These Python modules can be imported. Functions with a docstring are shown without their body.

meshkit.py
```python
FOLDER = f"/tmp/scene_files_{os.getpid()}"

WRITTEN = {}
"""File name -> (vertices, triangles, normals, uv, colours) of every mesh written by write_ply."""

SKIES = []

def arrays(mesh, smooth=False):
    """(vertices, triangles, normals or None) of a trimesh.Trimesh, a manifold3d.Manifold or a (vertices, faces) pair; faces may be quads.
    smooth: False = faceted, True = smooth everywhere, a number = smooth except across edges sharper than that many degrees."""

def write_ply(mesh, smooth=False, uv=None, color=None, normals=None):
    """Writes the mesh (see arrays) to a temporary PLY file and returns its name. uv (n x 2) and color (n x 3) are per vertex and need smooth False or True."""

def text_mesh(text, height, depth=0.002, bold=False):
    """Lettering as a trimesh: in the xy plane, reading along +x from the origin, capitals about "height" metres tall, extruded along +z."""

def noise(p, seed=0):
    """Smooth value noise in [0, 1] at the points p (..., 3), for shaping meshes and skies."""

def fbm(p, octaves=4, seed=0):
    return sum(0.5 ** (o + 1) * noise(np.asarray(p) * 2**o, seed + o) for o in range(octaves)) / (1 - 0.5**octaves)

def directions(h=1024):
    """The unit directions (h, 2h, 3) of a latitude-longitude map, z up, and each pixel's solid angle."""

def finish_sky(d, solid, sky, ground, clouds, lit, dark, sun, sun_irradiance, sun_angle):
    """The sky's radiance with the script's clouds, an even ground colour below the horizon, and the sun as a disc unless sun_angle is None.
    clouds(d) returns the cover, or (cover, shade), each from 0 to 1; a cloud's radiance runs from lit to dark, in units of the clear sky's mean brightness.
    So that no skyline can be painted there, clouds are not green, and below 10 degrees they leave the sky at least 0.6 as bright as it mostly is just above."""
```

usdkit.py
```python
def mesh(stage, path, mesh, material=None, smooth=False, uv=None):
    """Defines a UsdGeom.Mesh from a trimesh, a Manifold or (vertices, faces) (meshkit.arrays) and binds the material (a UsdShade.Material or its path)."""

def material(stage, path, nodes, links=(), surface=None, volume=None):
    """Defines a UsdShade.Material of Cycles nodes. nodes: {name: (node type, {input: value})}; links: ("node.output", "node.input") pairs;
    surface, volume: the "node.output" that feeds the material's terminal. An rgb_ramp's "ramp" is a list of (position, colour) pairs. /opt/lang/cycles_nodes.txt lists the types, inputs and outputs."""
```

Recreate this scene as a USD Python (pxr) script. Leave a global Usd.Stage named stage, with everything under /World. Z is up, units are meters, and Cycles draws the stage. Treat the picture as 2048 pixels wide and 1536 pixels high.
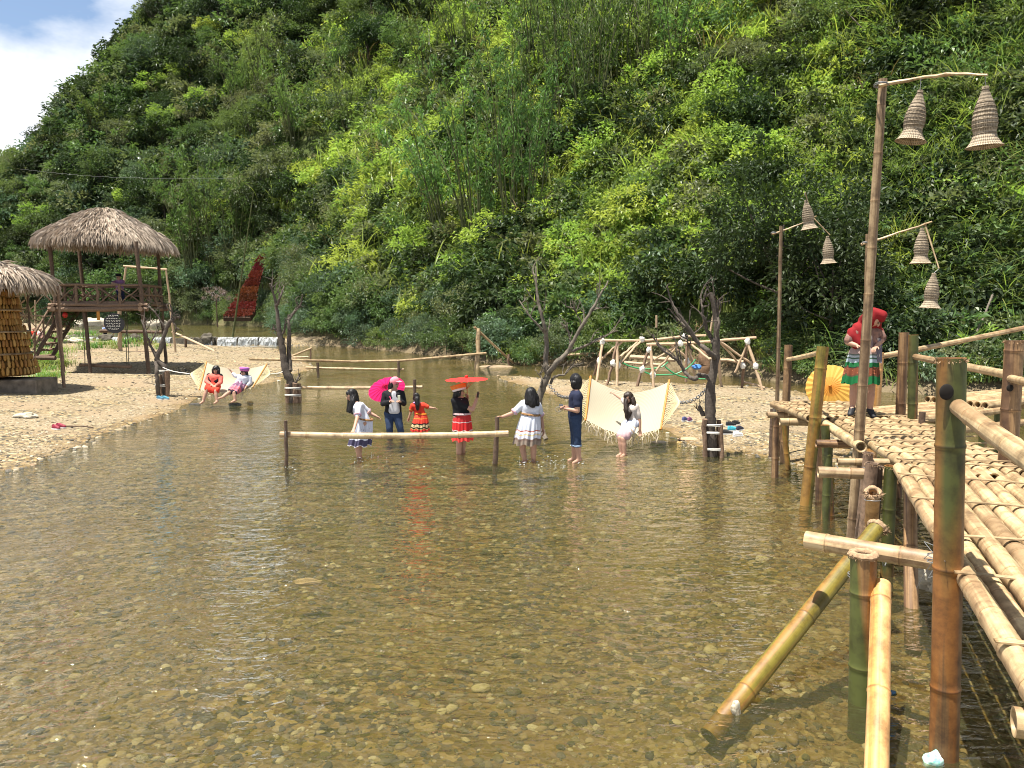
import math, random, numpy as np, trimesh, usdkit, meshkit
import manifold3d as m3
import shapely
from shapely.geometry import Polygon, LineString
from scipy.interpolate import RBFInterpolator, RegularGridInterpolator
from pxr import Usd, UsdGeom, UsdLux, UsdShade, Sdf, Gf, Vt

# ------------------------------------------------------------------ camera, sky, sun
stage = Usd.Stage.CreateInMemory()
UsdGeom.SetStageUpAxis(stage, 'Z')
UsdGeom.Xform.Define(stage, '/World')
CAM = np.array([0.0, 0.0, 2.6]); FPX = 1575.0; PITCH = math.radians(5.37)
cam = UsdGeom.Camera.Define(stage, '/World/camera')
cam.CreateHorizontalApertureAttr(36.0); cam.CreateVerticalApertureAttr(27.0)
cam.CreateFocalLengthAttr(36.0 * FPX / 2048.0)
cam.CreateClippingRangeAttr(Gf.Vec2f(0.05, 5000))
cam.AddTranslateOp().Set(Gf.Vec3d(*CAM)); cam.AddRotateXOp().Set(90 - math.degrees(PITCH))
cam.CreateExposureAttr(1.45)

SUN = np.array([-0.22, -0.12, 0.96]); SUN /= np.linalg.norm(SUN)
sun_el = math.asin(SUN[2]); sun_rot = math.atan2(SUN[0], SUN[1])
usdkit.material(stage, '/World/Looks/sky_air', {
    'tc': ('texture_coordinate', {}),
    'sky': ('sky_texture', {'sky_type': 'single_scattering', 'sun_disc': False, 'sun_elevation': sun_el, 'sun_rotation': sun_rot, 'air_density': 1.0, 'aerosol_density': 1.4}),
    'mp': ('mapping', {'location': (1.3, 2.53, 0.12), 'scale': (1.6, 1.6, 2.6)}),
    'n': ('noise_texture', {'scale': 1.25, 'detail': 9.0, 'roughness': 0.56, 'distortion': 0.15}),
    'r': ('rgb_ramp', {'ramp': [(0.0, (0, 0, 0)), (0.47, (0, 0, 0)), (0.56, (.8, .8, .8)), (0.66, (1, 1, 1)), (1.0, (1, 1, 1))]}),
    'n2': ('noise_texture', {'scale': 3.2, 'detail': 6.0, 'roughness': 0.6}),
    'cr': ('rgb_ramp', {'ramp': [(0.3, (4.6, 4.9, 5.4)), (0.62, (8.0, 8.1, 8.2))]}),
    'mix': ('mix', {}),
    'bg': ('background_shader', {'strength': 0.065}),
}, [('tc.generated', 'mp.vector'), ('mp.vector', 'n.vector'), ('mp.vector', 'n2.vector'), ('n.fac', 'r.fac'), ('n2.fac', 'cr.fac'),
    ('sky.color', 'mix.color1'), ('cr.color', 'mix.color2'), ('r.color', 'mix.fac'), ('mix.color', 'bg.color')], surface='bg.background')
dome = UsdLux.DomeLight.Define(stage, '/World/sky')
UsdShade.MaterialBindingAPI.Apply(dome.GetPrim()).Bind(UsdShade.Material.Get(stage, '/World/Looks/sky_air'))
sun = UsdLux.DistantLight.Define(stage, '/World/sun')
sun.CreateNormalizeAttr(True); sun.CreateIntensityAttr(1.25); sun.CreateAngleAttr(0.5); sun.CreateColorAttr(Gf.Vec3f(1.0, 0.955, 0.87))
_z = Gf.Vec3d(0, 0, 1); sun.AddOrientOp().Set(Gf.Quatf(Gf.Rotation(_z, Gf.Vec3d(*SUN)).GetQuat()))

# ------------------------------------------------------------------ measuring the place: photo directions to world points
_F = np.array([0, math.cos(PITCH), -math.sin(PITCH)]); _U = np.array([0, math.sin(PITCH), math.cos(PITCH)]); _R = np.array([1.0, 0, 0])
def ray(px, py): return _F + _R * ((px - 1024) / FPX) + _U * ((768 - py) / FPX)
def W(px, py, y):
    d = ray(px, py); return CAM + d * (y / d[1])
def G(px, py, z=0.0):
    d = ray(px, py); return CAM + d * ((z - CAM[2]) / d[2])
def pxm(y): return FPX / y            # pixels of the photograph per metre at distance y (roughly)

# ------------------------------------------------------------------ naming, things and parts
USED, LOC = set(), {}
def uniq(parent, name):
    p, k = f'{parent}/{name}', 0
    while p in USED:
        k += 1; p = f'{parent}/{name}_{k:03d}'
    USED.add(p); return p
def meta(prim, label=None, cat=None, group=None, kind=None):
    for k, v in (('label', label), ('category', cat), ('group', group), ('kind', kind)):
        if v: prim.SetCustomDataByKey(k, v)
def thing(name, label, cat, loc=(0, 0, 0), group=None, kind=None):
    p = uniq('/World', name); x = UsdGeom.Xform.Define(stage, p)
    x.AddTranslateOp().Set(Gf.Vec3d(*map(float, loc))); LOC[p] = np.array(loc, float)
    meta(x.GetPrim(), label, cat, group, kind); return p
def part(parent, name, mesh, mat, label=None, kind=None, smooth=False):
    """a mesh given in world coordinates, made a child of parent"""
    p = uniq(parent, name); v, f, uv = norm(mesh)
    off = LOC.get(parent, np.zeros(3)); LOC[p] = off
    m = usdkit.mesh(stage, p, (v - off, f), mat, smooth=smooth, uv=uv if uv is not None and smooth in (True, False) else None)
    meta(m.GetPrim(), label, None, None, kind); return p
def solo(name, mesh, mat, label, cat=None, group=None, kind=None, smooth=False):
    p = uniq('/World', name); v, f, uv = norm(mesh)
    m = usdkit.mesh(stage, p, (v, f), mat, smooth=smooth, uv=uv if smooth in (True, False) else None)
    meta(m.GetPrim(), label, cat, group, kind); LOC[p] = np.zeros(3); return p
def copy_of(src, name, label, cat, loc, rotz=0, scale=1.0, group=None, tilt=None):
    p = uniq('/World', name); x = UsdGeom.Xform.Define(stage, p)
    x.GetPrim().GetReferences().AddInternalReference(src)
    x.ClearXformOpOrder(); xf = UsdGeom.Xformable(x); LOC[p] = np.array(loc, float)
    xf.AddTransformOp(opSuffix='place').Set(xform(loc, rotz, scale, tilt))
    x.GetPrim().SetInstanceable(True); meta(x.GetPrim(), label, cat, group); return p
def xform(loc, rotz=0, scale=1.0, tilt=None):
    s = np.broadcast_to(scale, 3)
    m = Gf.Matrix4d().SetScale(Gf.Vec3d(*map(float, s)))
    if tilt is not None: m = m * Gf.Matrix4d().SetRotate(Gf.Rotation(Gf.Vec3d(1, 0, 0), math.degrees(tilt[0]))) * Gf.Matrix4d().SetRotate(Gf.Rotation(Gf.Vec3d(0, 1, 0), math.degrees(tilt[1])))
    m = m * Gf.Matrix4d().SetRotate(Gf.Rotation(Gf.Vec3d(0, 0, 1), math.degrees(rotz)))
    return m * Gf.Matrix4d().SetTranslate(Gf.Vec3d(*map(float, loc)))
def scatter(path_parent, name, protos, pos, rotz, scale, idx, label=None, cat=None, tilt=None, tops=True):
    """uncountable stuff: one PointInstancer; protos = [(mesh, material)]"""
    p = uniq(path_parent, name); pi = UsdGeom.PointInstancer.Define(stage, p); tg = []
    for i, (mesh, mat) in enumerate(protos):
        q = f'{p}/kinds/{name}_{i + 1:03d}'; v, f, uv = norm(mesh)
        usdkit.mesh(stage, q, (v, f), mat); tg.append(Sdf.Path(q))
    pi.CreatePrototypesRel().SetTargets(tg)
    n = len(pos); pi.CreateProtoIndicesAttr(Vt.IntArray.FromNumpy(np.asarray(idx, np.int32)))
    pi.CreatePositionsAttr(Vt.Vec3fArray.FromNumpy(np.asarray(pos, np.float32)))
    sc = np.asarray(scale, np.float32); sc = np.repeat(sc[:, None], 3, 1) if sc.ndim == 1 else sc
    pi.CreateScalesAttr(Vt.Vec3fArray.FromNumpy(sc))
    a = np.asarray(rotz, float) / 2; q = np.zeros((n, 4)); q[:, 0] = np.cos(a); q[:, 3] = np.sin(a)   # w,x,y,z
    if tilt is not None:                                     # extra tilt about x before the turn
        t = np.asarray(tilt) / 2; q = np.stack([np.cos(a) * np.cos(t), np.cos(a) * np.sin(t), np.sin(a) * np.sin(t), np.sin(a) * np.cos(t)], 1)
    pi.CreateOrientationsAttr(Vt.QuathArray([Gf.Quath(*map(float, r)) for r in q]))
    meta(pi.GetPrim(), label, cat, None, 'stuff'); return p

# ------------------------------------------------------------------ shapes: (vertices, triangles, uv or None)
def norm(m):
    if isinstance(m, tuple): return m if len(m) == 3 else (m[0], m[1], None)
    v, f, _ = meshkit.arrays(m, False); return v, f, None
def cat(ms):
    ms = [norm(m) for m in ms]; V, Fc, U, n = [], [], [], 0
    for v, f, u in ms:
        V.append(v); Fc.append(np.asarray(f) + n); U.append(u if u is not None else np.zeros((len(v), 2))); n += len(v)
    return np.vstack(V), np.vstack(Fc), np.vstack(U)
def frames(P):
    P = np.asarray(P, float); T = np.gradient(P, axis=0); T /= np.linalg.norm(T, axis=1, keepdims=True) + 1e-12
    a = np.cross(T[0], [0, 0, 1.0]) if abs(T[0][2]) < .9 else np.cross(T[0], [1.0, 0, 0])
    A = np.zeros_like(P)
    for i, t in enumerate(T):
        a = a - t * (a @ t); a = a / (np.linalg.norm(a) + 1e-12); A[i] = a
    return T, A, np.cross(T, A)
def grid_faces(n, s):
    i, j = np.meshgrid(np.arange(n - 1), np.arange(s), indexing='ij'); a = i * (s + 1) + j; b = a + 1; c = a + s + 1; d = c + 1
    return np.vstack([np.stack([a, b, d], -1).reshape(-1, 3), np.stack([a, d, c], -1).reshape(-1, 3)])
def tube(P, R, sides=8, V=None, caps=True):
    P = np.asarray(P, float); R = np.broadcast_to(R, (len(P),)).astype(float); T, A, B = frames(P)
    ang = np.linspace(0, 2 * np.pi, sides + 1)
    v = P[:, None] + R[:, None, None] * (np.cos(ang)[None, :, None] * A[:, None] + np.sin(ang)[None, :, None] * B[:, None])
    if V is None: V = np.concatenate([[0], np.cumsum(np.linalg.norm(np.diff(P, axis=0), axis=1))])
    uv = np.stack([np.broadcast_to(ang / (2 * np.pi), (len(P), sides + 1)), np.broadcast_to(np.asarray(V)[:, None], (len(P), sides + 1))], -1)
    f = grid_faces(len(P), sides); v = v.reshape(-1, 3); uv = uv.reshape(-1, 2)
    if caps:
        for e, flip in ((0, True), (len(P) - 1, False)):
            k = len(v); ring = v[e * (sides + 1):e * (sides + 1) + sides + 1]
            v = np.vstack([v, ring, P[e][None]]); uv = np.vstack([uv, np.full((sides + 2, 2), [.5, V[e]])])
            j = np.arange(sides); c = np.full(sides, k + sides + 1)
            t = np.stack([k + j, k + j + 1, c], 1); f = np.vstack([f, t[:, ::-1] if flip else t])
    return v, f, uv
def smoothline(P, n):
    P = np.asarray(P, float); t = np.concatenate([[0], np.cumsum(np.linalg.norm(np.diff(P, axis=0), axis=1))]); t /= t[-1]
    from scipy.interpolate import PchipInterpolator
    return PchipInterpolator(t, P)(np.linspace(0, 1, n))
def culm(p0, p1, r0, r1=None, node=0.32, sides=12, hollow=(True, True), sag=0.0, seed=0, solid=False):
    """one bamboo cane with ring nodes and open ends; v counts internodes"""
    p0, p1 = np.asarray(p0, float), np.asarray(p1, float); r1 = r0 * .94 if r1 is None else r1
    rg = np.random.default_rng(seed); L = np.linalg.norm(p1 - p0); n = max(1, int(round(L / node))); ph = rg.uniform(.15, .85)
    ts, rs, vs = [0.0], [1.0], [0.0 - ph + 1]
    for k in range(n + 1):
        c = (k + ph) * (L / n) / L
        if c >= .97: break
        if c <= .02: continue
        e = min(.016, .05 * node) / L
        for dt, rr in ((-3 * e, .985), (-e, 1.0), (-.35 * e, 1.055), (.35 * e, 1.055), (e, .985), (3 * e, .99)):
            ts.append(c + dt); rs.append(rr); vs.append(k + 1 + dt * n)
    ts.append(1.0); rs.append(1.0); vs.append(n - ph + 1)
    ts, rs, vs = map(np.array, (ts, rs, vs)); o = np.argsort(ts); ts, rs, vs = ts[o], rs[o], vs[o]
    bend = np.cross(p1 - p0, rg.normal(size=3)); bend /= np.linalg.norm(bend) + 1e-9
    P = p0 + ts[:, None] * (p1 - p0) + np.sin(np.pi * ts)[:, None] * (np.array([0, 0, -sag]) + bend * L * .004 * rg.uniform(0, 1))
    R = rs * (r0 + (r1 - r0) * ts)
    v, f, uv = tube(P, R, sides, vs + rg.integers(0, 50), caps=False)
    out = [(v, f, uv)]; T, A, B = frames(P); ang = np.linspace(0, 2 * np.pi, sides + 1); d = .25 * node
    for e, h in ((0, hollow[0]), (len(P) - 1, hollow[1])):
        sgn = 1 if e == 0 else -1; ring = lambda r, off: P[e] + T[e] * off + r * (np.cos(ang)[:, None] * A[e] + np.sin(ang)[:, None] * B[e])
        prof = [(R[e], 0), (R[e] * .70, 0), (R[e] * .66, sgn * d), (1e-4, sgn * d)] if h else [(R[e], 0), (1e-4, 0)]
        vv = np.vstack([ring(a, b) for a, b in prof]); ff = grid_faces(len(prof), sides)
        out.append((vv, ff[:, ::-1] if e else ff, np.full((len(vv), 2), [.5, vs[e] + .5])))
    return cat(out)
def stick(P, r0, r1=None, sides=7, n=None, wob=0.0, seed=0):
    """a natural pole or branch"""
    r1 = r0 * .85 if r1 is None else r1; P = np.asarray(P, float); n = n or max(5, 4 * len(P)); Q = smoothline(P, n)
    rg = np.random.default_rng(seed); t = np.linspace(0, 1, n)
    if wob:
        w = rg.normal(size=(n, 3)) * wob; w[0] = w[-1] = 0; Q = Q + w
    return tube(Q, (r0 + (r1 - r0) * t) * (1 + .10 * rg.normal(size=n).clip(-1.2, 1.2)), sides)
def box(a, b, bev=0.0):
    a, b = np.minimum(a, b), np.maximum(a, b)
    if bev: return m3.Manifold.batch_hull([m3.Manifold.cube(list(b - a - 2 * bev * np.eye(3)[k] * 0 - np.where(np.arange(3) == k, 0, 2 * bev))).translate(list(a + np.where(np.arange(3) == k, 0, bev))) for k in range(3)])
    return m3.Manifold.cube(list(b - a)).translate(list(a))
def quadstrip(A, Bp):
    A, Bp = np.asarray(A, float), np.asarray(Bp, float); n = len(A); v = np.empty((2 * n, 3)); v[0::2] = A; v[1::2] = Bp
    i = np.arange(n - 1) * 2; uv = np.zeros((2 * n, 2)); uv[0::2, 0] = 0; uv[1::2, 0] = 1; uv[:, 1] = np.repeat(np.linspace(0, 1, n), 2)
    return v, np.vstack([np.stack([i, i + 1, i + 3], 1), np.stack([i, i + 3, i + 2], 1)]), uv
def ball(c, r, sub=2, squash=(1, 1, 1), seed=None, amp=.12):
    m = trimesh.creation.icosphere(sub, 1.0); v = np.array(m.vertices)
    if seed is not None: v = v * (1 + amp * (meshkit.fbm(v * 1.7 + seed * 7.3, 3, seed) - .5) * 2)[:, None]
    return v * np.asarray(squash) * r + np.asarray(c), np.array(m.faces), None
def ring(c, r, w, axis=(0, 0, 1), sides=14, minor=4):
    ax = np.asarray(axis, float); ax /= np.linalg.norm(ax); a = np.cross(ax, [0.3, .9, .2]); a /= np.linalg.norm(a); b = np.cross(ax, a)
    t = np.linspace(0, 2 * np.pi, sides + 1); return tube(np.asarray(c) + r * (np.cos(t)[:, None] * a + np.sin(t)[:, None] * b), w, minor, caps=False)

# ------------------------------------------------------------------ materials
def M(name): return '/World/Looks/' + name
def plain(name, col, rough=.8, var=.25, scale=30, bump=0.0, col2=None, spec=.3, sheen=0.0):
    c = np.array(col); c2 = np.array(col2) if col2 is not None else c * (1 - var)
    nodes = {'tc': ('texture_coordinate', {}), 'n': ('noise_texture', {'scale': scale, 'detail': 4.0, 'roughness': .6}), 'r': ('rgb_ramp', {'ramp': [(.3, tuple(c2)), (.7, tuple(c))]}),
             'p': ('principled_bsdf', {'roughness': rough, 'specular_ior_level': spec, 'sheen_weight': sheen})}
    links = [('tc.object', 'n.vector'), ('n.fac', 'r.fac'), ('r.color', 'p.base_color')]
    if bump:
        nodes['b'] = ('bump', {'strength': .7, 'distance': bump}); links += [('n.fac', 'b.height'), ('b.normal', 'p.normal')]
    usdkit.material(stage, M(name), nodes, links, surface='p.BSDF'); return M(name)
def bamboo(name, light, dark, streak=None, amount=.5, rough=.52, green=None):
    """cane skin: long grain along v, dark ring at each node, blotches"""
    nodes = {'uv': ('uvmap', {'attribute': 'st'}), 'oi': ('object_info', {}),
        'mp': ('mapping', {'scale': (26, .45, 1)}), 'n': ('noise_texture', {'scale': 1.0, 'detail': 7.0, 'roughness': .72}),
        'r': ('rgb_ramp', {'ramp': [(.28, tuple(.45 * x for x in dark)), (.38, dark), (.60, light)]}),
        'mp2': ('mapping', {'scale': (4.5, .22, 1)}), 'n2': ('noise_texture', {'scale': 1.0, 'detail': 3.0, 'roughness': .55}),
        'r2': ('rgb_ramp', {'ramp': [(.5 - .25 * (amount - .3), (0, 0, 0)), (.56 - .25 * (amount - .3), (1, 1, 1))]}),
        'mix': ('mix', {'color2': streak or dark}),
        'sx': ('separate_xyz', {}), 'fr': ('math', {'math_type': 'fraction'}), 'pp': ('math', {'math_type': 'pingpong', 'value2': .5}),
        'rn': ('rgb_ramp', {'ramp': [(0.0, (.58, .52, .44)), (.006, (.72, .66, .58)), (.016, (1.12, 1.08, 1.02)), (.05, (1, 1, 1)), (1, (1, 1, 1))]}), 'mn': ('mix', {'mix_type': 'multiply', 'fac': 1.0}),
        'tc': ('texture_coordinate', {}), 'n3': ('noise_texture', {'scale': 5.0, 'detail': 8.0, 'roughness': .72}), 'r3': ('rgb_ramp', {'ramp': [(.32, (.30, .26, .23)), (.45, (.70, .65, .59)), (.57, (1.04, 1.03, 1.0))]}), 'md': ('mix', {'mix_type': 'multiply', 'fac': .9}),
        'mr': ('map_range', {'to_min': .82, 'to_max': 1.12}), 'hs': ('hsv', {}),
        'b': ('bump', {'strength': .25, 'distance': .003}), 'p': ('principled_bsdf', {'roughness': rough, 'specular_ior_level': .4})}
    links = [('uv.UV', 'mp.vector'), ('mp.vector', 'n.vector'), ('n.fac', 'r.fac'), ('uv.UV', 'mp2.vector'), ('mp2.vector', 'n2.vector'), ('n2.fac', 'r2.fac'), ('r.color', 'mix.color1'), ('r2.color', 'mix.fac'),
             ('uv.UV', 'sx.vector'), ('sx.y', 'fr.value1'), ('fr.value', 'pp.value1'), ('pp.value', 'rn.fac'), ('mix.color', 'mn.color1'), ('rn.color', 'mn.color2'),
             ('tc.object', 'n3.vector'), ('n3.fac', 'r3.fac'), ('mn.color', 'md.color1'), ('r3.color', 'md.color2'), ('oi.random', 'mr.value'), ('mr.result', 'hs.value'), ('md.color', 'hs.color'), ('hs.color', 'p.base_color'), ('n.fac', 'b.height'), ('b.normal', 'p.normal')]
    if green:
        nodes['mpg'] = ('mapping', {'scale': (1.1, .16, 1), 'location': (3.3, .7, 0)}); nodes['ng'] = ('noise_texture', {'scale': 1.0, 'detail': 2.0}); nodes['rg'] = ('rgb_ramp', {'ramp': [(.47, (0, 0, 0)), (.53, (1, 1, 1))]}); nodes['mg'] = ('mix', {'color2': green})
        links = [l for l in links if l != ('mix.color', 'mn.color1')] + [('uv.UV', 'mpg.vector'), ('mpg.vector', 'ng.vector'), ('ng.fac', 'rg.fac'), ('rg.color', 'mg.fac'), ('mix.color', 'mg.color1'), ('mg.color', 'mn.color1')]
    usdkit.material(stage, M(name), nodes, links, surface='p.BSDF'); return M(name)
def leafmat(name, cols, trans=.35, rough=.45, spec=.35):
    """leaf: colour differs from leaf to leaf and plant to plant; light passes through"""
    k = len(cols); nodes = {'g': ('geometry', {}), 'oi': ('object_info', {}), 'r': ('rgb_ramp', {'ramp': [(i / (k - 1), c) for i, c in enumerate(cols)]}),
        'mr': ('map_range', {'to_min': .72, 'to_max': 1.28}), 'hu': ('map_range', {'to_min': .475, 'to_max': .525}), 'w': ('white_noise_texture', {'dimensions': '1D'}), 'hs': ('hsv', {}),
        'p': ('principled_bsdf', {'roughness': rough, 'specular_ior_level': spec}), 't': ('translucent_bsdf', {}), 'tm': ('mix', {'mix_type': 'multiply', 'fac': 1.0, 'color2': (1.45, 1.5, .85)}), 'mx': ('mix_closure', {'fac': trans})}
    usdkit.material(stage, M(name), nodes, [('g.random_per_island', 'r.fac'), ('oi.random', 'mr.value'), ('oi.random', 'w.w'), ('w.value', 'hu.value'), ('mr.result', 'hs.value'), ('hu.result', 'hs.hue'), ('r.color', 'hs.color'),
        ('hs.color', 'p.base_color'), ('hs.color', 'tm.color1'), ('tm.color', 't.color'), ('p.BSDF', 'mx.closure1'), ('t.BSDF', 'mx.closure2')], surface='mx.closure'); return M(name)

BAM_PALE = bamboo('bamboo_pale', (0.426, 0.323, 0.186), (0.316, 0.226, 0.123), (0.275, 0.186, 0.103), .34)
BAM_RAIL = bamboo('bamboo_rail', (0.421, 0.323, 0.190), (0.316, 0.231, 0.133), (0.253, 0.168, 0.091), .3)
BAM_POST = bamboo('bamboo_post', (0.216, 0.122, 0.047), (0.137, 0.072, 0.029), (0.259, 0.108, 0.025), .5, green=(.06, .07, .014))
BAM_BROWN = bamboo('bamboo_brown', (0.272, 0.168, 0.080), (0.160, 0.092, 0.044), (0.104, 0.056, 0.028), .4)
BAM_ORANGE = bamboo('bamboo_orange', (0.425, 0.221, 0.060), (0.306, 0.145, 0.043), (0.476, 0.281, 0.119), .55)
BAM_GREEN = bamboo('bamboo_green', (0.175, 0.133, 0.017), (0.112, 0.098, 0.014), (0.210, 0.112, 0.021), .36)
BAM_TAN = bamboo('bamboo_tan', (0.306, 0.221, 0.128), (0.212, 0.145, 0.076), (0.145, 0.093, 0.051), .4, rough=.55)
FIBRE = plain('cut_fibre', (.36, .24, .14), .95, .5, 60, .004)
WOOD = plain('weathered_wood', (.20, .13, .085), .9, .5, 22, .006)
DARKWOOD = plain('dark_wood', (.115, .075, .05), .9, .5, 18, .006)
PALEWOOD = plain('pale_pole_wood', (.42, .30, .19), .8, .35, 22, .003)
BARK = plain('grey_bark', (.105, .085, .068), .95, .55, 26, .010)
BARKGREY = plain('lichen_bark', (.155, .13, .10), .95, .6, 16, .008)
WIRE = plain('tie_wire', (.16, .16, .16), .4, .2, 20)
CORD = plain('white_rope', (.62, .6, .54), .9, .2, 40)
# ------------------------------------------------------------------ the river valley: ground heights
def gp(*pts, z=0.0): return [tuple(G(x, y, z)[:2]) for x, y in pts]
LEFT = Polygon(gp((-60, 955), (60, 930), (130, 903), (200, 880), (280, 848), (340, 822), (395, 797), (440, 786), (500, 778), (560, 760), (615, 740), (624, 733), (600, 718), (566, 703), (548, 692)) + [(-18, 57.2), (-34, 57.2), (-36, 62), (-40, 75), (-60, 95), (-110, 100), (-110, 11)])
BAR = Polygon(gp((1000, 752), (1012, 760), (1060, 778), (1130, 795), (1240, 835), (1335, 862), (1400, 893), (1470, 902), (1545, 912), (1610, 930), (1690, 915), (1720, 880), (1700, 830), (1660, 800), (1600, 783), (1500, 772), (1350, 766), (1200, 760), (1100, 757), (1040, 752)))
BANK = gp((2600, 800), (2048, 790), (1850, 788), (1700, 778), (1600, 766), (1480, 752), (1380, 744), (1250, 736), (1130, 732), (1000, 728), (900, 714), (800, 703), (700, 694), (600, 688)) + [(-18.0, 64), (-20, 72), (-27, 92), (-40, 106), (-70, 118), (-120, 128), (-220, 140)]
HILLREG = Polygon(BANK + [(-220, 420), (260, 420), (260, 0), (40, 8)])
def sdist(poly, x, y):
    pts = shapely.points(x, y); d = shapely.distance(poly.exterior, pts); shapely.prepare(poly)
    return np.where(shapely.contains(poly, pts), d, -d)
def fb(x, y, s, o=3, seed=0): return meshkit.fbm(np.stack([x * s, y * s, np.zeros_like(x) + .37 * seed], -1), o, seed) - .5
UPZ = 0.62
def ground_z(x, y):
    x, y = np.asarray(x, float), np.asarray(y, float)
    dl, db, dh = sdist(LEFT, x, y), sdist(BAR, x, y), sdist(HILLREG, x, y)
    up = lambda d, top, k: np.where(d > 0, top * (1 - np.exp(-d * k / top)), np.maximum(d * .11, -.34 - .05 * np.tanh(-d / 9)))
    z = np.maximum(np.maximum(up(dl, .36, .09), up(db, .20, .085)), np.where(dh > 0, dh * .3, np.maximum(dh * .2, -.4)))
    rel = np.clip((y - 56.8) / .8, 0, 1); pool = np.clip(-dl / .5, 0, 1)            # behind the weir everything is a step higher
    z = z + rel * UPZ
    z = z + np.where(dl > 3, .012 * np.clip(y - 26, 0, 40) * np.clip((-19.5 - x) / 8, 0, 1), 0)
    for cx, cy, ax, ay, dp in PUDDLES:
        z = z - dp * np.exp(-(((x - cx) / ax) ** 2 + ((y - cy) / ay) ** 2) ** 2)
    return z + .09 * fb(x, y, .35, 4, 3) * np.clip(1.2 - np.abs(z) * .3, .3, 1) + .035 * fb(x, y, 1.6, 3, 5)
_h = G(255, 752)
PUDDLES = [(_h[0] + .2, _h[1], 3.6, 1.5, .62), (_h[0] + 3.4, _h[1] + .3, 2.4, .8, .5), (-13.8, 36.5, 2.2, 1.0, .32), (-23.5, 54.6, 9, 1.6, .55), (1.45, 5.25, .55, .55, -.17), (2.4, 5.2, .9, 1.6, -.13)]

# the forested hillside: heights through surveyed points (photo direction, distance)
HP = [(2048,770,27),(2048,400,31),(2048,0,39),(2048,-300,47),(1700,770,28),(1700,500,32),(1700,250,39),(1700,0,49),(1700,-300,62),
      (1450,745,31),(1450,640,33),(1450,400,39),(1450,200,47),(1450,0,58),(1450,-250,76),(1200,730,36),(1200,500,43),(1200,300,53),(1200,100,65),(1200,-60,76),(1200,-220,90),
      (1000,722,40),(1000,550,45),(1000,400,52),(1000,250,64),(1000,100,82),(1000,0,96),(1000,-140,112),(800,706,50),(800,600,54),(800,450,63),(800,300,78),(800,150,104),(800,20,124),(800,-110,140),
      (600,682,66),(600,550,73),(600,400,88),(600,250,112),(600,110,132),(600,-20,146),(450,640,94),(450,550,100),(450,400,113),(450,230,132),(450,20,150),
      (300,640,108),(300,500,118),(300,320,134),(305,90,152),(150,640,112),(150,500,124),(150,340,138),(150,225,152),(0,640,118),(0,500,128),(0,385,152),(-200,640,125),(-200,480,150),(-500,620,140),(-500,520,190),
      (2500,770,25),(2500,300,29),(2500,-200,36),(3000,700,24),(3000,0,32)]
hc = np.array([W(*h) for h in HP])
HP += [(1000,-300,126),(1000,-520,142),(800,-300,160),(800,-480,182),(600,-180,166),(600,-330,192),(450,-90,172),(1200,-380,102),(1200,-560,116),(1450,-420,86),(1450,-600,98),(1700,-560,78),(2048,-560,60),(2500,-560,48)]
hc = np.array([W(*h) for h in HP])
extra = [(-50,215,20),(-120,215,8),(-10,260,90),(60,230,110),(120,200,110),(200,150,100),(-200,200,8),(120,90,90),(100,50,80),(-10,330,20),(120,330,80),(-150,330,0),(200,330,50),(200,40,60)]
hc = np.vstack([hc, np.array(extra, float)])
_rbf = RBFInterpolator(hc[:, :2] / 50, hc[:, 2], kernel='linear', smoothing=.015)
HX, HY = np.arange(-190, 190.1, 1.0), np.concatenate([np.arange(14, 90, .8), np.arange(90, 330, 1.6)])
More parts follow.
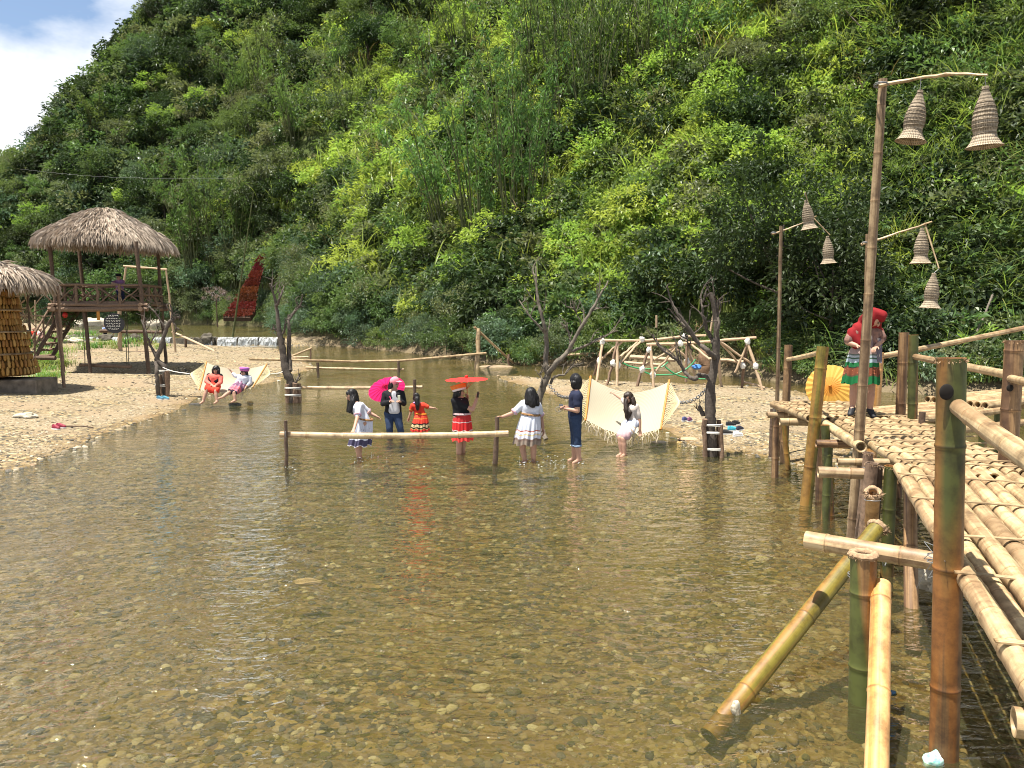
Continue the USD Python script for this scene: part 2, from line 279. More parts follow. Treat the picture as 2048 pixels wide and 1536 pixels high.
_gx, _gy = np.meshgrid(HX, HY, indexing='ij'); _q = np.stack([_gx.ravel(), _gy.ravel()], 1)
hz = _rbf(_q / 50).reshape(_gx.shape)
from scipy.ndimage import gaussian_filter
hz = gaussian_filter(hz, 1.6)
_dh = sdist(HILLREG, _q[:, 0], _q[:, 1]).reshape(_gx.shape)
_s = (-25 * _gx + 33 * _gy) / 41.4 + 9 * fb(_gx, _gy, .045, 2, 19); _r = meshkit.noise(np.stack([_s / 8.5, _s * 0 + .5, _gx * .02], -1), 4)
_n = fb(_gx, _gy, .22, 4, 11) * 3.4 + fb(_gx, _gy, .055, 3, 17) * 8.5 + (_r - .5) * 4.6
_base = .25 + .35 * np.clip(_dh, 0, 3); _zb = np.where(_gy > 57, UPZ, 0) * np.clip((_gy - 56) / 3, 0, 1)
hz = np.where(_dh > 0, _zb + np.maximum(_base + .2 * _dh, 0) * np.exp(-_dh / 3) + (np.maximum(hz - _zb, .3) + _n * np.clip(_dh / 14, 0, 1)) * (1 - np.exp(-_dh / 3)), _zb + np.maximum(_dh * .5, -2.5))
hill_z = RegularGridInterpolator((HX, HY), hz, bounds_error=False, fill_value=-3.0)
def HZ(x, y): return hill_z(np.stack([np.atleast_1d(x), np.atleast_1d(y)], -1))
def HIT(px, py, y0=18, y1=300):
    """where the direction of a photo point meets the hillside"""
    d = ray(px, py); d = d / d[1]; ys = np.concatenate([np.arange(y0, 90, .25), np.arange(90, y1, .8)]); P = CAM + ys[:, None] * d
    k = np.nonzero(P[:, 2] < HZ(P[:, 0], P[:, 1]))[0]
    return P[k[0]] if len(k) else None

def gridmesh(xs, ys, zf):
    X, Y = np.meshgrid(xs, ys, indexing='ij'); Z = zf(X.ravel(), Y.ravel()); v = np.stack([X.ravel(), Y.ravel(), Z], 1)
    f = grid_faces(len(xs), len(ys) - 1); return v, f[:, ::-1].copy(), None
# ------------------------------------------------------------------ ground, water
STONES = [(0, (.06, .056, .048)), (.16, (.13, .115, .085)), (.34, (.34, .26, .15)), (.5, (.10, .092, .078)), (.62, (.42, .33, .20)), (.78, (.30, .20, .11)), (.9, (.55, .46, .32)), (1, (.62, .55, .42))]
def stone_mat(name, k=1.0):
    usdkit.material(stage, M(name), {'oi': ('object_info', {}), 'g': ('geometry', {}), 'tc': ('texture_coordinate', {}), 'n': ('noise_texture', {'scale': 16, 'detail': 4.0}), 'add': ('math', {'math_type': 'add'}), 'fr': ('math', {'math_type': 'fraction'}),
        'mu': ('math', {'math_type': 'multiply', 'value2': .22}), 'r': ('rgb_ramp', {'ramp': [(a, tuple(k * x for x in c)) for a, c in STONES]}), 'p': ('principled_bsdf', {'roughness': .75, 'specular_ior_level': .3}), 'b': ('bump', {'strength': .4, 'distance': .006})},
        [('tc.object', 'n.vector'), ('n.fac', 'mu.value1'), ('mu.value', 'add.value1'), ('oi.random', 'add.value2'), ('add.value', 'fr.value1'), ('fr.value', 'r.fac'), ('r.color', 'p.base_color'), ('n.fac', 'b.height'), ('b.normal', 'p.normal')], surface='p.BSDF'); return M(name)
STONE_WET, STONE_DRY = stone_mat('wet_stone', .62), stone_mat('dry_stone', .6)
usdkit.material(stage, M('gravel'), {
    'g': ('geometry', {}), 'nd': ('noise_texture', {'scale': 7.0, 'detail': 3.0}), 'dm': ('vector_math', {'math_type': 'multiply_add', 'vector2': (.10, .10, .0)}),
    'v': ('voronoi_texture', {'scale': 15.0, 'randomness': 1.0}), 'v2': ('voronoi_texture', {'scale': 27.0}), 's': ('separate_color', {}), 's2': ('separate_color', {}),
    'r': ('rgb_ramp', {'ramp': [(0, (.05, .048, .04)), (.2, (.10, .09, .065)), (.36, (.34, .26, .13)), (.5, (.12, .11, .09)), (.64, (.46, .36, .19)), (.78, (.27, .18, .09)), (.9, (.60, .50, .30)), (1, (.66, .58, .42))]}), 'r2': ('rgb_ramp', {'ramp': [(0, (.19, .15, .09)), (.5, (.34, .27, .17)), (.8, (.42, .34, .23)), (1, (.52, .46, .36))]}),
    'nb': ('noise_texture', {'scale': .55, 'detail': 5.0}), 'rb': ('rgb_ramp', {'ramp': [(.40, (0, 0, 0)), (.6, (1, 1, 1))]}), 'mx': ('mix', {}),
    'sand': ('mix', {'color2': (.36, .27, .175)}), 'nb2': ('noise_texture', {'scale': .33, 'detail': 4.0}), 'rs': ('rgb_ramp', {'ramp': [(.52, (0, 0, 0)), (.64, (.75, .75, .75))]}),
    'sp': ('separate_xyz', {}), 'nw': ('noise_texture', {'scale': 2.2, 'detail': 4.0}), 'zz': ('math', {'math_type': 'multiply_add', 'value2': .12, 'value3': -.06}), 'za': ('math', {'math_type': 'add'}),
    'wet': ('map_range', {'from_min': .0, 'from_max': .06, 'to_min': 0, 'to_max': 1, 'clamp': True}), 'dry': ('mix', {'mix_type': 'multiply', 'fac': 1.0}), 'wr': ('rgb_ramp', {'ramp': [(0, (.46, .39, .27)), (1, (.56, .54, .50))]}),
    'ro': ('map_range', {'from_min': 0, 'from_max': 1, 'to_min': .45, 'to_max': .95}),
    'b': ('bump', {'strength': .8, 'distance': .02}), 'p': ('principled_bsdf', {'specular_ior_level': .3})},
    [('g.position', 'nd.vector'), ('nd.color', 'dm.vector1'), ('g.position', 'dm.vector3'), ('dm.vector', 'v.vector'), ('dm.vector', 'v2.vector'), ('v.color', 's.color'), ('v2.color', 's2.color'), ('s.r', 'r.fac'), ('s2.g', 'r2.fac'),
     ('g.position', 'nb.vector'), ('nb.fac', 'rb.fac'), ('rb.color', 'mx.fac'), ('r.color', 'mx.color1'), ('r2.color', 'mx.color2'), ('g.position', 'nb2.vector'), ('nb2.fac', 'rs.fac'), ('mx.color', 'sand.color1'), ('rs.color', 'sand.fac'),
     ('g.position', 'sp.vector'), ('g.position', 'nw.vector'), ('nw.fac', 'zz.value1'), ('sp.z', 'za.value1'), ('zz.value', 'za.value2'), ('za.value', 'wet.value'), ('wet.result', 'wr.fac'), ('sand.color', 'dry.color1'), ('wr.color', 'dry.color2'), ('dry.color', 'p.base_color'), ('wet.result', 'ro.value'), ('ro.result', 'p.roughness'),
     ('v.distance', 'b.height'), ('b.normal', 'p.normal')], surface='p.BSDF')
xs = np.concatenate([np.arange(-120, -30, 2.0), np.arange(-30, 24, .22), np.arange(24, 60, 2.0)]); ys = np.concatenate([np.arange(-12, 2, 1.0), np.arange(2, 62, .22), np.arange(62, 150, 2.0)])
BED = uniq('/World', 'riverbed'); UsdGeom.Xform.Define(stage, BED); meta(stage.GetPrimAtPath(BED), 'gravel river bed with stony banks and spits', None, None, 'structure')
part(BED, 'gravel_ground', gridmesh(xs, ys, ground_z), M('gravel'), smooth=True)
GZ = RegularGridInterpolator((xs, ys), ground_z(*[a.ravel() for a in np.meshgrid(xs, ys, indexing='ij')]).reshape(len(xs), len(ys)), bounds_error=False, fill_value=0)
def gz(x, y): return float(GZ((x, y)))
def gpt(px, py, z=0.0):
    """the point of the ground seen at a photo point"""
    for _ in range(6): p = G(px, py, z); z = gz(p[0], p[1])
    return G(px, py, z)

# stones: three shapes, the 300 largest in view as pieces of the bed, the small ones as one mass
rg = np.random.default_rng(7)
def stone(seed, sub=1): return ball((0, 0, 0), 1, sub, (1, rg.uniform(.62, .9), rg.uniform(.34, .55)), seed, .35)
SMESH = [stone(s) for s in range(6)]
def in_view(n, y0, y1, pw=1.0):
    y = y0 + (y1 - y0) * rg.random(n) ** pw; x = (rg.random(n) * 2 - 1) * .68 * y; return x, y
x, y = in_view(9000, 3.2, 13, 1.25); z = GZ((x, y)); dd = np.hypot(x, y)
big = np.nonzero(z < .3)[0][:300]; sz = .024 + .044 * rg.random(300) ** 2.4
for i, k in enumerate(big):
    v, f, _ = SMESH[i % 6]; a = rg.uniform(0, 6.28); c, s = math.cos(a), math.sin(a); S = sz[i] * (1 + .05 * dd[k])
    vv = (v * S) @ np.array([[c, s, 0], [-s, c, 0], [0, 0, 1.0]]) + [x[k], y[k], z[k] + .02 * S]
    part(BED, 'stone', (vv, f), STONE_WET if z[k] < .02 else STONE_DRY, smooth=True)
x1, y1 = in_view(22000, 3.2, 16, 1.15); x2, y2 = in_view(30000, 11, 60, 1.5); x = np.concatenate([x1, x2]); y = np.concatenate([y1, y2]); z = GZ((x, y))
ok = (sdist(HILLREG, x, y) < .5) & ~((z < -.02) & (y > 15)); x, y, z = x[ok], y[ok], z[ok]
sc = (.011 + .032 * rg.random(len(x)) ** 3) * np.where(z > .0, .62 + .022 * y, 1 + .045 * y)
wet = z < .015
for nm, sel, mt in (('pebbles', wet, STONE_WET), ('pebbles', ~wet, STONE_DRY)):
    scatter(BED, nm, [(SMESH[i], mt) for i in range(6)], np.stack([x, y, z + np.where(z > 0, .1, .0) * sc], 1)[sel], rg.uniform(0, 6.28, sel.sum()), sc[sel], rg.integers(0, 6, sel.sum()), tilt=rg.normal(0, .3, sel.sum()))

def water_mat(name, murk, murk_col, tint, fine=1.0):
    usdkit.material(stage, M(name), {
        'g': ('geometry', {}), 'm1': ('mapping', {'scale': (2.6, 4.6, 1), 'rotation': (0, 0, .25)}), 'n1': ('noise_texture', {'scale': 1.0, 'detail': 2.0, 'roughness': .5, 'distortion': .6}),
        'm2': ('mapping', {'scale': (8.5, 15, 1), 'rotation': (0, 0, -.15)}), 'n2': ('noise_texture', {'scale': 1.0, 'detail': 2.5, 'roughness': .55, 'distortion': .8}),
        'm3': ('mapping', {'scale': (.35, .5, 1)}), 'n3': ('noise_texture', {'scale': 1.0, 'detail': 3.0}), 'r3': ('map_range', {'from_min': .35, 'from_max': .65, 'to_min': .45, 'to_max': 1.25, 'clamp': True}),
        'a': ('math', {'math_type': 'multiply_add', 'value2': .30}), 'sub': ('math', {'math_type': 'multiply', 'value2': 1.0}), 'am': ('math', {'math_type': 'multiply'}),
        'b': ('bump', {'strength': 1.0, 'distance': .105 * fine}),
        'dot': ('vector_math', {'math_type': 'dot_product'}), 'ab': ('math', {'math_type': 'absolute'}), 'om': ('math', {'math_type': 'subtract', 'value1': 1.0, 'use_clamp': True}), 'pw': ('math', {'math_type': 'power', 'value2': 4.4}), 'f': ('math', {'math_type': 'multiply_add', 'value2': .97, 'value3': .025, 'use_clamp': True}),
        'tr': ('transparent_bsdf', {'color': tint}), 'df': ('diffuse_bsdf', {'color': murk_col}), 'gl': ('glossy_bsdf', {'color': (1, 1, 1), 'roughness': .03}), 'mm': ('mix_closure', {'fac': murk}), 'mx': ('mix_closure', {})},
        [('g.position', 'm1.vector'), ('g.position', 'm2.vector'), ('g.position', 'm3.vector'), ('m1.vector', 'n1.vector'), ('m2.vector', 'n2.vector'), ('m3.vector', 'n3.vector'), ('n3.fac', 'r3.value'), ('n2.fac', 'a.value1'), ('n1.fac', 'a.value3'), ('a.value', 'am.value1'), ('r3.result', 'am.value2'), ('am.value', 'b.height'),
         ('b.normal', 'dot.vector1'), ('g.incoming', 'dot.vector2'), ('dot.value', 'ab.value1'), ('ab.value', 'om.value2'), ('om.value', 'pw.value1'), ('pw.value', 'f.value1'), ('b.normal', 'gl.normal'),
         ('tr.BSDF', 'mm.closure1'), ('df.BSDF', 'mm.closure2'), ('mm.closure', 'mx.closure1'), ('gl.BSDF', 'mx.closure2'), ('f.value', 'mx.fac')], surface='mx.closure'); return M(name)
WATER = water_mat('river_water', .25, (.066, .064, .030), (.76, .73, .52))
def sheet(poly, z):
    c = np.array(poly.exterior.coords)[:-1]; t, f = trimesh.creation.triangulate_polygon(poly, engine='earcut'); v = np.column_stack([t, np.full(len(t), z)])
    n = np.cross(v[f[:, 1]] - v[f[:, 0]], v[f[:, 2]] - v[f[:, 0]])[:, 2]; f = np.where(n[:, None] > 0, f, f[:, ::-1]); return v, f, None
solo('river_water', sheet(Polygon([(-110, -12), (58, -12), (58, 60), (-18.5, 60), (-18.5, 57.0), (-110, 57.0)]), 0.0), WATER, 'shallow clear brown river rippling over a gravel bed', kind='structure')
solo('upper_pool_water', sheet(Polygon([(-110, 57.4), (-18, 57.4), (-14, 70), (-20, 120), (-110, 120)]), UPZ), water_mat('pool_water', .3, (.07, .07, .028), (.6, .58, .36)), 'calm green pool above the stone weir', kind='structure')

# hillside earth
usdkit.material(stage, M('hill_earth'), {'g': ('geometry', {}), 'n': ('noise_texture', {'scale': .35, 'detail': 6.0}), 'r': ('rgb_ramp', {'ramp': [(.3, (.035, .045, .014)), (.52, (.055, .075, .02)), (.7, (.12, .105, .05))]}),
    'sp': ('separate_xyz', {}), 'm': ('map_range', {'from_min': 0.2, 'from_max': 1.6, 'clamp': True}), 'mx': ('mix', {'color1': (.13, .10, .06)}), 'n2': ('noise_texture', {'scale': 6.0, 'detail': 6.0}), 'b': ('bump', {'strength': .9, 'distance': .15}), 'p': ('principled_bsdf', {'roughness': .95, 'specular_ior_level': .1})},
    [('g.position', 'n.vector'), ('n.fac', 'r.fac'), ('g.position', 'sp.vector'), ('sp.z', 'm.value'), ('m.result', 'mx.fac'), ('r.color', 'mx.color2'), ('mx.color', 'p.base_color'), ('g.position', 'n2.vector'), ('n2.fac', 'b.height'), ('b.normal', 'p.normal')], surface='p.BSDF')
_v = np.stack([_gx.ravel(), _gy.ravel(), hz.ravel()], 1); _f = grid_faces(len(HX), len(HY) - 1)[:, ::-1]
_keep = (_v[_f][:, :, 2] > -2.4).any(1)
solo('hillside', (_v, _f[_keep].copy()), M('hill_earth'), 'steep green hillside rising from the far river bank', kind='structure', smooth=True)
# ------------------------------------------------------------------ vegetation
def unit(v): return v / (np.linalg.norm(v, axis=-1, keepdims=True) + 1e-9)
def leaves(p, d, l, w, nrm=None, fold=.25, rgx=None):
    """n leaves, each a folded blade of two triangles"""
    n = len(p); d = unit(d); l = np.broadcast_to(l, n)[:, None]; w = np.broadcast_to(w, n)[:, None]
    if nrm is None: nrm = np.tile([0, 0, 1.0], (n, 1))
    s = unit(np.cross(d, nrm + 1e-3)); u = unit(np.cross(s, d))
    a = p; t = p + d * l - u * l * .12; m = p + d * l * .45 + u * l * .03
    L = m + s * w / 2 + u * w * fold; Rr = m - s * w / 2 + u * w * fold
    v = np.stack([a, Rr, t, L], 1).reshape(-1, 3); k = np.arange(n)[:, None] * 4
    return v, np.vstack([k + [0, 1, 2], k + [0, 2, 3]]), None
def rdir(rg, n): return unit(rg.normal(size=(n, 3)))
def crown(rg, c, R, ncl, per, l, w, clr=.35, droop=.2, fill=.35):
    """foliage as clumps of leaves on and inside an ellipsoid"""
    c, R = np.asarray(c, float), np.asarray(R, float); dirs = rdir(rg, ncl); dirs[:, 2] = np.abs(dirs[:, 2]) * 1.05 - .35; dirs = unit(dirs)
    rad = np.where(rg.random(ncl) < fill, rg.uniform(.3, .8, ncl), rg.uniform(.78, 1.12, ncl)); C = c + dirs * rad[:, None] * R
    cr = clr * rg.uniform(.55, 1.3, ncl) * R.mean(); i = np.repeat(np.arange(ncl), per); o = rdir(rg, len(i)) * (rg.random(len(i)) ** .45)[:, None]; o[:, 2] *= .6
    p = C[i] + o * cr[i][:, None]; d = unit(o * .9 + dirs[i] * .5 + rdir(rg, len(i)) * .7 - [0, 0, droop]); nn = unit(o * .5 + [0, 0, .9] + rdir(rg, len(i)) * .6)
    return leaves(p, d, l * rg.uniform(.7, 1.3, len(i)), w * rg.uniform(.7, 1.3, len(i)), nn), C
def blades(rg, n, base, h, lean, w, seg=4, spread=.25):
    """arching grass blades"""
    az = rg.uniform(0, 6.28, n); b = np.asarray(base) + np.stack([rg.normal(0, spread, n), rg.normal(0, spread, n), np.zeros(n)], 1); H = h * rg.uniform(.5, 1.2, n); ln = lean * rg.uniform(.3, 1.3, n)
    t = np.linspace(0, 1, seg + 1)[None, :, None]; dr = np.stack([np.cos(az), np.sin(az), np.zeros(n)], 1)[:, None]
    P = b[:, None] + dr * (ln * H)[:, None, None] * t ** 1.8 + np.array([0, 0, 1.0]) * (H[:, None, None] * (t - .45 * (ln[:, None, None] ** 1.2) * t ** 2.4))
    s = np.stack([-np.sin(az), np.cos(az), np.zeros(n)], 1)[:, None] * (w * (1 - t ** 2.5) + .002)
    v = np.stack([P - s / 2, P + s / 2], 2).reshape(n, -1, 3); m = 2 * (seg + 1); j = np.arange(seg) * 2
    f = np.vstack([np.stack([j, j + 1, j + 3], 1), np.stack([j, j + 3, j + 2], 1)]); F = (np.arange(n)[:, None, None] * m + f[None]).reshape(-1, 3)
    return v.reshape(-1, 3), F, None

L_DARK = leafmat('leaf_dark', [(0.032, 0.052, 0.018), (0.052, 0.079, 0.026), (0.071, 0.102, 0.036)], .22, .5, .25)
L_MID = leafmat('leaf_mid', [(0.089, 0.135, 0.044), (0.137, 0.201, 0.065), (0.189, 0.257, 0.083)], .3)
L_LIME = leafmat('leaf_lime', [(0.222, 0.297, 0.066), (0.335, 0.424, 0.093), (0.451, 0.529, 0.130)], .42)
L_OLIVE = leafmat('leaf_olive', [(0.117, 0.138, 0.068), (0.162, 0.183, 0.089), (0.224, 0.237, 0.122)], .3)
L_BLUE = leafmat('leaf_bluegreen', [(0.078, 0.121, 0.069), (0.118, 0.173, 0.098), (0.168, 0.226, 0.131)], .25, .4)
L_BAM = leafmat('leaf_bamboo', [(0.117, 0.185, 0.052), (0.178, 0.266, 0.074), (0.255, 0.361, 0.099)], .32, .45, .3)
L_GRASS = leafmat('leaf_grass', [(0.189, 0.238, 0.060), (0.271, 0.321, 0.086), (0.378, 0.395, 0.134)], .35)
L_DRY = leafmat('leaf_dry', [(.192, .144, .072), (.264, .204, .108), (.156, .108, .054)], .2, .7, .1)
L_PALE = leafmat('leaf_pale', [(.172, .245, .086), (.245, .316, .115), (.316, .374, .159)], .35)
L_CORN = leafmat('leaf_corn', [(.078, .169, .033), (.117, .234, .046), (.156, .273, .065)], .35, .35)
CULM = plain('standing_cane', (.03, .04, .014), .5, .4, 3, col2=(.12, .125, .04))

def tree_parts(seed, h, R, cz, ncl, per, l, w, clr=.35, trunk_r=.14, lean=0):
    rg = np.random.default_rng(seed); fol, C = crown(rg, (lean, 0, cz), R, ncl, per, l, w, clr)
    top = np.array([lean * .8, 0, cz + .2 * R[2]]); tr = [stick([(0, 0, -.8), (lean * .2, .05, cz * .45), top], trunk_r, trunk_r * .3, 7, 8, .03, seed)]
    for c in C[::max(1, ncl // 9)][:9]:
        s = top * rg.uniform(.45, .9); tr.append(stick([s, (s + c) / 2 + [0, 0, -.1], c], trunk_r * .35, trunk_r * .1, 5, 5))
    return fol, cat(tr)
def make_tree(name, label, mat, loc, args, group=None, rotz=0, cate='tree'):
    t = thing(name, label, cate, loc, group); fol, tr = tree_parts(*args)
    part(t, 'trunk', (tr[0] + loc, tr[1], tr[2]), BARK, smooth=True); part(t, 'crown', (fol[0] + loc, fol[1]), mat); return t
def clump_parts(seed, n, H, spread, per_node, leaf_l, arch=.25, bare=.25):
    """a stand of bamboo: canes fanning out and arching over at the tip, leafy sprays from the nodes"""
    rg = np.random.default_rng(seed); canes, P, D = [], [], []
    for k in range(n):
        az = rg.uniform(0, 6.28); r = spread * math.sqrt(rg.random()); b = np.array([math.cos(az) * r, math.sin(az) * r, -.6]); h = H * rg.uniform(.6, 1.08); a = az + rg.normal(0, .7); o = np.array([math.cos(a), math.sin(a), 0]); ln = arch * rg.uniform(.2, 1.3); fan = rg.normal(0, .10)
        t = np.linspace(0, 1, 11)[:, None]; q = b + np.array([0, 0, h]) * (t - .16 * ln * t ** 4) + o * h * (ln * (.25 * t + .75 * t ** 3) + fan * t)
        canes.append(tube(q, .090 - .074 * t[:, 0], 5, caps=False))
        for tt in np.linspace(bare, 1, int(15 * h / H)):
            if rg.random() < .75 - .45 * tt: continue
            p = np.array([np.interp(tt, t[:, 0], q[:, i]) for i in range(3)]); m = int(per_node * rg.uniform(.5, 2.2)); dz = rg.uniform(0, 6.28); br = np.array([math.cos(dz), math.sin(dz), rg.uniform(-.1, .5)]) * rg.uniform(.15, .95) * (1.1 - .4 * tt)
            s = rg.random(m)[:, None]; P.append(p + br * (.35 + .65 * s) + rg.normal(0, .13, (m, 3)) - [0, 0, .25] * s ** 2); D.append(unit(br * .5 + rdir(rg, m) * .9 - np.array([0, 0, .28])))
    P, D = np.vstack(P), np.vstack(D); return leaves(P, D, leaf_l * rg.uniform(.7, 1.3, len(P)), leaf_l * .24 * rg.uniform(.8, 1.4, len(P)), rdir(rg, len(P)) * .6 + [0, 0, .8]), cat(canes)

def PROJ(P):
    q = np.atleast_2d(P) - CAM; d = q @ _F; return 1024 + FPX * (q @ _R) / d, 768 - FPX * (q @ _U) / d
HG = np.gradient(hz, HX, HY)
# ---- ground cover: shrublets, ferns and grass, thinner the further away
rg = np.random.default_rng(21)
def shrub(seed, R, ncl, per, l, w): r = np.random.default_rng(seed); return crown(r, (0, 0, R[2] * .55), R, ncl, per, l, w, .42)[0]
COVER = [(shrub(1, (.75, .75, .6), 16, 26, .15, .07), L_LIME), (shrub(2, (.7, .7, .55), 16, 26, .14, .06), L_LIME), (shrub(3, (.8, .8, .75), 16, 26, .17, .075), L_MID), (shrub(4, (.7, .7, .7), 16, 24, .16, .08), L_OLIVE), (shrub(5, (.8, .8, .8), 16, 26, .18, .09), L_DARK),
         (blades(np.random.default_rng(6), 70, (0, 0, 0), 1.0, .8, .03, 4, .3), L_GRASS), (blades(np.random.default_rng(7), 70, (0, 0, 0), .8, 1.0, .026, 4, .35), L_LIME), (blades(np.random.default_rng(8), 46, (0, 0, 0), .7, 1.1, .022, 4, .4), L_DRY), (shrub(9, (.8, .8, .7), 14, 24, .17, .08), L_BLUE)]
def cover_points(n, y0, y1, xl, xr):
    y = y0 + (y1 - y0) * rg.random(n); x = xl * y + (xr - xl) * y * rg.random(n); return x, y
px_, py_ = [], []
for n, y0, y1 in ((6500, 22, 46), (7500, 46, 80), (6000, 80, 175)):
    a, b = cover_points(n, y0, y1, -.82, .80); px_.append(a); py_.append(b)
cx, cy = np.concatenate(px_), np.concatenate(py_); d = sdist(HILLREG, cx, cy); ok = d > .3; cx, cy, d = cx[ok], cy[ok], d[ok]; cz = HZ(cx, cy)
q1 = fb(cx, cy, .11, 3, 31); q2 = fb(cx, cy, .3, 3, 37); fx, fy = PROJ(np.stack([cx, cy, cz], 1)); q1 = q1 + .14 * ((fx > 1120) & (fx < 1720) & (fy < 500))
bare = (fx > 1230) & (fx < 1560) & (fy > 610) & (rg.random(len(cx)) < .72)                      # the scree and mud by the frame
right = np.clip((fx - 1620) / 160, 0, 1); left = np.clip((760 - fx) / 260, 0, 1); low = np.clip((fy - 540) / 90, 0, 1)
W8 = np.stack([1.5 * (1 - left) * (1 - .75 * right) * (1 - .6 * low) * (q1 > -.02), 1.2 * (1 - left) * (1 - .8 * right) * (1 - .6 * low) * (q1 > -.12), .25 + .8 * (q2 < -.06) + .5 * left + low, .5 + .3 * left, (.12 + .9 * (q1 < -.1)) + .55 * right + .5 * left + .35 * low,
               .95 * (1 - left) * (q2 < .08) + .3 * right, .95 * (1 - left) * (1 - .6 * right), .22 * (1 - left) * (q1 < 0) + .25 * ((fx > 1100) & (fy > 560)), .4 * low + .5 * left], 1) + 1e-3
u = rg.random(len(cx))[:, None] * W8.sum(1, keepdims=True); kind = (np.cumsum(W8, 1) < u).sum(1).clip(0, 8)
sc = rg.uniform(.55, 1.45, len(cx)) * (.78 + cy / 60) * (1 + .3 * q2); sc = np.where(d < 2, np.minimum(sc, .9), sc)
ok = ~(bare | ((fx > 440) & (fx < 536) & (fy > 500) & (fy < 640) & (cy > 78) & (cy < 97))); scatter('/World', 'undergrowth', COVER, np.stack([cx, cy, cz - .08], 1)[ok], rg.uniform(0, 6.28, ok.sum()), sc[ok], kind[ok], 'mixed ferns grass and low shrubs covering the hillside', 'undergrowth', tilt=rg.normal(0, .22, ok.sum()))

# ---- trees of the far forest
protos = {}
def plant(kind, label, loc, s=1.0, group=None, rot=None, cate='tree', tilt=None, sz=None):
    nm, mat, args, pre = KINDS[kind]; rot = rg.uniform(0, 360) if rot is None else rot
    if kind not in protos:
        t = thing(nm, label, cate, loc, group)
        x = UsdGeom.Xformable(stage.GetPrimAtPath(t)); x.ClearXformOpOrder(); stage.GetPrimAtPath(t).RemoveProperty('xformOp:translate'); LOC[t] = np.zeros(3)
        fol, tr = (clump_parts if pre == 'canes' else tree_parts)(*args)
        part(t, pre, tr, CULM if pre == 'canes' else BARK, smooth=True); part(t, 'foliage' if pre == 'canes' else 'crown', fol, mat)
        x.AddTransformOp(opSuffix='place').Set(xform(loc, rot, s if sz is None else (s, s, sz), tilt)); protos[kind] = t; return t
    return copy_of(protos[kind], nm, label, cate, loc, rot, s if sz is None else (s, s, sz), group, tilt)
KINDS = {
    'dark': ('broadleaf_tree', L_DARK, (101, 7, (2.7, 2.7, 2.6), 4.0, 46, 60, .30, .16, .34), 'trunk'), 'dark2': ('broadleaf_tree', L_DARK, (102, 7, (2.3, 2.5, 3.2), 4.4, 46, 60, .28, .15, .34), 'trunk'),
    'mid': ('broadleaf_tree', L_MID, (103, 7, (2.8, 2.6, 2.4), 3.9, 46, 60, .30, .15, .34), 'trunk'), 'mid2': ('slender_tree', L_MID, (104, 8, (1.7, 1.8, 3.3), 4.6, 42, 56, .27, .13, .36), 'trunk'),
    'olive': ('olive_green_tree', L_OLIVE, (105, 7, (2.6, 2.6, 2.3), 3.8, 44, 56, .28, .14, .33), 'trunk'), 'blue': ('blue_green_tree', L_BLUE, (106, 7, (2.5, 2.6, 2.6), 4.0, 44, 56, .30, .16, .33), 'trunk'),
    'lime': ('bright_green_tree', L_LIME, (107, 6, (2.3, 2.2, 1.9), 3.4, 34, 50, .30, .17, .34), 'trunk'), 'pale': ('pale_leaved_tree', L_PALE, (108, 6, (1.9, 1.9, 1.7), 3.1, 22, 34, .34, .2, .33), 'trunk'),
    'bamA': ('bamboo_clump', L_BAM, (111, 20, 12, 1.5, 9, .52, .36, .46), 'canes'), 'bamB': ('bamboo_clump', L_BAM, (112, 26, 13, 1.8, 9, .52, .32, .42), 'canes'), 'bamC': ('bamboo_clump', L_BAM, (113, 15, 11, 1.0, 8, .50, .44, .48), 'canes'),
    'shrubM': ('riverside_shrub', L_MID, (121, 2, (1.5, 1.5, 1.25), 1.15, 40, 50, .17, .075, .36, .05), 'trunk'), 'shrubB': ('riverside_shrub', L_BLUE, (122, 2, (1.6, 1.4, 1.15), 1.05, 40, 52, .16, .07, .36, .05), 'trunk'), 'shrubO': ('riverside_shrub', L_OLIVE, (123, 2, (1.35, 1.4, 1.5), 1.35, 38, 46, .16, .07, .36, .05), 'trunk'),
    'shrubL': ('hillside_shrub', L_LIME, (124, 2, (1.3, 1.3, 1.05), .95, 34, 44, .18, .08, .36, .04), 'trunk'), 'shrubD': ('hillside_shrub', L_DARK, (125, 2, (1.3, 1.3, 1.3), 1.2, 34, 46, .20, .10, .36, .05), 'trunk')}
FOREST = {'dark': 'dark green broadleaf tree crowded in the forest of the left hill', 'dark2': 'tall dark broadleaf tree crowded in the forest of the left hill', 'mid': 'mid green rounded tree in the forest of the left hill', 'mid2': 'slender mid green tree rising in the forest of the left hill',
          'olive': 'olive green tree in the forest of the left hill', 'blue': 'blue green leafy tree in the forest of the left hill', 'lime': 'bright green low tree in the forest of the left hill'}
def zone(x, y):
    if y < 175: return 'near the skyline' + (' at the far left' if x < 140 else ' left of the high bamboo' if x < 470 else ' above the bare sunny slope')
    if x < 130: return 'at the far left edge' + (' high up' if y < 330 else ' above the corn hut')
    if x < 350: return ('high above' if y < 310 else 'just above') + ' the thatched lookout roof' if y < 430 else 'seen through the lookout posts'
    if x < 480: return 'above the feathery bamboo' if y < 310 else 'behind the feathery bamboo'
    return 'at the head of the dark gully' if x < 600 else 'left of the bare sunny slope'
rt = np.random.default_rng(5); rg = np.random.default_rng(6)
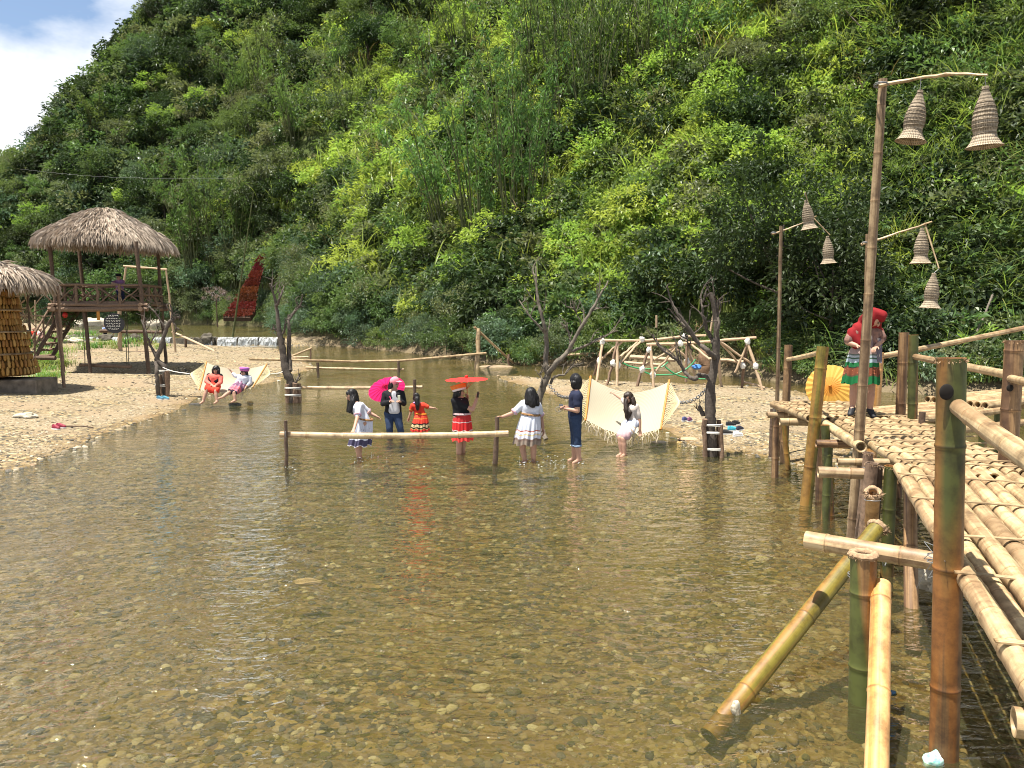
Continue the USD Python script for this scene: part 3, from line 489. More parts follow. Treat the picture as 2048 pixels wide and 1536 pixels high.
for gx in range(-30, 800, 54):
    for gy in range(30, 650, 50):
        a, b = gx + rt.uniform(-22, 22), gy + rt.uniform(-20, 20); h = HIT(a, b); u = rt.random(); w = rt.random()
        if h is None or (a > 560 and b > 190) or (a > 420 and b > 470) or (b > 560 and a > 250): continue
        up = b < 240
        k = ('dark', 'dark2', 'mid', 'mid2', 'olive', 'blue', 'lime', 'dark')[int(8 * u ** (1.25 if up else .85)) % 8]
        z_ = zone(a, b); plant(k, FOREST[k].split(' in the forest')[0].split(' crowded')[0].split(' rising')[0] + ' ' + z_, h - [0, 0, .7], w * .5 + .86, 'forest trees ' + z_ + ', ' + k)
# ------------------------------------------------------------------ the bamboo footbridge
BR = thing('bamboo_footbridge', 'pale bamboo footbridge with pole deck, posts and railings on the right bank', 'footbridge', (3.4, 7.4, 0))
rb = np.random.default_rng(3); _s = [100]
def sd(): _s[0] += 1; return _s[0]
DZ = 1.15
def deck(o, u, lo, hi, n, r, z, sides=12, jit=.12, node=.42):
    o, u = np.array(o, float), np.array(u, float) / np.hypot(*u); w = np.array([u[1], -u[0]])
    for k in range(n):
        p = o + w * (r + k * 2.06 * r); a, b = lo + rb.uniform(-jit, jit), hi + rb.uniform(-jit, jit); zz = z - r + rb.normal(0, .006); rr = r * rb.uniform(.9, 1.02)
        part(BR, 'deck_pole', culm([*(p + u * a), zz], [*(p + u * b), zz + rb.normal(0, .006)], rr, rr * .96, node * rb.uniform(.8, 1.25), sides, seed=sd()), BAM_PALE, smooth=True)
def slats(o, u, at, width, z, over=.06):
    o, u = np.array(o, float), np.array(u, float) / np.hypot(*u); w = np.array([u[1], -u[0]])
    for a in at:
        sk = rb.normal(0, .03); p0, p1 = o + u * (a + sk) - w * (over * .3), o + u * (a - sk) + w * (width + over * rb.uniform(.3, 2.5)); n = 9; t = np.linspace(0, 1, n)[:, None]; c = p0 + (p1 - p0) * t; hw = u * .021
        zt = z + .010 + .004 * rb.normal(size=n); A = np.column_stack([c - hw, zt]); B_ = np.column_stack([c + hw, zt]); v1, f1, u1 = quadstrip(A, B_); v2, f2, _ = quadstrip(A - [0, 0, .008], B_ - [0, 0, .008]); e1 = quadstrip(A - [0, 0, .008], A); e2 = quadstrip(B_, B_ - [0, 0, .008])
        part(BR, 'cross_slat', cat([(v1, f1[:, ::-1], u1), (v2, f2, u1), (e1[0], e1[1][:, ::-1], e1[2]), (e2[0], e2[1][:, ::-1], e2[2])]), BAM_RAIL)
U1, O1 = (.345, .938), (2.03, 3.05); U2, O2 = (.18, .984), (3.74, 7.42)
deck(O1, U1, -2.6, 4.75, 9, .064, DZ, 16, .10, .40); slats(O1, U1, (-.7, .35, 1.30, 2.12, 3.1, 4.05), 1.19, DZ)
deck(O2, U2, -.25, 3.75, 10, .056, DZ + .005, 14, .22, .40); slats(O2, U2, (-.05, .16, .55, .92, 1.3, 1.72, 2.15, 2.6, 3.05, 3.5), 1.16, DZ + .005)
deck((4.05, 10.75), (.06, .99), 0, 1.75, 11, .054, DZ + .012, 12, .08, .36); slats((4.05, 10.75), (.06, .99), (.15, .5, .85, 1.2, 1.55), 1.24, DZ + .012)
deck((6.25, 10.2), (.88, .475), -.75, 1.7, 1, .055, DZ + .0, 10); 
for k in range(9):
    u = np.array([.88, .475]); w = np.array([-.475, .88]); p = np.array([5.5, 10.75]) + w * .115 * k; q = np.array([7.05, 11.65]) + w * .115 * k
    part(BR, 'deck_pole', culm([*p, DZ - .06], [*(p + u * (2.1 + rb.uniform(-.1, .1))), DZ - .05], .055, None, .4, 10, seed=sd()), BAM_PALE, smooth=True)
    part(BR, 'deck_pole', culm([*q, DZ + .03], [*(q + u * 5), DZ + .10], .055, None, .4, 10, seed=sd()), BAM_PALE, smooth=True)
edge = np.array([3.70, 8.2]); part(BR, 'edge_pole', culm([3.86, 8.6, 1.09], [4.26, 11.0, 1.10], .062, .058, .34, 14, seed=sd()), BAM_PALE, smooth=True)
part(BR, 'edge_pole', culm([4.22, 10.95, 1.08], [4.1, 12.3, 1.12], .058, .052, .34, 12, seed=sd()), BAM_PALE, smooth=True)

def fibres(c, r, n, seed, up=.05, col=FIBRE):
    g = np.random.default_rng(seed); a = g.uniform(0, 6.28, n); rr = r * g.uniform(.7, 1.05, n); P = np.asarray(c) + np.stack([np.cos(a) * rr, np.sin(a) * rr, np.zeros(n) - .015], 1); D = np.stack([np.cos(a) * .5, np.sin(a) * .5, g.uniform(-.6, .9, n)], 1)
    return leaves(P, D, up * g.uniform(.4, 1.3, n), .009, rdir(g, n))
def shaggy(c, r, ax):
    v, f, _ = ring(np.asarray(c) - np.asarray(ax) * .004, r * .80, r * .30, ax, 40, 8); return v + (v - c) * ((meshkit.fbm(v * 60, 3, 4) - .5) * .5)[:, None], f, None
def post(b, t, r, mat, node=.60, fib=False, depth=.5, label=None, sides=16, rim=False):
    b, t = np.asarray(b, float), np.asarray(t, float); b2 = b + (b - t) / np.linalg.norm(b - t) * depth
    p = part(BR, 'post', culm(b2, t, r * 1.02, r * .96, node, sides, (False, True), seed=sd()), mat, label, smooth=True)
    if rim: part(p, 'cut_rim', shaggy(t, r, (t - b) / np.linalg.norm(t - b)), FIBRE, smooth=True)
    if fib: part(p, 'frayed_rim', fibres(t, r * .93, 110, sd(), r * .3), FIBRE)
    return p
def pp(bx, by, tx, ty, r, mat, dy=0, **k):
    b = G(bx, by); b[1] += dy; return post(b, W(tx, ty, b[1]), r, mat, **k)
FP = pp(1886, 1512, 1903, 716, .079, BAM_POST, node=.66, fib=True, label='thick green and orange foreground post with a rail through it', sides=24)
_b = G(1886, 1512); part(FP, 'rail_hole', ball(W(1893, 784, _b[1] - .068), .05, 2, (.8, .25, .9)), plain('hole_dark', (.012, .009, .007), .95), smooth=True)  # near-black flattened ball paints the shade inside the hole; the post stays solid
pp(1612, 1010, 1646, 693, .079, BAM_GREEN, node=.6); pp(1567, 925, 1577, 690, .068, BAM_BROWN)
post([5.37, 10.8, 0], W(1808, 665, 10.8), .068, BAM_BROWN); post([5.42, 10.5, 0], W(1827, 670, 10.5), .064, BAM_POST)
post([4.78, 7.5, 0], W(2029, 681, 7.5), .088, BAM_BROWN, fib=True, label='tan right hand post with round rail hole'); part(BR, 'rail_hole', ball(W(2020, 776, 7.41), .034, 2, (1, .3, 1)), M('hole_dark'), smooth=True)  # hole shade again painted as a dark ball set on the cane
post([5.72, 12.4, 0], W(1757, 705, 12.4), .085, BAM_ORANGE); post([5.3, 10.15, 0], W(1845, 824, 10.15), .042, DARKWOOD, sides=10)
pp(1660, 1030, 1650, 850, .055, BAM_POST); pp(1640, 1000, 1640, 852, .062, BAM_BROWN); pp(1665, 960, 1648, 840, .03, BAM_GREEN, sides=8)
pp(1543, 915, 1546, 818, .05, DARKWOOD, sides=9); pp(1551, 928, 1549, 815, .032, BARKGREY, sides=8); pp(1577, 938, 1568, 850, .045, BAM_GREEN, sides=10); pp(1560, 912, 1560, 815, .06, BAM_BROWN, sides=10)
post([3.46, 7.60, 0], [3.50, 7.55, 1.12], .062, WOOD, fib=True); post([3.60, 7.66, 0], [3.58, 7.60, 1.08], .05, DARKWOOD, fib=True); post([3.68, 7.52, 0], [3.66, 7.50, 1.10], .06, BAM_POST, fib=True); post([3.58, 7.95, 0], [3.62, 7.9, 1.16], .05, WOOD, fib=True)
post(G(1722, 1403), W(1727, 1108, G(1722, 1403)[1]), .084, BAM_POST, fib=True, rim=True, node=.5, label='short brown post with frayed cut top')
b = G(1749, 1610); post(b, W(1762, 1168, 5.02), .064, BAM_ORANGE, node=.58, label='peeling orange cane leaning in front of the beam')
nz_ = lambda v: np.asarray(v, float) / (np.linalg.norm(v) + 1e-9)
def brace(p, q, r, mat, label=None, fib=False):
    z = part(BR, 'brace', culm(p, q, r * 1.04, r * .95, .72, 18, seed=sd()), mat, label, smooth=True)
    if fib: part(z, 'cut_rim', shaggy(q, r * 1.1, nz_(np.asarray(q) - p)), FIBRE, smooth=True)
    if fib: part(z, 'frayed_rim', fibres(q, r, 110, sd(), r * .7), FIBRE)
p = G(1468, 1412); q = W(1755, 1055, 6.1); brace(p + (p - q) * .14, q, .066, BAM_GREEN, 'green brace slanting down into the shallow water', True)
brace(G(1762, 1130) + [0, .2, -.4], W(1746, 985, 6.9), .062, BAM_ORANGE, None, True); brace([3.45, 6.55, -.3], [3.75, 7.3, 1.0], .06, BAM_BROWN)
def beam(p, q, r, mat=BAM_PALE):
    return part(BR, 'cross_beam', culm(p, q, r, r * .95, .5, 16, seed=sd()), mat, smooth=True)
Z2 = .965
w1 = np.array([.80, -.60, 0]); a = np.array([2.10, 5.50, Z2]); beam(a, a + w1 * 1.9, .064)
a = np.array([3.10, 7.86, Z2]); beam(a, a + np.array([.98, -.2, 0]) * 1.7, .058); beam(a + [.25, .14, .08], a + np.array([.98, -.15, .03]) * 1.2 + [.1, .14, .06], .04)
a = np.array([3.86, 11.25, Z2 + .03]); beam(a, a + np.array([.99, -.1, 0]) * 1.7, .055); beam([3.95, 12.1, .98], [5.5, 12.0, .98], .05); beam([3.75, 9.6, .96], [5.2, 9.4, .96], .05, BAM_BROWN)
beam([2.0, 3.0, Z2], [3.3, 2.5, Z2], .06); beam([6.4, 11.0, .98], [6.0, 12.2, .98], .05); beam([8.8, 11.9, 1.03], [8.2, 13.4, 1.03], .05)
for x, y, zt in ((3.62, 4.4, 1.0), (3.15, 2.9, 1.0), (4.7, 7.3, .95), (4.2, 6.2, 1.0), (5.1, 9.3, 1.0), (3.9, 9.6, 1.0), (4.1, 12.1, 1.0), (5.4, 12.0, 1.0), (6.6, 10.9, 1.0), (6.2, 12.1, 1.0), (8.9, 12.0, 1.05), (8.3, 13.3, 1.05)):
    post([x, y, 0], [x + rb.normal(0, .03), y, zt], .055, BAM_BROWN if rb.random() < .6 else BAM_POST, sides=10)
def rail(p, q, r0, r1=None, node=.42, sides=14): return part(BR, 'rail', culm(p, q, r0, r1, node, sides, seed=sd()), BAM_RAIL, smooth=True)
rail(W(1893, 796, 4.62), W(2170, 995, 2.55), .045, .050, .36, 20); rail(W(1575, 719, 13.3), W(1643, 704, 10.45), .036); rail(W(1757, 714, 12.35), W(2140, 636, 14.4), .045, .04, .5)
rail(W(1828, 713, 10.5), W(2029, 752, 7.46), .040, .044); rail(W(2022, 757, 7.46), W(2160, 790, 5.9), .038)
for p0, r, ax in ((W(1886, 1115, 4.60), .084, (.1, 0, 1)), (W(1886, 1124, 4.60), .085, (0, .15, 1)), (W(1724, 1148, 5.2), .089, (0, .1, 1)), (W(1724, 1156, 5.2), .089, (.12, 0, 1)), (W(1745, 1000, 6.88), .067, (0, .1, 1)), (W(1740, 947, 7.72), .063, (1, 0, 0)), (W(1728, 947, 7.75), .063, (1, .1, 0)), (W(1770, 1112, 5.26), .071, (.8, -.6, 0)), (W(1700, 1098, 5.39), .070, (.8, -.6, .1)), (W(1672, 943, 7.84), .062, (1, 0, 0))):
    part(BR, 'wire_tie', ring(p0, r, .0035, ax, 16), WIRE)
g = np.random.default_rng(9); c0 = W(1880, 1120, 4.5)
for k in range(5): part(BR, 'wire_tie', stick([c0, c0 + g.normal(0, .07, 3), c0 + g.normal(0, .10, 3) + [0, 0, -.08]], .0025, .002, 4, 8), WIRE)
solo('rock', ball(W(1893, 1168, 7.15) * [1, 1, 0] + [0, 0, .08], .19, 4, (1.5, .8, .9), 5, .7), plain('pale_rock', (.42, .37, .28), .9, .4, 9, .02), 'pale rough rock in the shadow under the bridge deck', 'rock', smooth=True)
solo('plastic_bag', ball(G(1853, 1508) + [0, -.08, .0], .055, 3, (1, .8, 1.1), 8, .3), plain('bag_print', (.75, .75, .7), .4, .6, 26, 0, (.05, .42, .34)), 'crumpled colourful plastic bag at the foot of the thick post', 'plastic bag', smooth=True)
solo('plastic_bag', ball(G(1467, 1412) + [-.01, -.09, .02], .045, 3, (.7, .7, 1.5), 9, .35), plain('bag_pale', (.5, .48, .38), .4, .6, 40, 0, (.16, .12, .07)), 'scrap of pale plastic caught at the foot of the slanting brace', 'plastic bag', smooth=True)
solo('plastic_bag', ball(G(1782, 1392) + [0, .05, .0], .04, 3, (1.5, 1, .5), 10, .6), plain('bag_blue', (.06, .16, .28), .5, .5, 30), 'small blue plastic scrap in the water beside the short post', 'plastic bag', smooth=True)

# ------------------------------------------------------------------ lamp posts with woven fish trap lanterns
usdkit.material(stage, M('woven_cane'), {'uv': ('uvmap', {'attribute': 'st'}), 'w1': ('wave_texture', {'bands_direction': 'x', 'scale': 14, 'distortion': .4, 'detail': 1}), 'w2': ('wave_texture', {'bands_direction': 'y', 'scale': 9.0, 'distortion': 1.2, 'detail': 2, 'detail_scale': 2}), 'mu': ('math', {'math_type': 'multiply_add', 'value2': .6, 'value3': .1}), 'ad': ('math', {'math_type': 'add'}),
    'n': ('noise_texture', {'scale': 14, 'detail': 4.0}), 'ad2': ('math', {'math_type': 'multiply'}), 'r': ('rgb_ramp', {'ramp': [(.06, (.11, .08, .05)), (.3, (.27, .21, .14)), (.8, (.46, .375, .27))]}), 'b': ('bump', {'strength': .8, 'distance': .01}), 'p': ('principled_bsdf', {'roughness': .75, 'specular_ior_level': .25})},
    [('uv.UV', 'w1.vector'), ('uv.UV', 'w2.vector'), ('w2.fac', 'mu.value1'), ('mu.value', 'ad.value1'), ('w1.fac', 'ad.value2'), ('uv.UV', 'n.vector'), ('ad.value', 'ad2.value1'), ('n.fac', 'ad2.value2'), ('ad2.value', 'r.fac'), ('r.color', 'p.base_color'), ('ad.value', 'b.height'), ('b.normal', 'p.normal')], surface='p.BSDF')
def revolve(prof, c, sides=40, flute=0.0, ax=None):
    prof = np.asarray(prof, float); P = np.stack([np.zeros(len(prof)), np.zeros(len(prof)), prof[:, 1]], 1); ang = np.linspace(0, 2 * np.pi, sides + 1); fl = 1 + flute * (np.arange(sides + 1) % 2)
    v = np.stack([prof[:, :1] * np.cos(ang) * fl, prof[:, :1] * np.sin(ang) * fl, np.repeat(prof[:, 1:], sides + 1, 1)], -1).reshape(-1, 3)
    s = np.concatenate([[0], np.cumsum(np.linalg.norm(np.diff(prof, axis=0), axis=1))]); uv = np.stack([np.tile(ang / (2 * np.pi), len(prof)), np.repeat(s, sides + 1)], 1)
    if ax is not None:
        z = np.asarray(ax, float) / np.linalg.norm(ax); x = np.cross([0, 1.0, 0.2], z); x /= np.linalg.norm(x); v = v @ np.stack([x, np.cross(z, x), z])
    return v + np.asarray(c), grid_faces(len(prof), sides)[:, ::-1], uv
def lantern(top, bottom, label, sway=0):
    top, bot = np.asarray(top, float), np.asarray(bottom, float); h = np.linalg.norm(top - bot); ax = (top - bot) / h
    t = thing('woven_lantern', label, 'lantern', top, 'woven lanterns hanging from bamboo posts')
    body = [(.165, .21), (.178, .28), (.190, .36), (.188, .46), (.172, .56), (.145, .68), (.105, .80), (.068, .90), (.048, .955), (.055, 1.0), (.03, .985)]
    fl = [(.290, 0), (.262, .02), (.225, .07), (.190, .14), (.170, .205), (.160, .212), (.176, .14), (.215, .06), (.27, .008)]
    part(t, 'woven_body', revolve(np.array(body) * h, bot, 44, .02, ax), M('woven_cane'), smooth=True); part(t, 'flared_skirt', revolve(np.array(fl) * h, bot, 44, .03, ax), M('woven_cane'), smooth=True)
    for s, r in ((.212, .172), (.30, .186), (.37, .194), (.44, .192), (.51, .184), (.58, .172), (.655, .154), (.73, .131), (.955, .053)): part(t, 'woven_band', ring(bot + ax * s * h, r * h, .011 * h, ax, 30, 5), M('woven_cane'))
    return t
def lamp_post(label, base, top, r, arm, mat=BAM_TAN, extra=None, ra=.022):
    t = thing('lamp_post', label, 'lamp post', base, 'bamboo lamp posts by the bridge'); base, top = np.asarray(base, float), np.asarray(top, float); d = base - top
    part(t, 'pole', culm(base + d / np.linalg.norm(d) * .5, top, r, r * .72, .52, 14, (False, True), seed=sd()), mat, smooth=True)
    part(t, 'arm', stick(arm, ra, ra * .55, 7, 12, .004, sd()), BAM_RAIL, smooth=True)
    for e in extra or []: part(t, 'hanging_stick', stick(e, ra * .7, ra * .5, 6, 6), BAM_RAIL, smooth=True)
    for k in range(2): part(t, 'binding', ring(np.asarray(arm[0]) * .88 + np.asarray(arm[1]) * .12 + [0, 0, .01 * k], r * 1.15, .006, (.1 * k, .1, 1), 12), WIRE)
    return t
def hang(a, b, parent): part(parent, 'cord', stick([a, b], .004, .004, 4, 3), WIRE)
b = G(1703, 1078); t = W(1766, 158, 8.7); lp = lamp_post('tallest bamboo lamp post rising beside the bridge deck', b, t, .062, [W(1757, 172, 8.64), W(1800, 162, 8.6), W(1895, 148, 8.2), W(1975, 150, 7.9)])
part(lp, 'arm', stick([W(1838, 156, 8.5), W(1905, 150, 8.2)], .013, .01, 6, 5), BAM_RAIL, smooth=True)
hang(W(1842, 157, 8.42), W(1840, 182, 8.42), lp); hang(W(1970, 151, 7.92), W(1972, 174, 7.92), lp)
lantern(W(1841, 181, 8.42), W(1821, 283, 8.42), 'left lantern of the two under the arm of the tallest post'); lantern(W(1971, 173, 7.9), W(1969, 294, 7.9), 'largest lantern hanging at the far right of the tallest post')
yb = 13.0; b = np.array([W(1738, 600, yb)[0], yb, 0]); lp = lamp_post('bamboo lamp post partly hidden behind the tallest post', b, W(1735, 468, yb), .045, [W(1722, 489, yb), W(1790, 468, yb - .1), W(1864, 443, yb - .4)], extra=[[W(1849, 446, yb - .3), W(1878, 537, yb - .6)]])
hang(W(1846, 446, yb - .3), W(1845, 456, yb - .3), lp); hang(W(1878, 537, yb - .6), W(1867, 547, yb - .6), lp)
lantern(W(1845, 456, yb - .3), W(1841, 527, yb - .3), 'lantern just under the tip of the middle lamp arm'); lantern(W(1868, 546, yb - .6), W(1860, 616, yb - .6), 'lowest lantern hanging from a slanting stick above the railing')
b = np.array([W(1561, 600, 13.9)[0], 13.9, gz(4.7, 13.9)]); lp = lamp_post('slim bamboo lamp post at the far end of the bridge', b, W(1562, 452, 13.9), .040, [W(1543, 468, 13.9), W(1580, 456, 13.9), W(1633, 432, 13.7)], ra=.017, extra=[[W(1626, 436, 13.6), W(1610, 385, 13.4)], [W(1627, 436, 13.7), W(1660, 470, 13.6)]])
lantern(W(1612, 400, 13.45), W(1619, 458, 13.45), 'small dark lantern highest on the slim lamp post'); lantern(W(1655, 472, 13.6), W(1657, 527, 13.6), 'small dark lantern lower right of the slim lamp post')
# ------------------------------------------------------------------ plants one can tell apart
rg = np.random.default_rng(12)
def on(px, py, dz=.3):
    h = HIT(px, py); return (W(px, py, 60) if h is None else h) - [0, 0, dz]
def stand(kind, px, py, s, sz, label, group=None, tilt=None, rot=None):
    plant(kind, label, on(px, py), s, group, rot, 'bamboo' if kind[:3] == 'bam' else 'tree', tilt, sz)
G1 = 'bamboo stands on the hillside'
stand('bamA', 965, 510, .8, 1.15, 'tall bamboo clump in the centre of the slope, canes bare at the foot', G1); stand('bamB', 1045, 470, .7, 1.0, 'dense bamboo clump right behind the central tall clump', G1); stand('bamC', 895, 500, .9, .95, 'thin leaning bamboo clump at the left of the central stand', G1, (.0, -.22)); stand('bamC', 1010, 430, .8, 1.1, 'slim bamboo clump just above the central stand', G1)
stand('bamB', 1135, 262, .75, 1.25, 'huge dark bamboo clump high on the slope casting a shadow below', G1); stand('bamA', 1180, 288, .62, 1.15, 'bamboo clump with yellow canes beside the huge dark clump', G1); stand('bamA', 1085, 215, .72, 1.2, 'bamboo clump at the top edge left of the huge clump', G1)
stand('bamC', 1238, 205, .9, .9, 'small bamboo clump on the bright upper slope', G1); stand('bamB', 1305, 180, .62, .85, 'compact bamboo clump beside the pale leaved trees', G1); stand('bamC', 1345, 195, .7, .8, 'thin bamboo clump on the bright upper right slope', G1)
stand('bamB', 395, 560, 1.15, 1.6, 'large feathery bamboo clump right behind the thatched lookout', G1); stand('bamA', 440, 565, 1.15, 1.55, 'tall bamboo clump with many bare canes left of the flower steps', G1); stand('bamC', 478, 560, 1.1, 1.35, 'slim bamboo clump just left of the flower steps', G1)
stand('bamB', 520, 235, 1.0, 1.25, 'feathery bamboo clump high on the dark forest slope', G1); stand('bamA', 490, 240, .9, 1.1, 'bamboo clump at the left of the high feathery clump', G1); stand('bamC', 200, 300, 1.1, 1.0, 'bamboo clump on the far left ridge', G1); stand('bamC', 590, 300, 1.0, 1.1, 'pale thin bamboo clump above the dark gully', G1)
stand('bamC', 700, 300, .8, .95, 'spindly bamboo clump beside the bare sunny slope', G1); stand('bamA', 930, 130, .9, 1.0, 'bamboo clump under the dark upper forest', G1); stand('bamC', 860, 180, .9, .9, 'slender bamboo clump at the head of the slope', G1)
# broad dark tree on the right and its neighbours
_t = on(1560, 700, .4)
make_tree('glossy_tree', 'broad dark glossy leaved tree behind the slim lamp post', L_DARK, _t, (201, 7.4, (2.9, 2.4, 3.1), 4.6, 80, 70, .27, .10, .30, .15), 'trees at the foot of the slope')
_t = on(1660, 720, .4); make_tree('glossy_tree', 'dark leafy tree right of the broad glossy tree', L_DARK, _t, (202, 6, (2.0, 1.9, 2.3), 3.2, 54, 60, .25, .10, .32, .12), 'trees at the foot of the slope')
for px, py, s, l in ((1225, 175, .62, 'pale leaved sapling on the bright upper slope, left one'), (1268, 130, .7, 'pale leaved sapling highest on the bright upper slope'), (1182, 150, .55, 'pale leaved sapling next to the huge bamboo clump'), (1325, 255, .36, 'small silvery leaved sapling alone on the grass slope'), (1500, 330, .5, 'pale sapling above the broad glossy tree')):
    stand('pale', px, py, s, s, l, 'pale saplings on the slope')
for px, py, k, s, l in ((1420, 210, 'olive', .55, 'olive small tree among the grass of the upper right slope'), (1500, 180, 'olive', .5, 'olive bushy tree near the upper right rim'), (1640, 120, 'mid', .6, 'mid green tree at the upper right rim'), (1760, 60, 'mid2', .7, 'slender tree at the top right edge'), (1880, 70, 'mid', .7, 'rounded tree at the top right corner'), (1990, 40, 'dark', .7, 'dark tree at the top right corner'),
                        (560, 330, 'olive', 1.05, 'yellowish rounded tree at the head of the dark gully'), (575, 440, 'dark', 1.0, 'dark tree filling the gully above the flower steps'), (545, 500, 'dark2', .8, 'dark tree at the top of the flower steps'), (610, 380, 'lime', .8, 'light yellow green tree overhanging the dark gully'), (690, 250, 'blue', .75, 'blue green tree beside the bare sunny slope'), (650, 330, 'dark', .6, 'dark drooping tree on the mid slope'),
                        (720, 120, 'dark', .9, 'dark tree under the skyline of the far slope'), (800, 70, 'dark2', 1.0, 'tall dark tree near the top centre'), (860, 60, 'dark', 1.0, 'wide dark tree near the top centre'), (660, 60, 'mid', 1.0, 'mid green tree below the skyline of the far slope'), (760, 30, 'dark2', 1.0, 'dark tree at the top edge left of centre'), (920, 30, 'dark', .9, 'dark tree at the top edge right of centre'), (610, 110, 'mid', 1.0, 'rounded tree on the far slope beside the high bamboo'), (640, 180, 'olive', .9, 'olive tree on the far slope below the skyline'), (1010, 40, 'mid2', .9, 'slender tree at the top edge beside the bamboo'), (1420, 40, 'mid', .6, 'mid green tree at the top edge of the bright slope'), (1540, 50, 'lime', .6, 'lime tree at the top edge of the bright slope'), (990, 560, 'mid', .40, 'leafy bush below the central bamboo'),):
    stand(k, px, py, s, s, l, 'single trees on the slope')
GS = {'shrubM': 'mid green shrub in the thicket along the far river bank', 'shrubB': 'blue green shrub in the thicket along the far river bank', 'shrubO': 'olive shrub in the thicket along the far river bank', 'shrubL': 'lime green shrub on the sunny slope', 'shrubD': 'dark shrub on the sunny slope'}
rq = np.random.default_rng(44)
bz = lambda x: 'beside the upper pool' if x < 560 else 'on the bank right of the weir' if x < 720 else 'on the bank behind the pink parasol' if x < 880 else 'on the bank left of the pale mast' if x < 1010 else 'on the bank behind the forked river tree' if x < 1130 else 'below the corn plants'
bl = LineString(BANK[2:19])
for k in range(84):                                             # the thicket at the water's edge
    t = (k + rq.uniform(-.3, .3)) / 84; p = bl.interpolate(t, normalized=True); q = bl.interpolate(min(1, t + .01), normalized=True); n = np.array([q.y - p.y, p.x - q.x]); n /= np.linalg.norm(n) + 1e-9
    for row in range(2):
        off = rq.uniform(.05, .7) + row * rq.uniform(1.1, 2.0); x, y = p.x + n[0] * off, p.y + n[1] * off; fx, fy = PROJ([x, y, 1.0])
        if sdist(HILLREG, np.array([x]), np.array([y]))[0] < .3: x, y = p.x - n[0] * off, p.y - n[1] * off
        if 1240 < fx[0] < 1560: continue
        if fx[0] > 1560 and rq.random() < .4: continue
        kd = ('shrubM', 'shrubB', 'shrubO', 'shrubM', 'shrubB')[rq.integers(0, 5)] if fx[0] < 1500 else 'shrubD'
        s = rq.uniform(.6, 1.15) * (.8 + .35 * row) * (1 + max(0, y - 40) / 90)
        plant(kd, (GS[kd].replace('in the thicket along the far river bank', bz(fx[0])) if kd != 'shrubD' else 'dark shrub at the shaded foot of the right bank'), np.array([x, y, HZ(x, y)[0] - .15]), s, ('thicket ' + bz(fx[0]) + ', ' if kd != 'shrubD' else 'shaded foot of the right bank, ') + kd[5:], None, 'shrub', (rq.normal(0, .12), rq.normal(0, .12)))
for k in range(95):
    px, py = rq.uniform(620, 1700), rq.uniform(120, 640); h = HIT(px, py)
    if h is None: continue
    kd = 'shrubL' if rq.random() < .66 else 'shrubD'
    sz_ = ('high up ' if py < 300 else 'low down ' if py > 480 else '') + ('left of the central bamboo' if px < 940 else 'right of the central bamboo' if px < 1250 else 'above the pole frame' if px < 1480 else 'above the glossy tree'); plant(kd, GS[kd].replace('on the sunny slope', 'on the slope ' + sz_), h - [0, 0, .25], rq.uniform(.6, 1.35) * (.7 + h[1] / 110), 'slope shrubs ' + sz_ + kd[5:], None, 'shrub', (rq.normal(0, .12), rq.normal(0, .12)))
# long arching grass on the steep right bank, corn-like grass by the scree
def tuft_cloud(name, label, cate, mats, n, region, h, lean, w, sc, seed, blade=44):
    g = np.random.default_rng(seed); pts = []
    while len(pts) < n:
        q = HIT(g.uniform(region[0], region[1]), g.uniform(region[2], region[3]))
        if q is not None: pts.append(q + g.normal(0, .3, 3) * [1, 1, 0] - [0, 0, .05])
    P = np.array(pts); k = len(mats)
    scatter('/World', name, [(blades(np.random.default_rng(seed + i), blade, (0, 0, 0), h, lean, w, 5, .16), m) for i, m in enumerate(mats)], P, g.uniform(0, 6.28, n), sc * g.uniform(.6, 1.3, n), g.integers(0, k, n), label, cate, tilt=g.normal(0, .35, n))
tuft_cloud('long_grass', 'long arching grass hanging down the steep right bank', 'grass', [L_PALE, L_GRASS, L_BAM, L_OLIVE], 900, (1640, 2150, -40, 740), 2.1, 1.15, .040, .85, 61)
tuft_cloud('long_grass', 'light arching grass tufts on the sunny slope', 'grass', [L_GRASS, L_LIME, L_DRY, L_PALE], 650, (820, 1700, 20, 600), 1.5, .95, .032, .9, 67)
tuft_cloud('corn_plants', 'fresh green corn like plants on the bank beside the scree', 'corn plants', [L_CORN], 70, (1110, 1275, 610, 700), 1.5, .75, .085, .75, 71, 12)
tuft_cloud('dry_twigs', 'dry stalks and twigs lying on the muddy bank', 'dry stalks', [L_DRY], 160, (1040, 1600, 655, 745), .8, 1.4, .02, .7, 73, 20)
# bare twigs and leaning stalks on the right bank
for k, (a, b_, r) in enumerate((((1985, 590, 27), (1920, 760, 25.5), .045), ((1690, 20, 44), (1765, 110, 43), .05))):
    solo('dead_stem', stick([W(*a), (W(*a) + W(*b_)) / 2 + [0, 0, .1], W(*b_)], r * .8, r, 6, 8, .02, k), BARKGREY, ('leaning pale dead stem behind the right railing', 'bare grey stem curving near the top right edge')[k], 'dead stem', smooth=True)
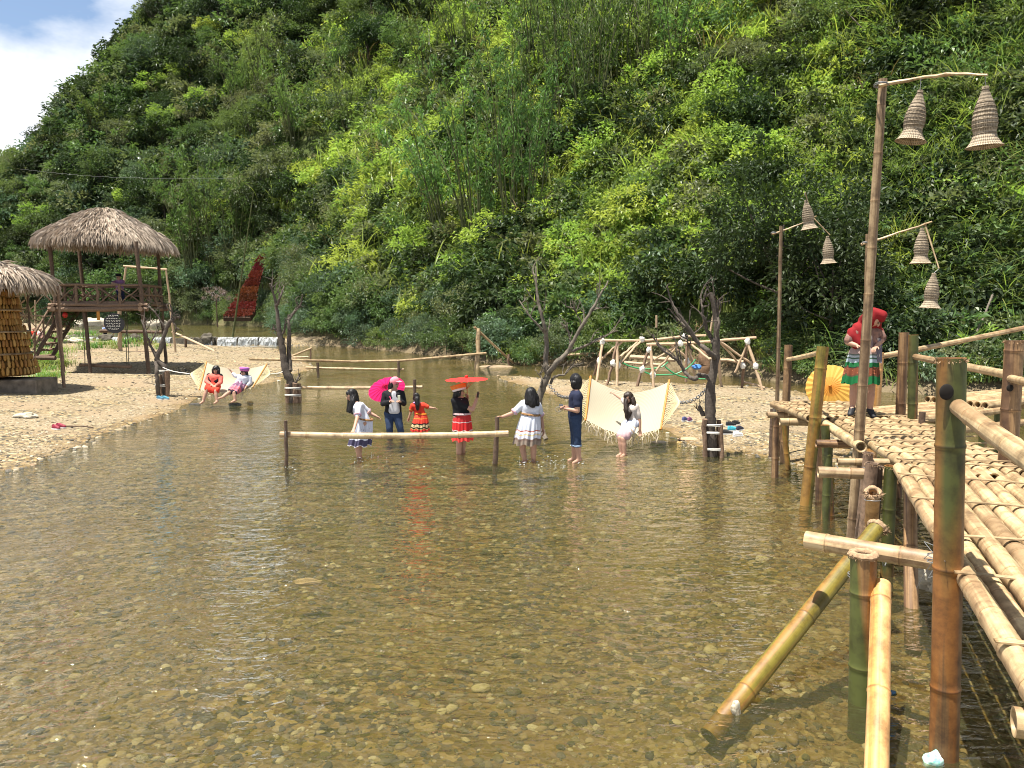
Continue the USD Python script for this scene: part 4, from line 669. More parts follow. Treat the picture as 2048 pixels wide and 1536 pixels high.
# ------------------------------------------------------------------ thatched lookout, corn hut and the left bank
usdkit.material(stage, M('thatch'), {'g': ('geometry', {}), 'tc': ('texture_coordinate', {}), 'n': ('noise_texture', {'scale': 2.2, 'detail': 4.0}), 'ad': ('math', {'math_type': 'multiply_add', 'value2': .55, 'value3': 0}), 'r': ('rgb_ramp', {'ramp': [(.1, (.13, .10, .075)), (.3, (.29, .235, .18)), (.6, (.42, .35, .28)), (.95, (.54, .46, .37))]}), 'p': ('principled_bsdf', {'roughness': .9, 'specular_ior_level': .15})},
    [('tc.object', 'n.vector'), ('g.random_per_island', 'ad.value1'), ('n.fac', 'ad.value3'), ('ad.value', 'r.fac'), ('r.color', 'p.base_color')], surface='p.BSDF')
def thatch(c, prof, n, seed, sq=.12, l=.42, w=.045, rot=0, skew=(0, 0), shell=True):
    """a domed roof: an inner shell and n straw bundles lying down the slope, ragged at the eaves"""
    g = np.random.default_rng(seed); prof = np.asarray(prof, float); s = np.concatenate([[0], np.cumsum(np.hypot(*np.diff(prof, axis=0).T))])
    u = np.sqrt(g.random(n)) * s[-1]; u[:n // 4] = s[-1] * g.uniform(.93, 1.0, n // 4); a = g.uniform(0, 6.283, n); r = np.interp(u, s, prof[:, 0]); z = np.interp(u, s, prof[:, 1]); sh = lambda a: 1 + sq * np.cos(4 * (a - rot)) * -.5 + sq * .15 * np.sin(7 * a)
    dr = np.interp(u + .05, s, prof[:, 0]) - np.interp(u - .05, s, prof[:, 0]); dz = np.interp(u + .05, s, prof[:, 1]) - np.interp(u - .05, s, prof[:, 1])
    hv = np.stack([np.cos(a), np.sin(a)], 1); P = np.column_stack([hv * (r * sh(a))[:, None], z]); P[:, 2] += skew[0] * P[:, 0] + skew[1] * P[:, 1] + g.uniform(.0, .07, n)
    D = unit(np.column_stack([hv * (np.abs(dr) + .02)[:, None], dz - np.where(u > .9 * s[-1], .12, .02)]) + g.normal(0, .012, (n, 3))); D += g.normal(0, .10, (n, 3)); N = np.column_stack([hv * .6, np.ones(n) * .8]) + g.normal(0, .35, (n, 3))
    fol = leaves(P + c, D, l * g.uniform(.5, 1.3, n), w * g.uniform(.6, 1.5, n), N, .3)
    ang = np.linspace(0, 2 * np.pi, 49); pr = np.vstack([prof, [prof[-1] * [.98, 1] - [0, .12]], [prof[-1] * [.5, 1] + [0, .25]]])
    v = np.stack([pr[:, :1] * np.cos(ang) * sh(ang), pr[:, :1] * np.sin(ang) * sh(ang), np.repeat(pr[:, 1:], 49, 1)], -1); v[..., 2] += skew[0] * v[..., 0] + skew[1] * v[..., 1]
    return fol, (v.reshape(-1, 3) + c, grid_faces(len(pr), 48)[:, ::-1], None)
def pole(t, a, b, r, mat=WOOD, name='post', seed=None, wob=.012, r1=None, label=None): return part(t, name, stick([a, b], r, r * .9 if r1 is None else r1, 8, 8, wob, sd() if seed is None else seed), mat, label, smooth=True)
GB = thing('thatched_lookout', 'two storey open wooden lookout with a round thatched roof and X braced railing', 'lookout hut', W(211, 752, 32.5) * [1, 1, 0])
FL, FR, BRr, BLl = (np.array([W(px, 700, y)[0], y]) for px, y in ((115, 31.0), (287, 31.0), (328, 34.2), (173, 34.2)))
cor = [FL, FR, BRr, BLl]; zd, zr, ze = 2.78, 3.58, 5.25
for i, (c, dx) in enumerate(zip(cor, (.22, .22, .06, .12))): pole(GB, [c[0] + dx, c[1], gz(*c) - .5], [c[0] - .1, c[1], ze], .08, DARKWOOD)
mid_ = (FL + FR) / 2; pole(GB, [W(180, 700, 31.1)[0], 31.1, -.5], [W(172, 700, 31.1)[0], 31.1, zd], .075, DARKWOOD)
for i in range(4):
    a, b = cor[i], cor[(i + 1) % 4]; L = b - a; ex = L / np.linalg.norm(L) * .25
    pole(GB, [*(a - ex), zd - .14], [*(b + ex), zd - .14], .10, WOOD, 'floor_beam'); pole(GB, [*a, zr], [*b, zr], .05, WOOD, 'top_rail'); pole(GB, [*a, zd + .42], [*b, zd + .42], .045, WOOD, 'middle_rail') if i else None; pole(GB, [*(a - ex), zd + .02], [*(b + ex), zd + .02], .075, WOOD, 'floor_beam')
    nb = 4 if i in (0, 2) else 3
    for k in range(nb):
        p, q = a + L * k / nb, a + L * (k + 1) / nb
        if k: pole(GB, [*p, zd], [*p, zr + .03], .06, WOOD, 'railing_post')
        if i != 3: pole(GB, [*p, zd + .06], [*q, zr - .06], .026, WOOD, 'cross_brace'); pole(GB, [*p, zr - .06], [*(q + [0, .04]), zd + .06], .026, WOOD, 'cross_brace')
for k in range(16): 
    f0, f1 = FL + (BLl - FL) * (k + .5) / 16, FR + (BRr - FR) * (k + .5) / 16; pole(GB, [*f0, zd + .08], [*f1, zd + .08], .09, WOOD, 'floor_pole', wob=.004)
cc = np.array([W(222, 700, 32.6)[0], 32.6, 0.0])
fol, shell = thatch(cc, [(.02, 6.72), (.40, 6.63), (.9, 6.38), (1.45, 6.05), (1.95, 5.74), (2.42, 5.38)], 9000, 31, .10, .46, .05, math.pi / 4 + .3, (-.045, 0))
part(GB, 'thatched_roof', shell, plain('thatch_under', (.16, .11, .075), .95, .4, 12), smooth=True); part(GB, 'thatch_straw', fol, M('thatch'), kind='stuff')
for k in range(6):
    a = k * 1.047 + .3; pole(GB, cc + [math.cos(a) * 2.2, math.sin(a) * 2.2, 5.3], cc + [.1, 0, 6.45], .05, DARKWOOD, 'rafter')
# stair
s0, s1 = W(128, 612, 31.6), W(66, 722, 30.4); off = np.array([.15, .9, 0])
for o in (0 * off, off): pole(GB, s0 + o, s1 + o, .085, DARKWOOD, 'stair_stringer'); pole(GB, s0 + o + [0, 0, .85], s1 + o + [0, 0, .85], .045, WOOD, 'handrail'); pole(GB, s0 + o + [0, 0, .42], s1 + o + [0, 0, .42], .035, WOOD, 'handrail')
for k in range(9): p = s0 + (s1 - s0) * (k + .5) / 9; pole(GB, p + [0, 0, .05], p + off + [0, 0, .05], .05, WOOD, 'stair_tread')
for k in range(4): p = s0 + (s1 - s0) * (k + .3) / 3.6; pole(GB, p, p + [0, 0, .95], .04, WOOD, 'railing_post')
# swings
SW = thing('rope_swing', 'log seat rope swing hanging under the lookout floor', 'swing', W(215, 731, 31.3)); pole(SW, W(160, 730, 31.3), W(263, 733, 31.3), .07, WOOD, 'seat_log')
for px in (170, 254, 258): pole(SW, W(px, 731, 31.3), [W(px, 731, 31.3)[0], 31.3, zd - .1], .016, plain('dark_rope', (.10, .085, .06), .95, .3), 'rope')
FRM = thing('swing_frame', 'pale pole frame standing behind the lookout with a small swing', 'swing frame', W(290, 715, 43) * [1, 1, 0]); pole(FRM, W(247, 532, 43), W(334, 539, 43), .055, PALEWOOD, 'top_bar')
pole(FRM, W(241, 716, 43), W(239, 620, 43), .12, PALEWOOD, 'leg'); pole(FRM, W(239, 622, 43), W(252, 533, 43), .06, PALEWOOD, 'leg'); pole(FRM, W(352, 714, 43), W(332, 538, 43), .06, PALEWOOD, 'leg'); pole(FRM, W(200, 662, 43), W(325, 664, 43), .10, DARKWOOD, 'cross_bar')
for px in (274, 294): pole(FRM, W(px, 664, 43), W(px, 704, 43), .016, M('dark_rope'), 'rope')
pole(FRM, W(268, 704, 43), W(306, 705, 43), .05, DARKWOOD, 'seat_log')
SG = thing('sign_board', 'round black board with rows of white handwriting on the pale frame post', 'sign', W(230, 645, 42.7)); ctr = W(229, 645, 42.7)
g = np.random.default_rng(2); a = np.linspace(0, 2 * np.pi, 26)[:-1]; Rr = np.where(np.sin(a) > .55, .50, .58) * (1 + .03 * g.normal(size=25)); pl = Polygon(np.column_stack([np.cos(a) * Rr, np.sin(a) * Rr])); bd = trimesh.creation.extrude_polygon(pl, .03, engine='earcut'); v = np.array(bd.vertices)
part(SG, 'board', (np.column_stack([v[:, 0], -v[:, 2], v[:, 1]]) + ctr, np.array(bd.faces)), plain('board_black', (.02, .02, .024), .7, .2))
for r in range(6):
    zz = .36 - r * .14; hw = math.sqrt(max(.03, .25 - zz * zz)) * .9; x = np.linspace(-hw, hw, 40); wv = .028 * np.sin(x * 70 + r * 2) + .014 * g.normal(size=40)
    for k in range(0, 36, 6): part(SG, 'chalk_writing', tube(np.column_stack([x[k:k + 5], np.full(5, -.036), zz + wv[k:k + 5]]) + ctr, .009, 4), CORD)
pole(SG, W(241, 648, 42.8), W(226, 670, 42.8), .03, PALEWOOD, 'bracket')
solo('hanging_banner', box(W(194, 640, 30.95) - [0, .01, 0], W(199, 618, 30.95) + [0, .01, .0]), plain('banner_orange', (.45, .20, .04), .8, .2), 'narrow orange cloth strip hanging from the lookout floor', 'banner')
solo('hanging_lantern', ball(W(130, 630, 31.2), .10, 2, (1, 1, 1.2)), plain('lantern_red', (.5, .03, .02), .5, .2), 'small red lantern hanging beside the lookout stair', 'lantern', smooth=True)
for px, py, s in ((137, 640, .42), (283, 638, .5), (300, 632, .35), (262, 636, .4)):
    g = np.random.default_rng(px); part_ = crown(g, W(px, py, 31.6), (s, s, s * 1.1), 14, 30, .12, .05)[0]; solo('hanging_plant', part_, L_MID, {137: 'trailing plant hanging left under the lookout floor beside the red lantern', 283: 'bushiest trailing plant hanging under the lookout floor on the right', 300: 'small trailing plant hanging under the right edge of the lookout', 262: 'trailing plant hanging beside the swing ropes'}[px], 'hanging plant')

# corn covered hut
CH = thing('corn_hut', 'round hut hung with rows of dried corn under a thatched roof', 'hut', W(-14, 790, 22.8) * [1, 1, 0]); c0 = np.array([W(-16, 700, 22.8)[0], 22.8, 0.0]); z0 = .72; gzc = gz(c0[0] + 1.2, 22)
part(CH, 'stone_plinth', box([c0[0] - 2.5, 22.15, gzc - .2], [-13.45, 23.25, .63], .03), plain('plinth_stone', (.20, .16, .12), .9, .6, 5, .02))
solo_r = lambda z: 1.10 - .22 * (z - z0) + .06 * math.sin((z - z0) * 7)
part(CH, 'wall', revolve([(solo_r(z) - .05, z) for z in np.linspace(z0, 3.2, 8)], c0, 32), plain('corn_backing', (.16, .08, .02), .95, .5, 14), smooth=True)
CORN = [plain('corn_a', (.30, .15, .03), .6, .3, 60, .002), plain('corn_b', (.36, .21, .06), .6, .3, 60, .002), plain('corn_c', (.24, .11, .025), .6, .3, 60, .002)]
cob = revolve([(.001, 0), (.026, .01), (.038, .05), (.040, .12), (.032, .18), (.012, .215), (.001, .22)], (0, 0, 0), 6); g = np.random.default_rng(4)
for r in range(12):
    z = z0 + .04 + r * .198; rad = solo_r(z + .1) + .015; n = 23
    for k in range(n):
        a = math.radians(-112 + 138 * (k + .5 * (r % 2) + g.uniform(-.15, .15)) / n); ca, sa = math.cos(a), math.sin(a); tl = g.normal(0, .06); v = cob[0] * g.uniform(.88, 1.12); v = np.column_stack([v[:, 0] + v[:, 2] * (tl - .16 * (r < 11)), v[:, 1] + v[:, 2] * g.normal(0, .06), v[:, 2]])
        v = np.column_stack([v[:, 0] * ca - v[:, 1] * sa, v[:, 0] * sa + v[:, 1] * ca, v[:, 2]]) + c0 + [ca * (rad + .04), sa * (rad + .04), z]
        part(CH, 'corn_cob', (v, cob[1], cob[2]), CORN[g.integers(0, 3)], smooth=True)
for z in (1.35, 1.98, 2.6): part(CH, 'hoop', ring(c0 + [0, 0, z], solo_r(z) + .12, .028, (0, 0, 1), 40, 6), BAM_TAN)
fol, shell = thatch(c0, [(.02, 3.95), (.5, 3.88), (1.05, 3.74), (1.42, 3.60), (1.62, 3.46)], 4200, 32, .04, .44, .05); part(CH, 'thatched_roof', shell, M('thatch_under'), smooth=True); part(CH, 'thatch_straw', fol, M('thatch'), kind='stuff')
pole(CH, [c0[0] + .15, 21.9, .6], [c0[0] + .15, 21.9, 3.3], .06, BAM_TAN); pole(CH, [c0[0] + 1.75, 23.3, .3], [c0[0] + 1.7, 23.3, 3.3], .05, WOOD)
BH = thing('far_hut', 'dark slatted roof hut rising behind the corn hut', 'hut', W(-30, 640, 44) * [1, 1, 0]); hb = np.array([W(-30, 640, 44)[0], 44.0, .5])
fol, shell = thatch(hb, [(.02, 4.9), (1.2, 4.35), (2.55, 3.55)], 1400, 33, .05, .6, .07); part(BH, 'roof', shell, DARKWOOD, smooth=True); part(BH, 'roof_straw', fol, M('thatch'), kind='stuff')
for dx, dy in ((-1.6, -1.3), (1.7, -1.2), (1.6, 1.4), (-1.5, 1.4), (.8, -1.4)): pole(BH, hb + [dx, dy, -.8], hb + [dx, dy, 3.7], .06, DARKWOOD)
WW = thing('water_wheel', 'old bamboo water wheel with its support frame beyond the corn hut', 'water wheel', W(50, 640, 47) * [1, 1, 0]); wc = W(50, 632, 47)
part(WW, 'rim', ring(wc, 1.65, .05, (.75, -1, 0), 40, 6), WOOD)
for k in range(14): a = k * 2 * math.pi / 14; ux = np.array([.8, .6, 0]); pole(WW, wc, wc + (ux * math.cos(a) + np.array([0, 0, 1]) * math.sin(a)) * 1.65, .03, WOOD if k % 2 else PALEWOOD, 'spoke')
for a, b in (((22, 585, 46), (20, 690, 46)), ((37, 583, 46), (35, 690, 46)), ((48, 583, 46), (66, 640, 46)), ((20, 592, 46), (40, 592, 46)), ((24, 630, 46), (86, 632, 46)), ((70, 600, 48), (72, 690, 48)), ((24, 622, 46), (50, 600, 46)), ((30, 628, 46), (52, 615, 46))): pole(WW, W(*a), W(*b), .05, PALEWOOD, 'frame_pole')
# left bank odds and ends
solo('log_bench', stick([W(66, 715, 30.5), W(111, 716, 30.5)], .09, .085, 9, 6), DARKWOOD, 'dark log bench on the grass behind the stair', 'bench', smooth=True)
g = np.random.default_rng(17); gp_ = np.array([gpt(px, py, .3) for px, py in zip(g.uniform(70, 130, 60), g.uniform(700, 762, 60))] + [gpt(px, py, .5) for px, py in zip(g.uniform(-20, 330, 90), g.uniform(668, 700, 90))])
scatter('/World', 'bank_grass', [(blades(np.random.default_rng(5), 60, (0, 0, 0), .28, .8, .014, 3, .16), L_CORN), (blades(np.random.default_rng(6), 60, (0, 0, 0), .22, .9, .014, 3, .18), L_GRASS)], gp_, g.uniform(0, 6, len(gp_)), g.uniform(.6, 1.5, len(gp_)) * (.5 + gp_[:, 1] / 50), g.integers(0, 2, len(gp_)), 'patches of short grass on the left gravel bank', 'grass')
solo('pale_stone', ball(gpt(52, 835) + [0, 0, .03], .17, 3, (1.5, .9, .5), 21, .4), M('pale_rock'), 'pale flat stone on the gravel left of the dark red shoes', 'stone', smooth=True)
for k in range(9): solo('stone', ball(gpt(130 + 9 * (k % 4), 686 - 4 * (k // 4), .5) + [0, 0, .08], .22, 2, (1.3, 1, .7), 30 + k, .5), M('pale_rock'), 'pale stone in the heap at the left end of the weir', 'stone', 'heap of pale stones at the weir', smooth=True)
for k, (px, py, s) in enumerate(((190, 642, 1.0), (205, 638, .8), (175, 646, .7), (312, 648, .7), (160, 650, .6))):
    solo('boulder', ball(W(px, py, 98) * [1, 1, 0] + [0, 0, .9], s, 3, (1.8, 1, .8), 40 + k, .5), M('pale_rock'), ('largest boulder beyond the upper pool, under the lookout floor', 'grey boulder beside the largest far boulder', 'low boulder left of the largest far boulder', 'boulder beyond the pool seen right of the lookout swing', 'leftmost small boulder beyond the upper pool')[k], 'boulder', smooth=True)
# ------------------------------------------------------------------ weir, flower steps, poles in the river
WR = thing('stone_weir', 'low stone weir with white water spilling over it', 'weir', (-25, 57, 0)); g = np.random.default_rng(14)
xw = np.linspace(-33.5, -16.6, 60); top = UPZ - .03 + .05 * g.normal(size=60); A = np.column_stack([xw, np.full(60, 56.75) + .08 * g.normal(size=60), np.full(60, -.5)]); Bt = np.column_stack([xw, np.full(60, 56.95) + .08 * g.normal(size=60), top]); Ct = np.column_stack([xw, np.full(60, 57.6), top]); Dt = np.column_stack([xw, np.full(60, 57.6), np.full(60, -.5)])
part(WR, 'weir_wall', cat([quadstrip(A, Bt), quadstrip(Bt, Ct), quadstrip(Ct, Dt)]), plain('weir_stone', (.10, .085, .06), .8, .6, 6, .03))
usdkit.material(stage, M('white_water'), {'uv': ('uvmap', {'attribute': 'st'}), 'mp': ('mapping', {'scale': (1, 1, 1)}), 'g': ('geometry', {}), 'm2': ('mapping', {'scale': (11, 11, 1.6)}), 'n': ('noise_texture', {'scale': 1.0, 'detail': 4.0}), 'r': ('rgb_ramp', {'ramp': [(.36, (.1, .1, .1)), (.7, (.9, .9, .9))]}), 't': ('transparent_bsdf', {'color': (.9, .9, .85)}), 'd': ('principled_bsdf', {'base_color': (.40, .42, .42), 'roughness': .5}), 'm': ('mix_closure', {})},
    [('g.position', 'm2.vector'), ('m2.vector', 'n.vector'), ('n.fac', 'r.fac'), ('r.color', 'm.fac'), ('t.BSDF', 'm.closure1'), ('d.BSDF', 'm.closure2')], surface='m.closure')
for a, b in ((-32.3, -30.2), (-30.0, -28.4), (-27.9, -26.1), (-25.9, -24.6), (-22.1, -21.5), (-21.2, -19.8), (-19.7, -18.3), (-18.2, -16.9)):
    n = 14; x = np.linspace(a, b, n); rows = [np.column_stack([x, np.full(n, 57.0 - .04 - dy) + .05 * g.normal(size=n), np.full(n, z)]) for dy, z in ((-.3, UPZ + .03), (.05, UPZ + .02), (.22, UPZ - .12), (.32, .3), (.40, .0))]
    part(WR, 'falling_water', cat([quadstrip(p, q) for p, q in zip(rows[1:], rows[:-1])]), M('white_water'), smooth=True)
n = 90; x = np.linspace(-32.5, -16.8, n); part(WR, 'foam', quadstrip(np.column_stack([x, 56.1 + .15 * g.normal(size=n), np.full(n, .015)]), np.column_stack([x, 56.75 + .05 * g.normal(size=n), np.full(n, .03)])), M('white_water'))
for k, px in enumerate((216, 275, 418, 150)): solo('boulder', ball(W(px, 684, 57) * [1, 1, 0] + [0, -.2, .45], .42, 3, (1.1, .8, 1), 60 + k, .5), M('weir_stone'), ('dark rock splitting the falling water behind the lookout post', 'rock on the weir lip seen between the swing ropes', 'small rock on the weir crest beside the tall slanting pole', 'rock at the left end of the weir crest')[k], 'boulder', smooth=True)

FB = thing('flower_steps', 'eight stepped beds of red flowers climbing the gully slope', 'flower bed', on(480, 600)); L_RED = leafmat('petal_red', [(.12, .024, .016), (.19, .036, .022), (.07, .035, .016), (.15, .05, .028)], .2)
rows = [(633, 621, 447, 501, 456, 511), (619, 605, 457, 511, 466, 512), (603, 590, 469, 512, 475, 514), (588, 575, 479, 514, 486, 516), (573, 559, 488, 516, 495, 520), (557, 543, 497, 520, 503, 525), (541, 528, 505, 525, 512, 528), (525, 511, 510, 528, 522, 532)]
Yr = lambda py: np.interp(py, [510, 635], [93.5, 84.5])
g = np.random.default_rng(15)
for (yb, yt, xl, xr, xl2, xr2) in rows:
    c = [W(xl, yb, Yr(yb)), W(xr, yb, Yr(yb)), W(xr2, yt, Yr(yt)), W(xl2, yt, Yr(yt))]; d = [p - [0, 0, .5] for p in c]
    m = trimesh.convex.convex_hull(np.vstack([c, d])); bed = part(FB, 'flower_row', m, plain('bed_soil', (.06, .035, .02), .95, .4, 6))
    u, v = g.random((2, 420)); P = (1 - u)[:, None] * ((1 - v)[:, None] * c[0] + v[:, None] * c[3]) + u[:, None] * ((1 - v)[:, None] * c[1] + v[:, None] * c[2])
    part(bed, 'red_flowers', leaves(P + [0, -.05, .03], rdir(g, 420) + [0, -.5, .7], .26, .17, rdir(g, 420) * .5 + [0, -.6, .8]), L_RED)
    part(bed, 'edging', stick([c[0] + [0, -.08, -.10], c[1] + [0, -.08, -.10]], .07, .07, 5, 5), DARKWOOD)
_p = on(505, 640); FT = thing('flowering_tree', 'small pale blossoming tree left of the red flower steps', 'tree', W(432, 640, 84)); part(FT, 'crown', crown(g, W(432, 590, 84), (1.2, 1.1, 1.2), 16, 24, .22, .11)[0], leafmat('blossom_pale', [(.20, .15, .15), (.28, .21, .22), (.12, .11, .07)], .3)); pole(FT, W(435, 645, 84) - [0, 0, .5], W(432, 592, 84), .07, DARKWOOD, 'trunk')
TP = thing('bamboo_pole', 'very tall thin green bamboo pole slanting up beside the flower steps', 'pole', G(461, 689)); part(TP, 'cane', culm(G(461, 689) - [0, 0, .5], W(507, 385, 57.2), .085, .03, .9, 8, (False, False), seed=5), CULM, smooth=True)
solo('overhead_cable', stick([W(40, 338, 100), W(250, 352, 98) - [0, 0, .2], W(470, 357, 96)], .010, .010, 4, 12), WIRE, 'thin dark cable strung across the valley above the lookout roof', 'cable')

def bar(name, label, P, r, mat=BAM_RAIL, node=.5, sag=0, sides=12, group=None):
    t = thing(name, label, 'bamboo bar', P[0], group)
    for a, b in zip(P[:-1], P[1:]): part(t, 'cane', culm(a, b, r, r * .93, node, sides, sag=sag, seed=sd()), mat, smooth=True)
    return t
def stake(t, px, pt, pb, y, r, mat=WOOD, lean=0): pole(t, W(px + lean, pb, y) - [0, 0, .6], W(px, pt, y), r, mat, 'stake', wob=.006)
B1 = bar('bamboo_bar', 'long pale bamboo bar on two stakes across the shallow water in the middle', [W(561, 869, 13.15), W(1017, 867, 13.0)], .056, BAM_RAIL, .62, .045, 16); stake(B1, 571, 841, 932, 13.08, .036, DARKWOOD, 3); stake(B1, 994, 834, 920, 13.2, .042, DARKWOOD, -6)
for px, y in ((572, 13.08), (991, 13.15)): part(B1, 'wire_tie', ring(W(px, 868, y), .062, .006, (1, .1, .1), 12), WIRE)
B2 = bar('bamboo_bar', 'bamboo bar from the bound tree to a dark stake behind the pink parasol', [W(590, 775, 22.2), W(845, 774, 22.0)], .05, BAM_RAIL, .7, .02, 12); stake(B2, 829, 759, 815, 21.9, .05, DARKWOOD)
B3 = bar('bamboo_bar', 'longest far bamboo bar stretching to the pale slanting mast', [W(498, 718, 30), W(700, 723, 32.5), W(800, 721.5, 33.4), W(972, 706, 35.4)], .055, BAM_RAIL, .8, 0, 10); stake(B3, 635, 725, 749, 31.6, .06, DARKWOOD, 2); stake(B3, 797, 722, 746, 33.2, .06, DARKWOOD)
B4 = bar('bamboo_bar', 'short floating bamboo bar under the long far bar', [W(612, 735, 34.5), W(808, 739, 33.4)], .05, BAM_RAIL, .8, 0, 10)  # solid cane placed where the water mirrors the long bar
B5 = bar('bamboo_bar', 'small slanting bamboo bar on a stake at the tip of the left spit', [W(584, 712, 41), W(624, 696, 41)], .055, BAM_RAIL, .8, 0, 9); stake(B5, 621, 697, 716, 41, .05, WOOD); part(B5, 'cane', culm(W(585, 715, 40), W(617, 714, 40), .05, None, .8, 9, seed=3), BAM_RAIL, smooth=True)
B6 = bar('bamboo_bar', 'fallen pole leaning on a stake on the gravel beyond the lookout', [W(345, 664, 50), W(430, 703, 46)], .075, PALEWOOD, .9, 0, 9); stake(B6, 371, 678, 702, 48.5, .09, DARKWOOD)
MS = thing('bamboo_mast', 'pale bamboo mast standing in the far water with a long slanting stay', 'pole', G(953, 736)); pole(MS, G(953, 737) - [0, 0, .7], W(957, 657, 35.5), .11, BAM_PALE, 'mast', r1=.09); part(MS, 'stay', culm(W(949, 654, 35.4), G(1030, 729), .06, .05, .6, 8, seed=6), BAM_RAIL, smooth=True); pole(MS, W(1017, 732, 36.8) - [0, 0, .4], W(1017, 708, 36.8), .06, WOOD, 'stake')
solo('mud_islet', ball(G(990, 733) - [0, 0, .10], .75, 3, (1.4, .9, .22), 3, .3), plain('mud', (.25, .18, .11), .8, .3, 4), 'small mud islet beside the pale mast', kind='structure', smooth=True)
for k, (a, b, r) in enumerate((((1075, 705, 38), (1180, 712, 36), .06), ((1130, 713, 36), (1195, 708, 36), .05), ((1262, 717, 31.5), (1350, 723, 30), .09), ((1250, 728, 31), (1330, 733, 29.5), .06), ((1405, 720, 29.5), (1490, 727, 28.5), .07))):
    solo('driftwood_pole', stick([W(*a) + [0, 0, .06], W(*b) + [0, 0, .06]], r, r * .9, 7, 6, .01, k), PALEWOOD, ('longest pale pole lying along the far bank behind the forked tree', 'short pale pole lying at the foot of the corn plants', 'thick tan bamboo lying on the mud behind the pole frame', 'thin pole lying at the water behind the pole frame', 'pale pole lying behind the right end of the pole frame')[k], 'pole', smooth=True)

# ------------------------------------------------------------------ bare trees with bound stakes
nz_ = lambda v: np.asarray(v, float) / (np.linalg.norm(v) + 1e-9)
def tree_px(name, label, Y, limbs, mat, rs=1.0):
    t = thing(name, label, 'tree', W(*limbs[0][0][0], Y) * [1, 1, 0])
    for k, (P, r0, r1) in enumerate(limbs):
        rr = np.random.default_rng(90 + k); Q = [W(x, y, Y + (rr.normal(0, .10) if i and k else 0)) for i, (x, y) in enumerate(P)]
        part(t, 'trunk' if k == 0 else 'branch', stick(Q, r0 * rs, r1 * rs, 9, 5 * len(Q), .010 * rs, 70 + k), mat, smooth=True)
    g = np.random.default_rng(len(label))
    for P, r0, r1 in limbs[1:]:
        Q = smoothline([W(x, y, Y) for x, y in P], 12); L = np.linalg.norm(Q[-1] - Q[0])
        for j in range(5):
            i = g.integers(4, 12); d0 = nz_(Q[i] - Q[i - 2]) * .5 + [g.normal(0, .5), g.normal(0, .4), g.uniform(.2, .9)]; l = min(.75, .45 * L + .12) * g.uniform(.35, 1); e = Q[i] + nz_(d0) * l; m_ = (Q[i] + e) / 2 + g.normal(0, .05, 3)
            part(t, 'twig', stick([Q[i], m_, e], .014 * rs + .004, .004, 5, 7), mat); f_ = m_ + nz_(d0 + g.normal(0, .6, 3)) * l * .5; part(t, 'twig', stick([m_, f_], .009, .003, 4, 5), mat)
    return t
def bind(t, Y, stakes, bands, r=.05, mat=WOOD, cx=None, w=None):
    for k, (px, pt, pb) in enumerate(stakes): pole(t, W(px, pb, Y + (-.1, .08, -.12, .02)[k % 4]) - [0, 0, .4], W(px, pt, Y + (-.1, .08, -.12, .02)[k % 4]), r, mat, 'stake')
    for py in bands:
        for j in range(2): part(t, 'strap', ring(W(cx, py + j * 2.2, Y - .01), w, .012, (.05 * j, .1, 1), 18, 5), CORD)
T1 = tree_px('bare_tree', 'bare forked tree bound with stakes in the water at the left', 22.1, [([(583, 806), (581, 768), (571, 738), (564, 691), (559, 663)], .19, .10), ([(559, 664), (556, 640), (552, 609), (540, 567)], .10, .03), ([(553, 612), (560, 596), (568, 573)], .06, .025), ([(580, 742), (578, 700), (578, 667), (577, 630)], .10, .05), ([(577, 640), (590, 622), (600, 610), (604, 589)], .06, .025), ([(560, 664), (552, 660), (545, 655)], .045, .03), ([(588, 772), (594, 760), (600, 748)], .05, .03), ([(566, 668), (570, 652), (572, 640)], .05, .02)], BARK, .72)
bind(T1, 22.1, ((575, 768, 806), (582, 767, 806), (590, 766, 806), (597, 767, 805)), (775, 789), .075, WOOD, 586, .22)
T2 = tree_px('bare_tree', 'bare forked tree with wide lichen grey limbs in mid river', 16.5, [([(1060, 870), (1075, 808), (1088, 769), (1097, 748)], .13, .10), ([(1096, 750), (1092, 730), (1093, 683), (1088, 650), (1075, 590), (1071, 532)], .085, .022), ([(1097, 748), (1115, 724), (1137, 702), (1146, 683), (1169, 644), (1195, 600), (1216, 562)], .085, .02), ([(1137, 702), (1161, 696), (1185, 684), (1208, 672), (1236, 662)], .05, .015), ([(1141, 694), (1139, 672), (1130, 655), (1122, 646)], .04, .012), ([(1101, 768), (1112, 752), (1126, 750), (1139, 739), (1156, 726)], .04, .012), ([(1081, 785), (1083, 762), (1080, 743)], .028, .01), ([(1083, 764), (1090, 752), (1096, 742)], .02, .012), ([(1092, 668), (1075, 650), (1055, 626), (1038, 600)], .035, .012), ([(1165, 652), (1155, 630), (1148, 612)], .025, .01), ([(1180, 625), (1192, 618), (1206, 616)], .02, .01)], BARKGREY, .72)
pole(T2, G(1092, 879), W(1062, 818, 16.3), .055, BARKGREY, 'prop')
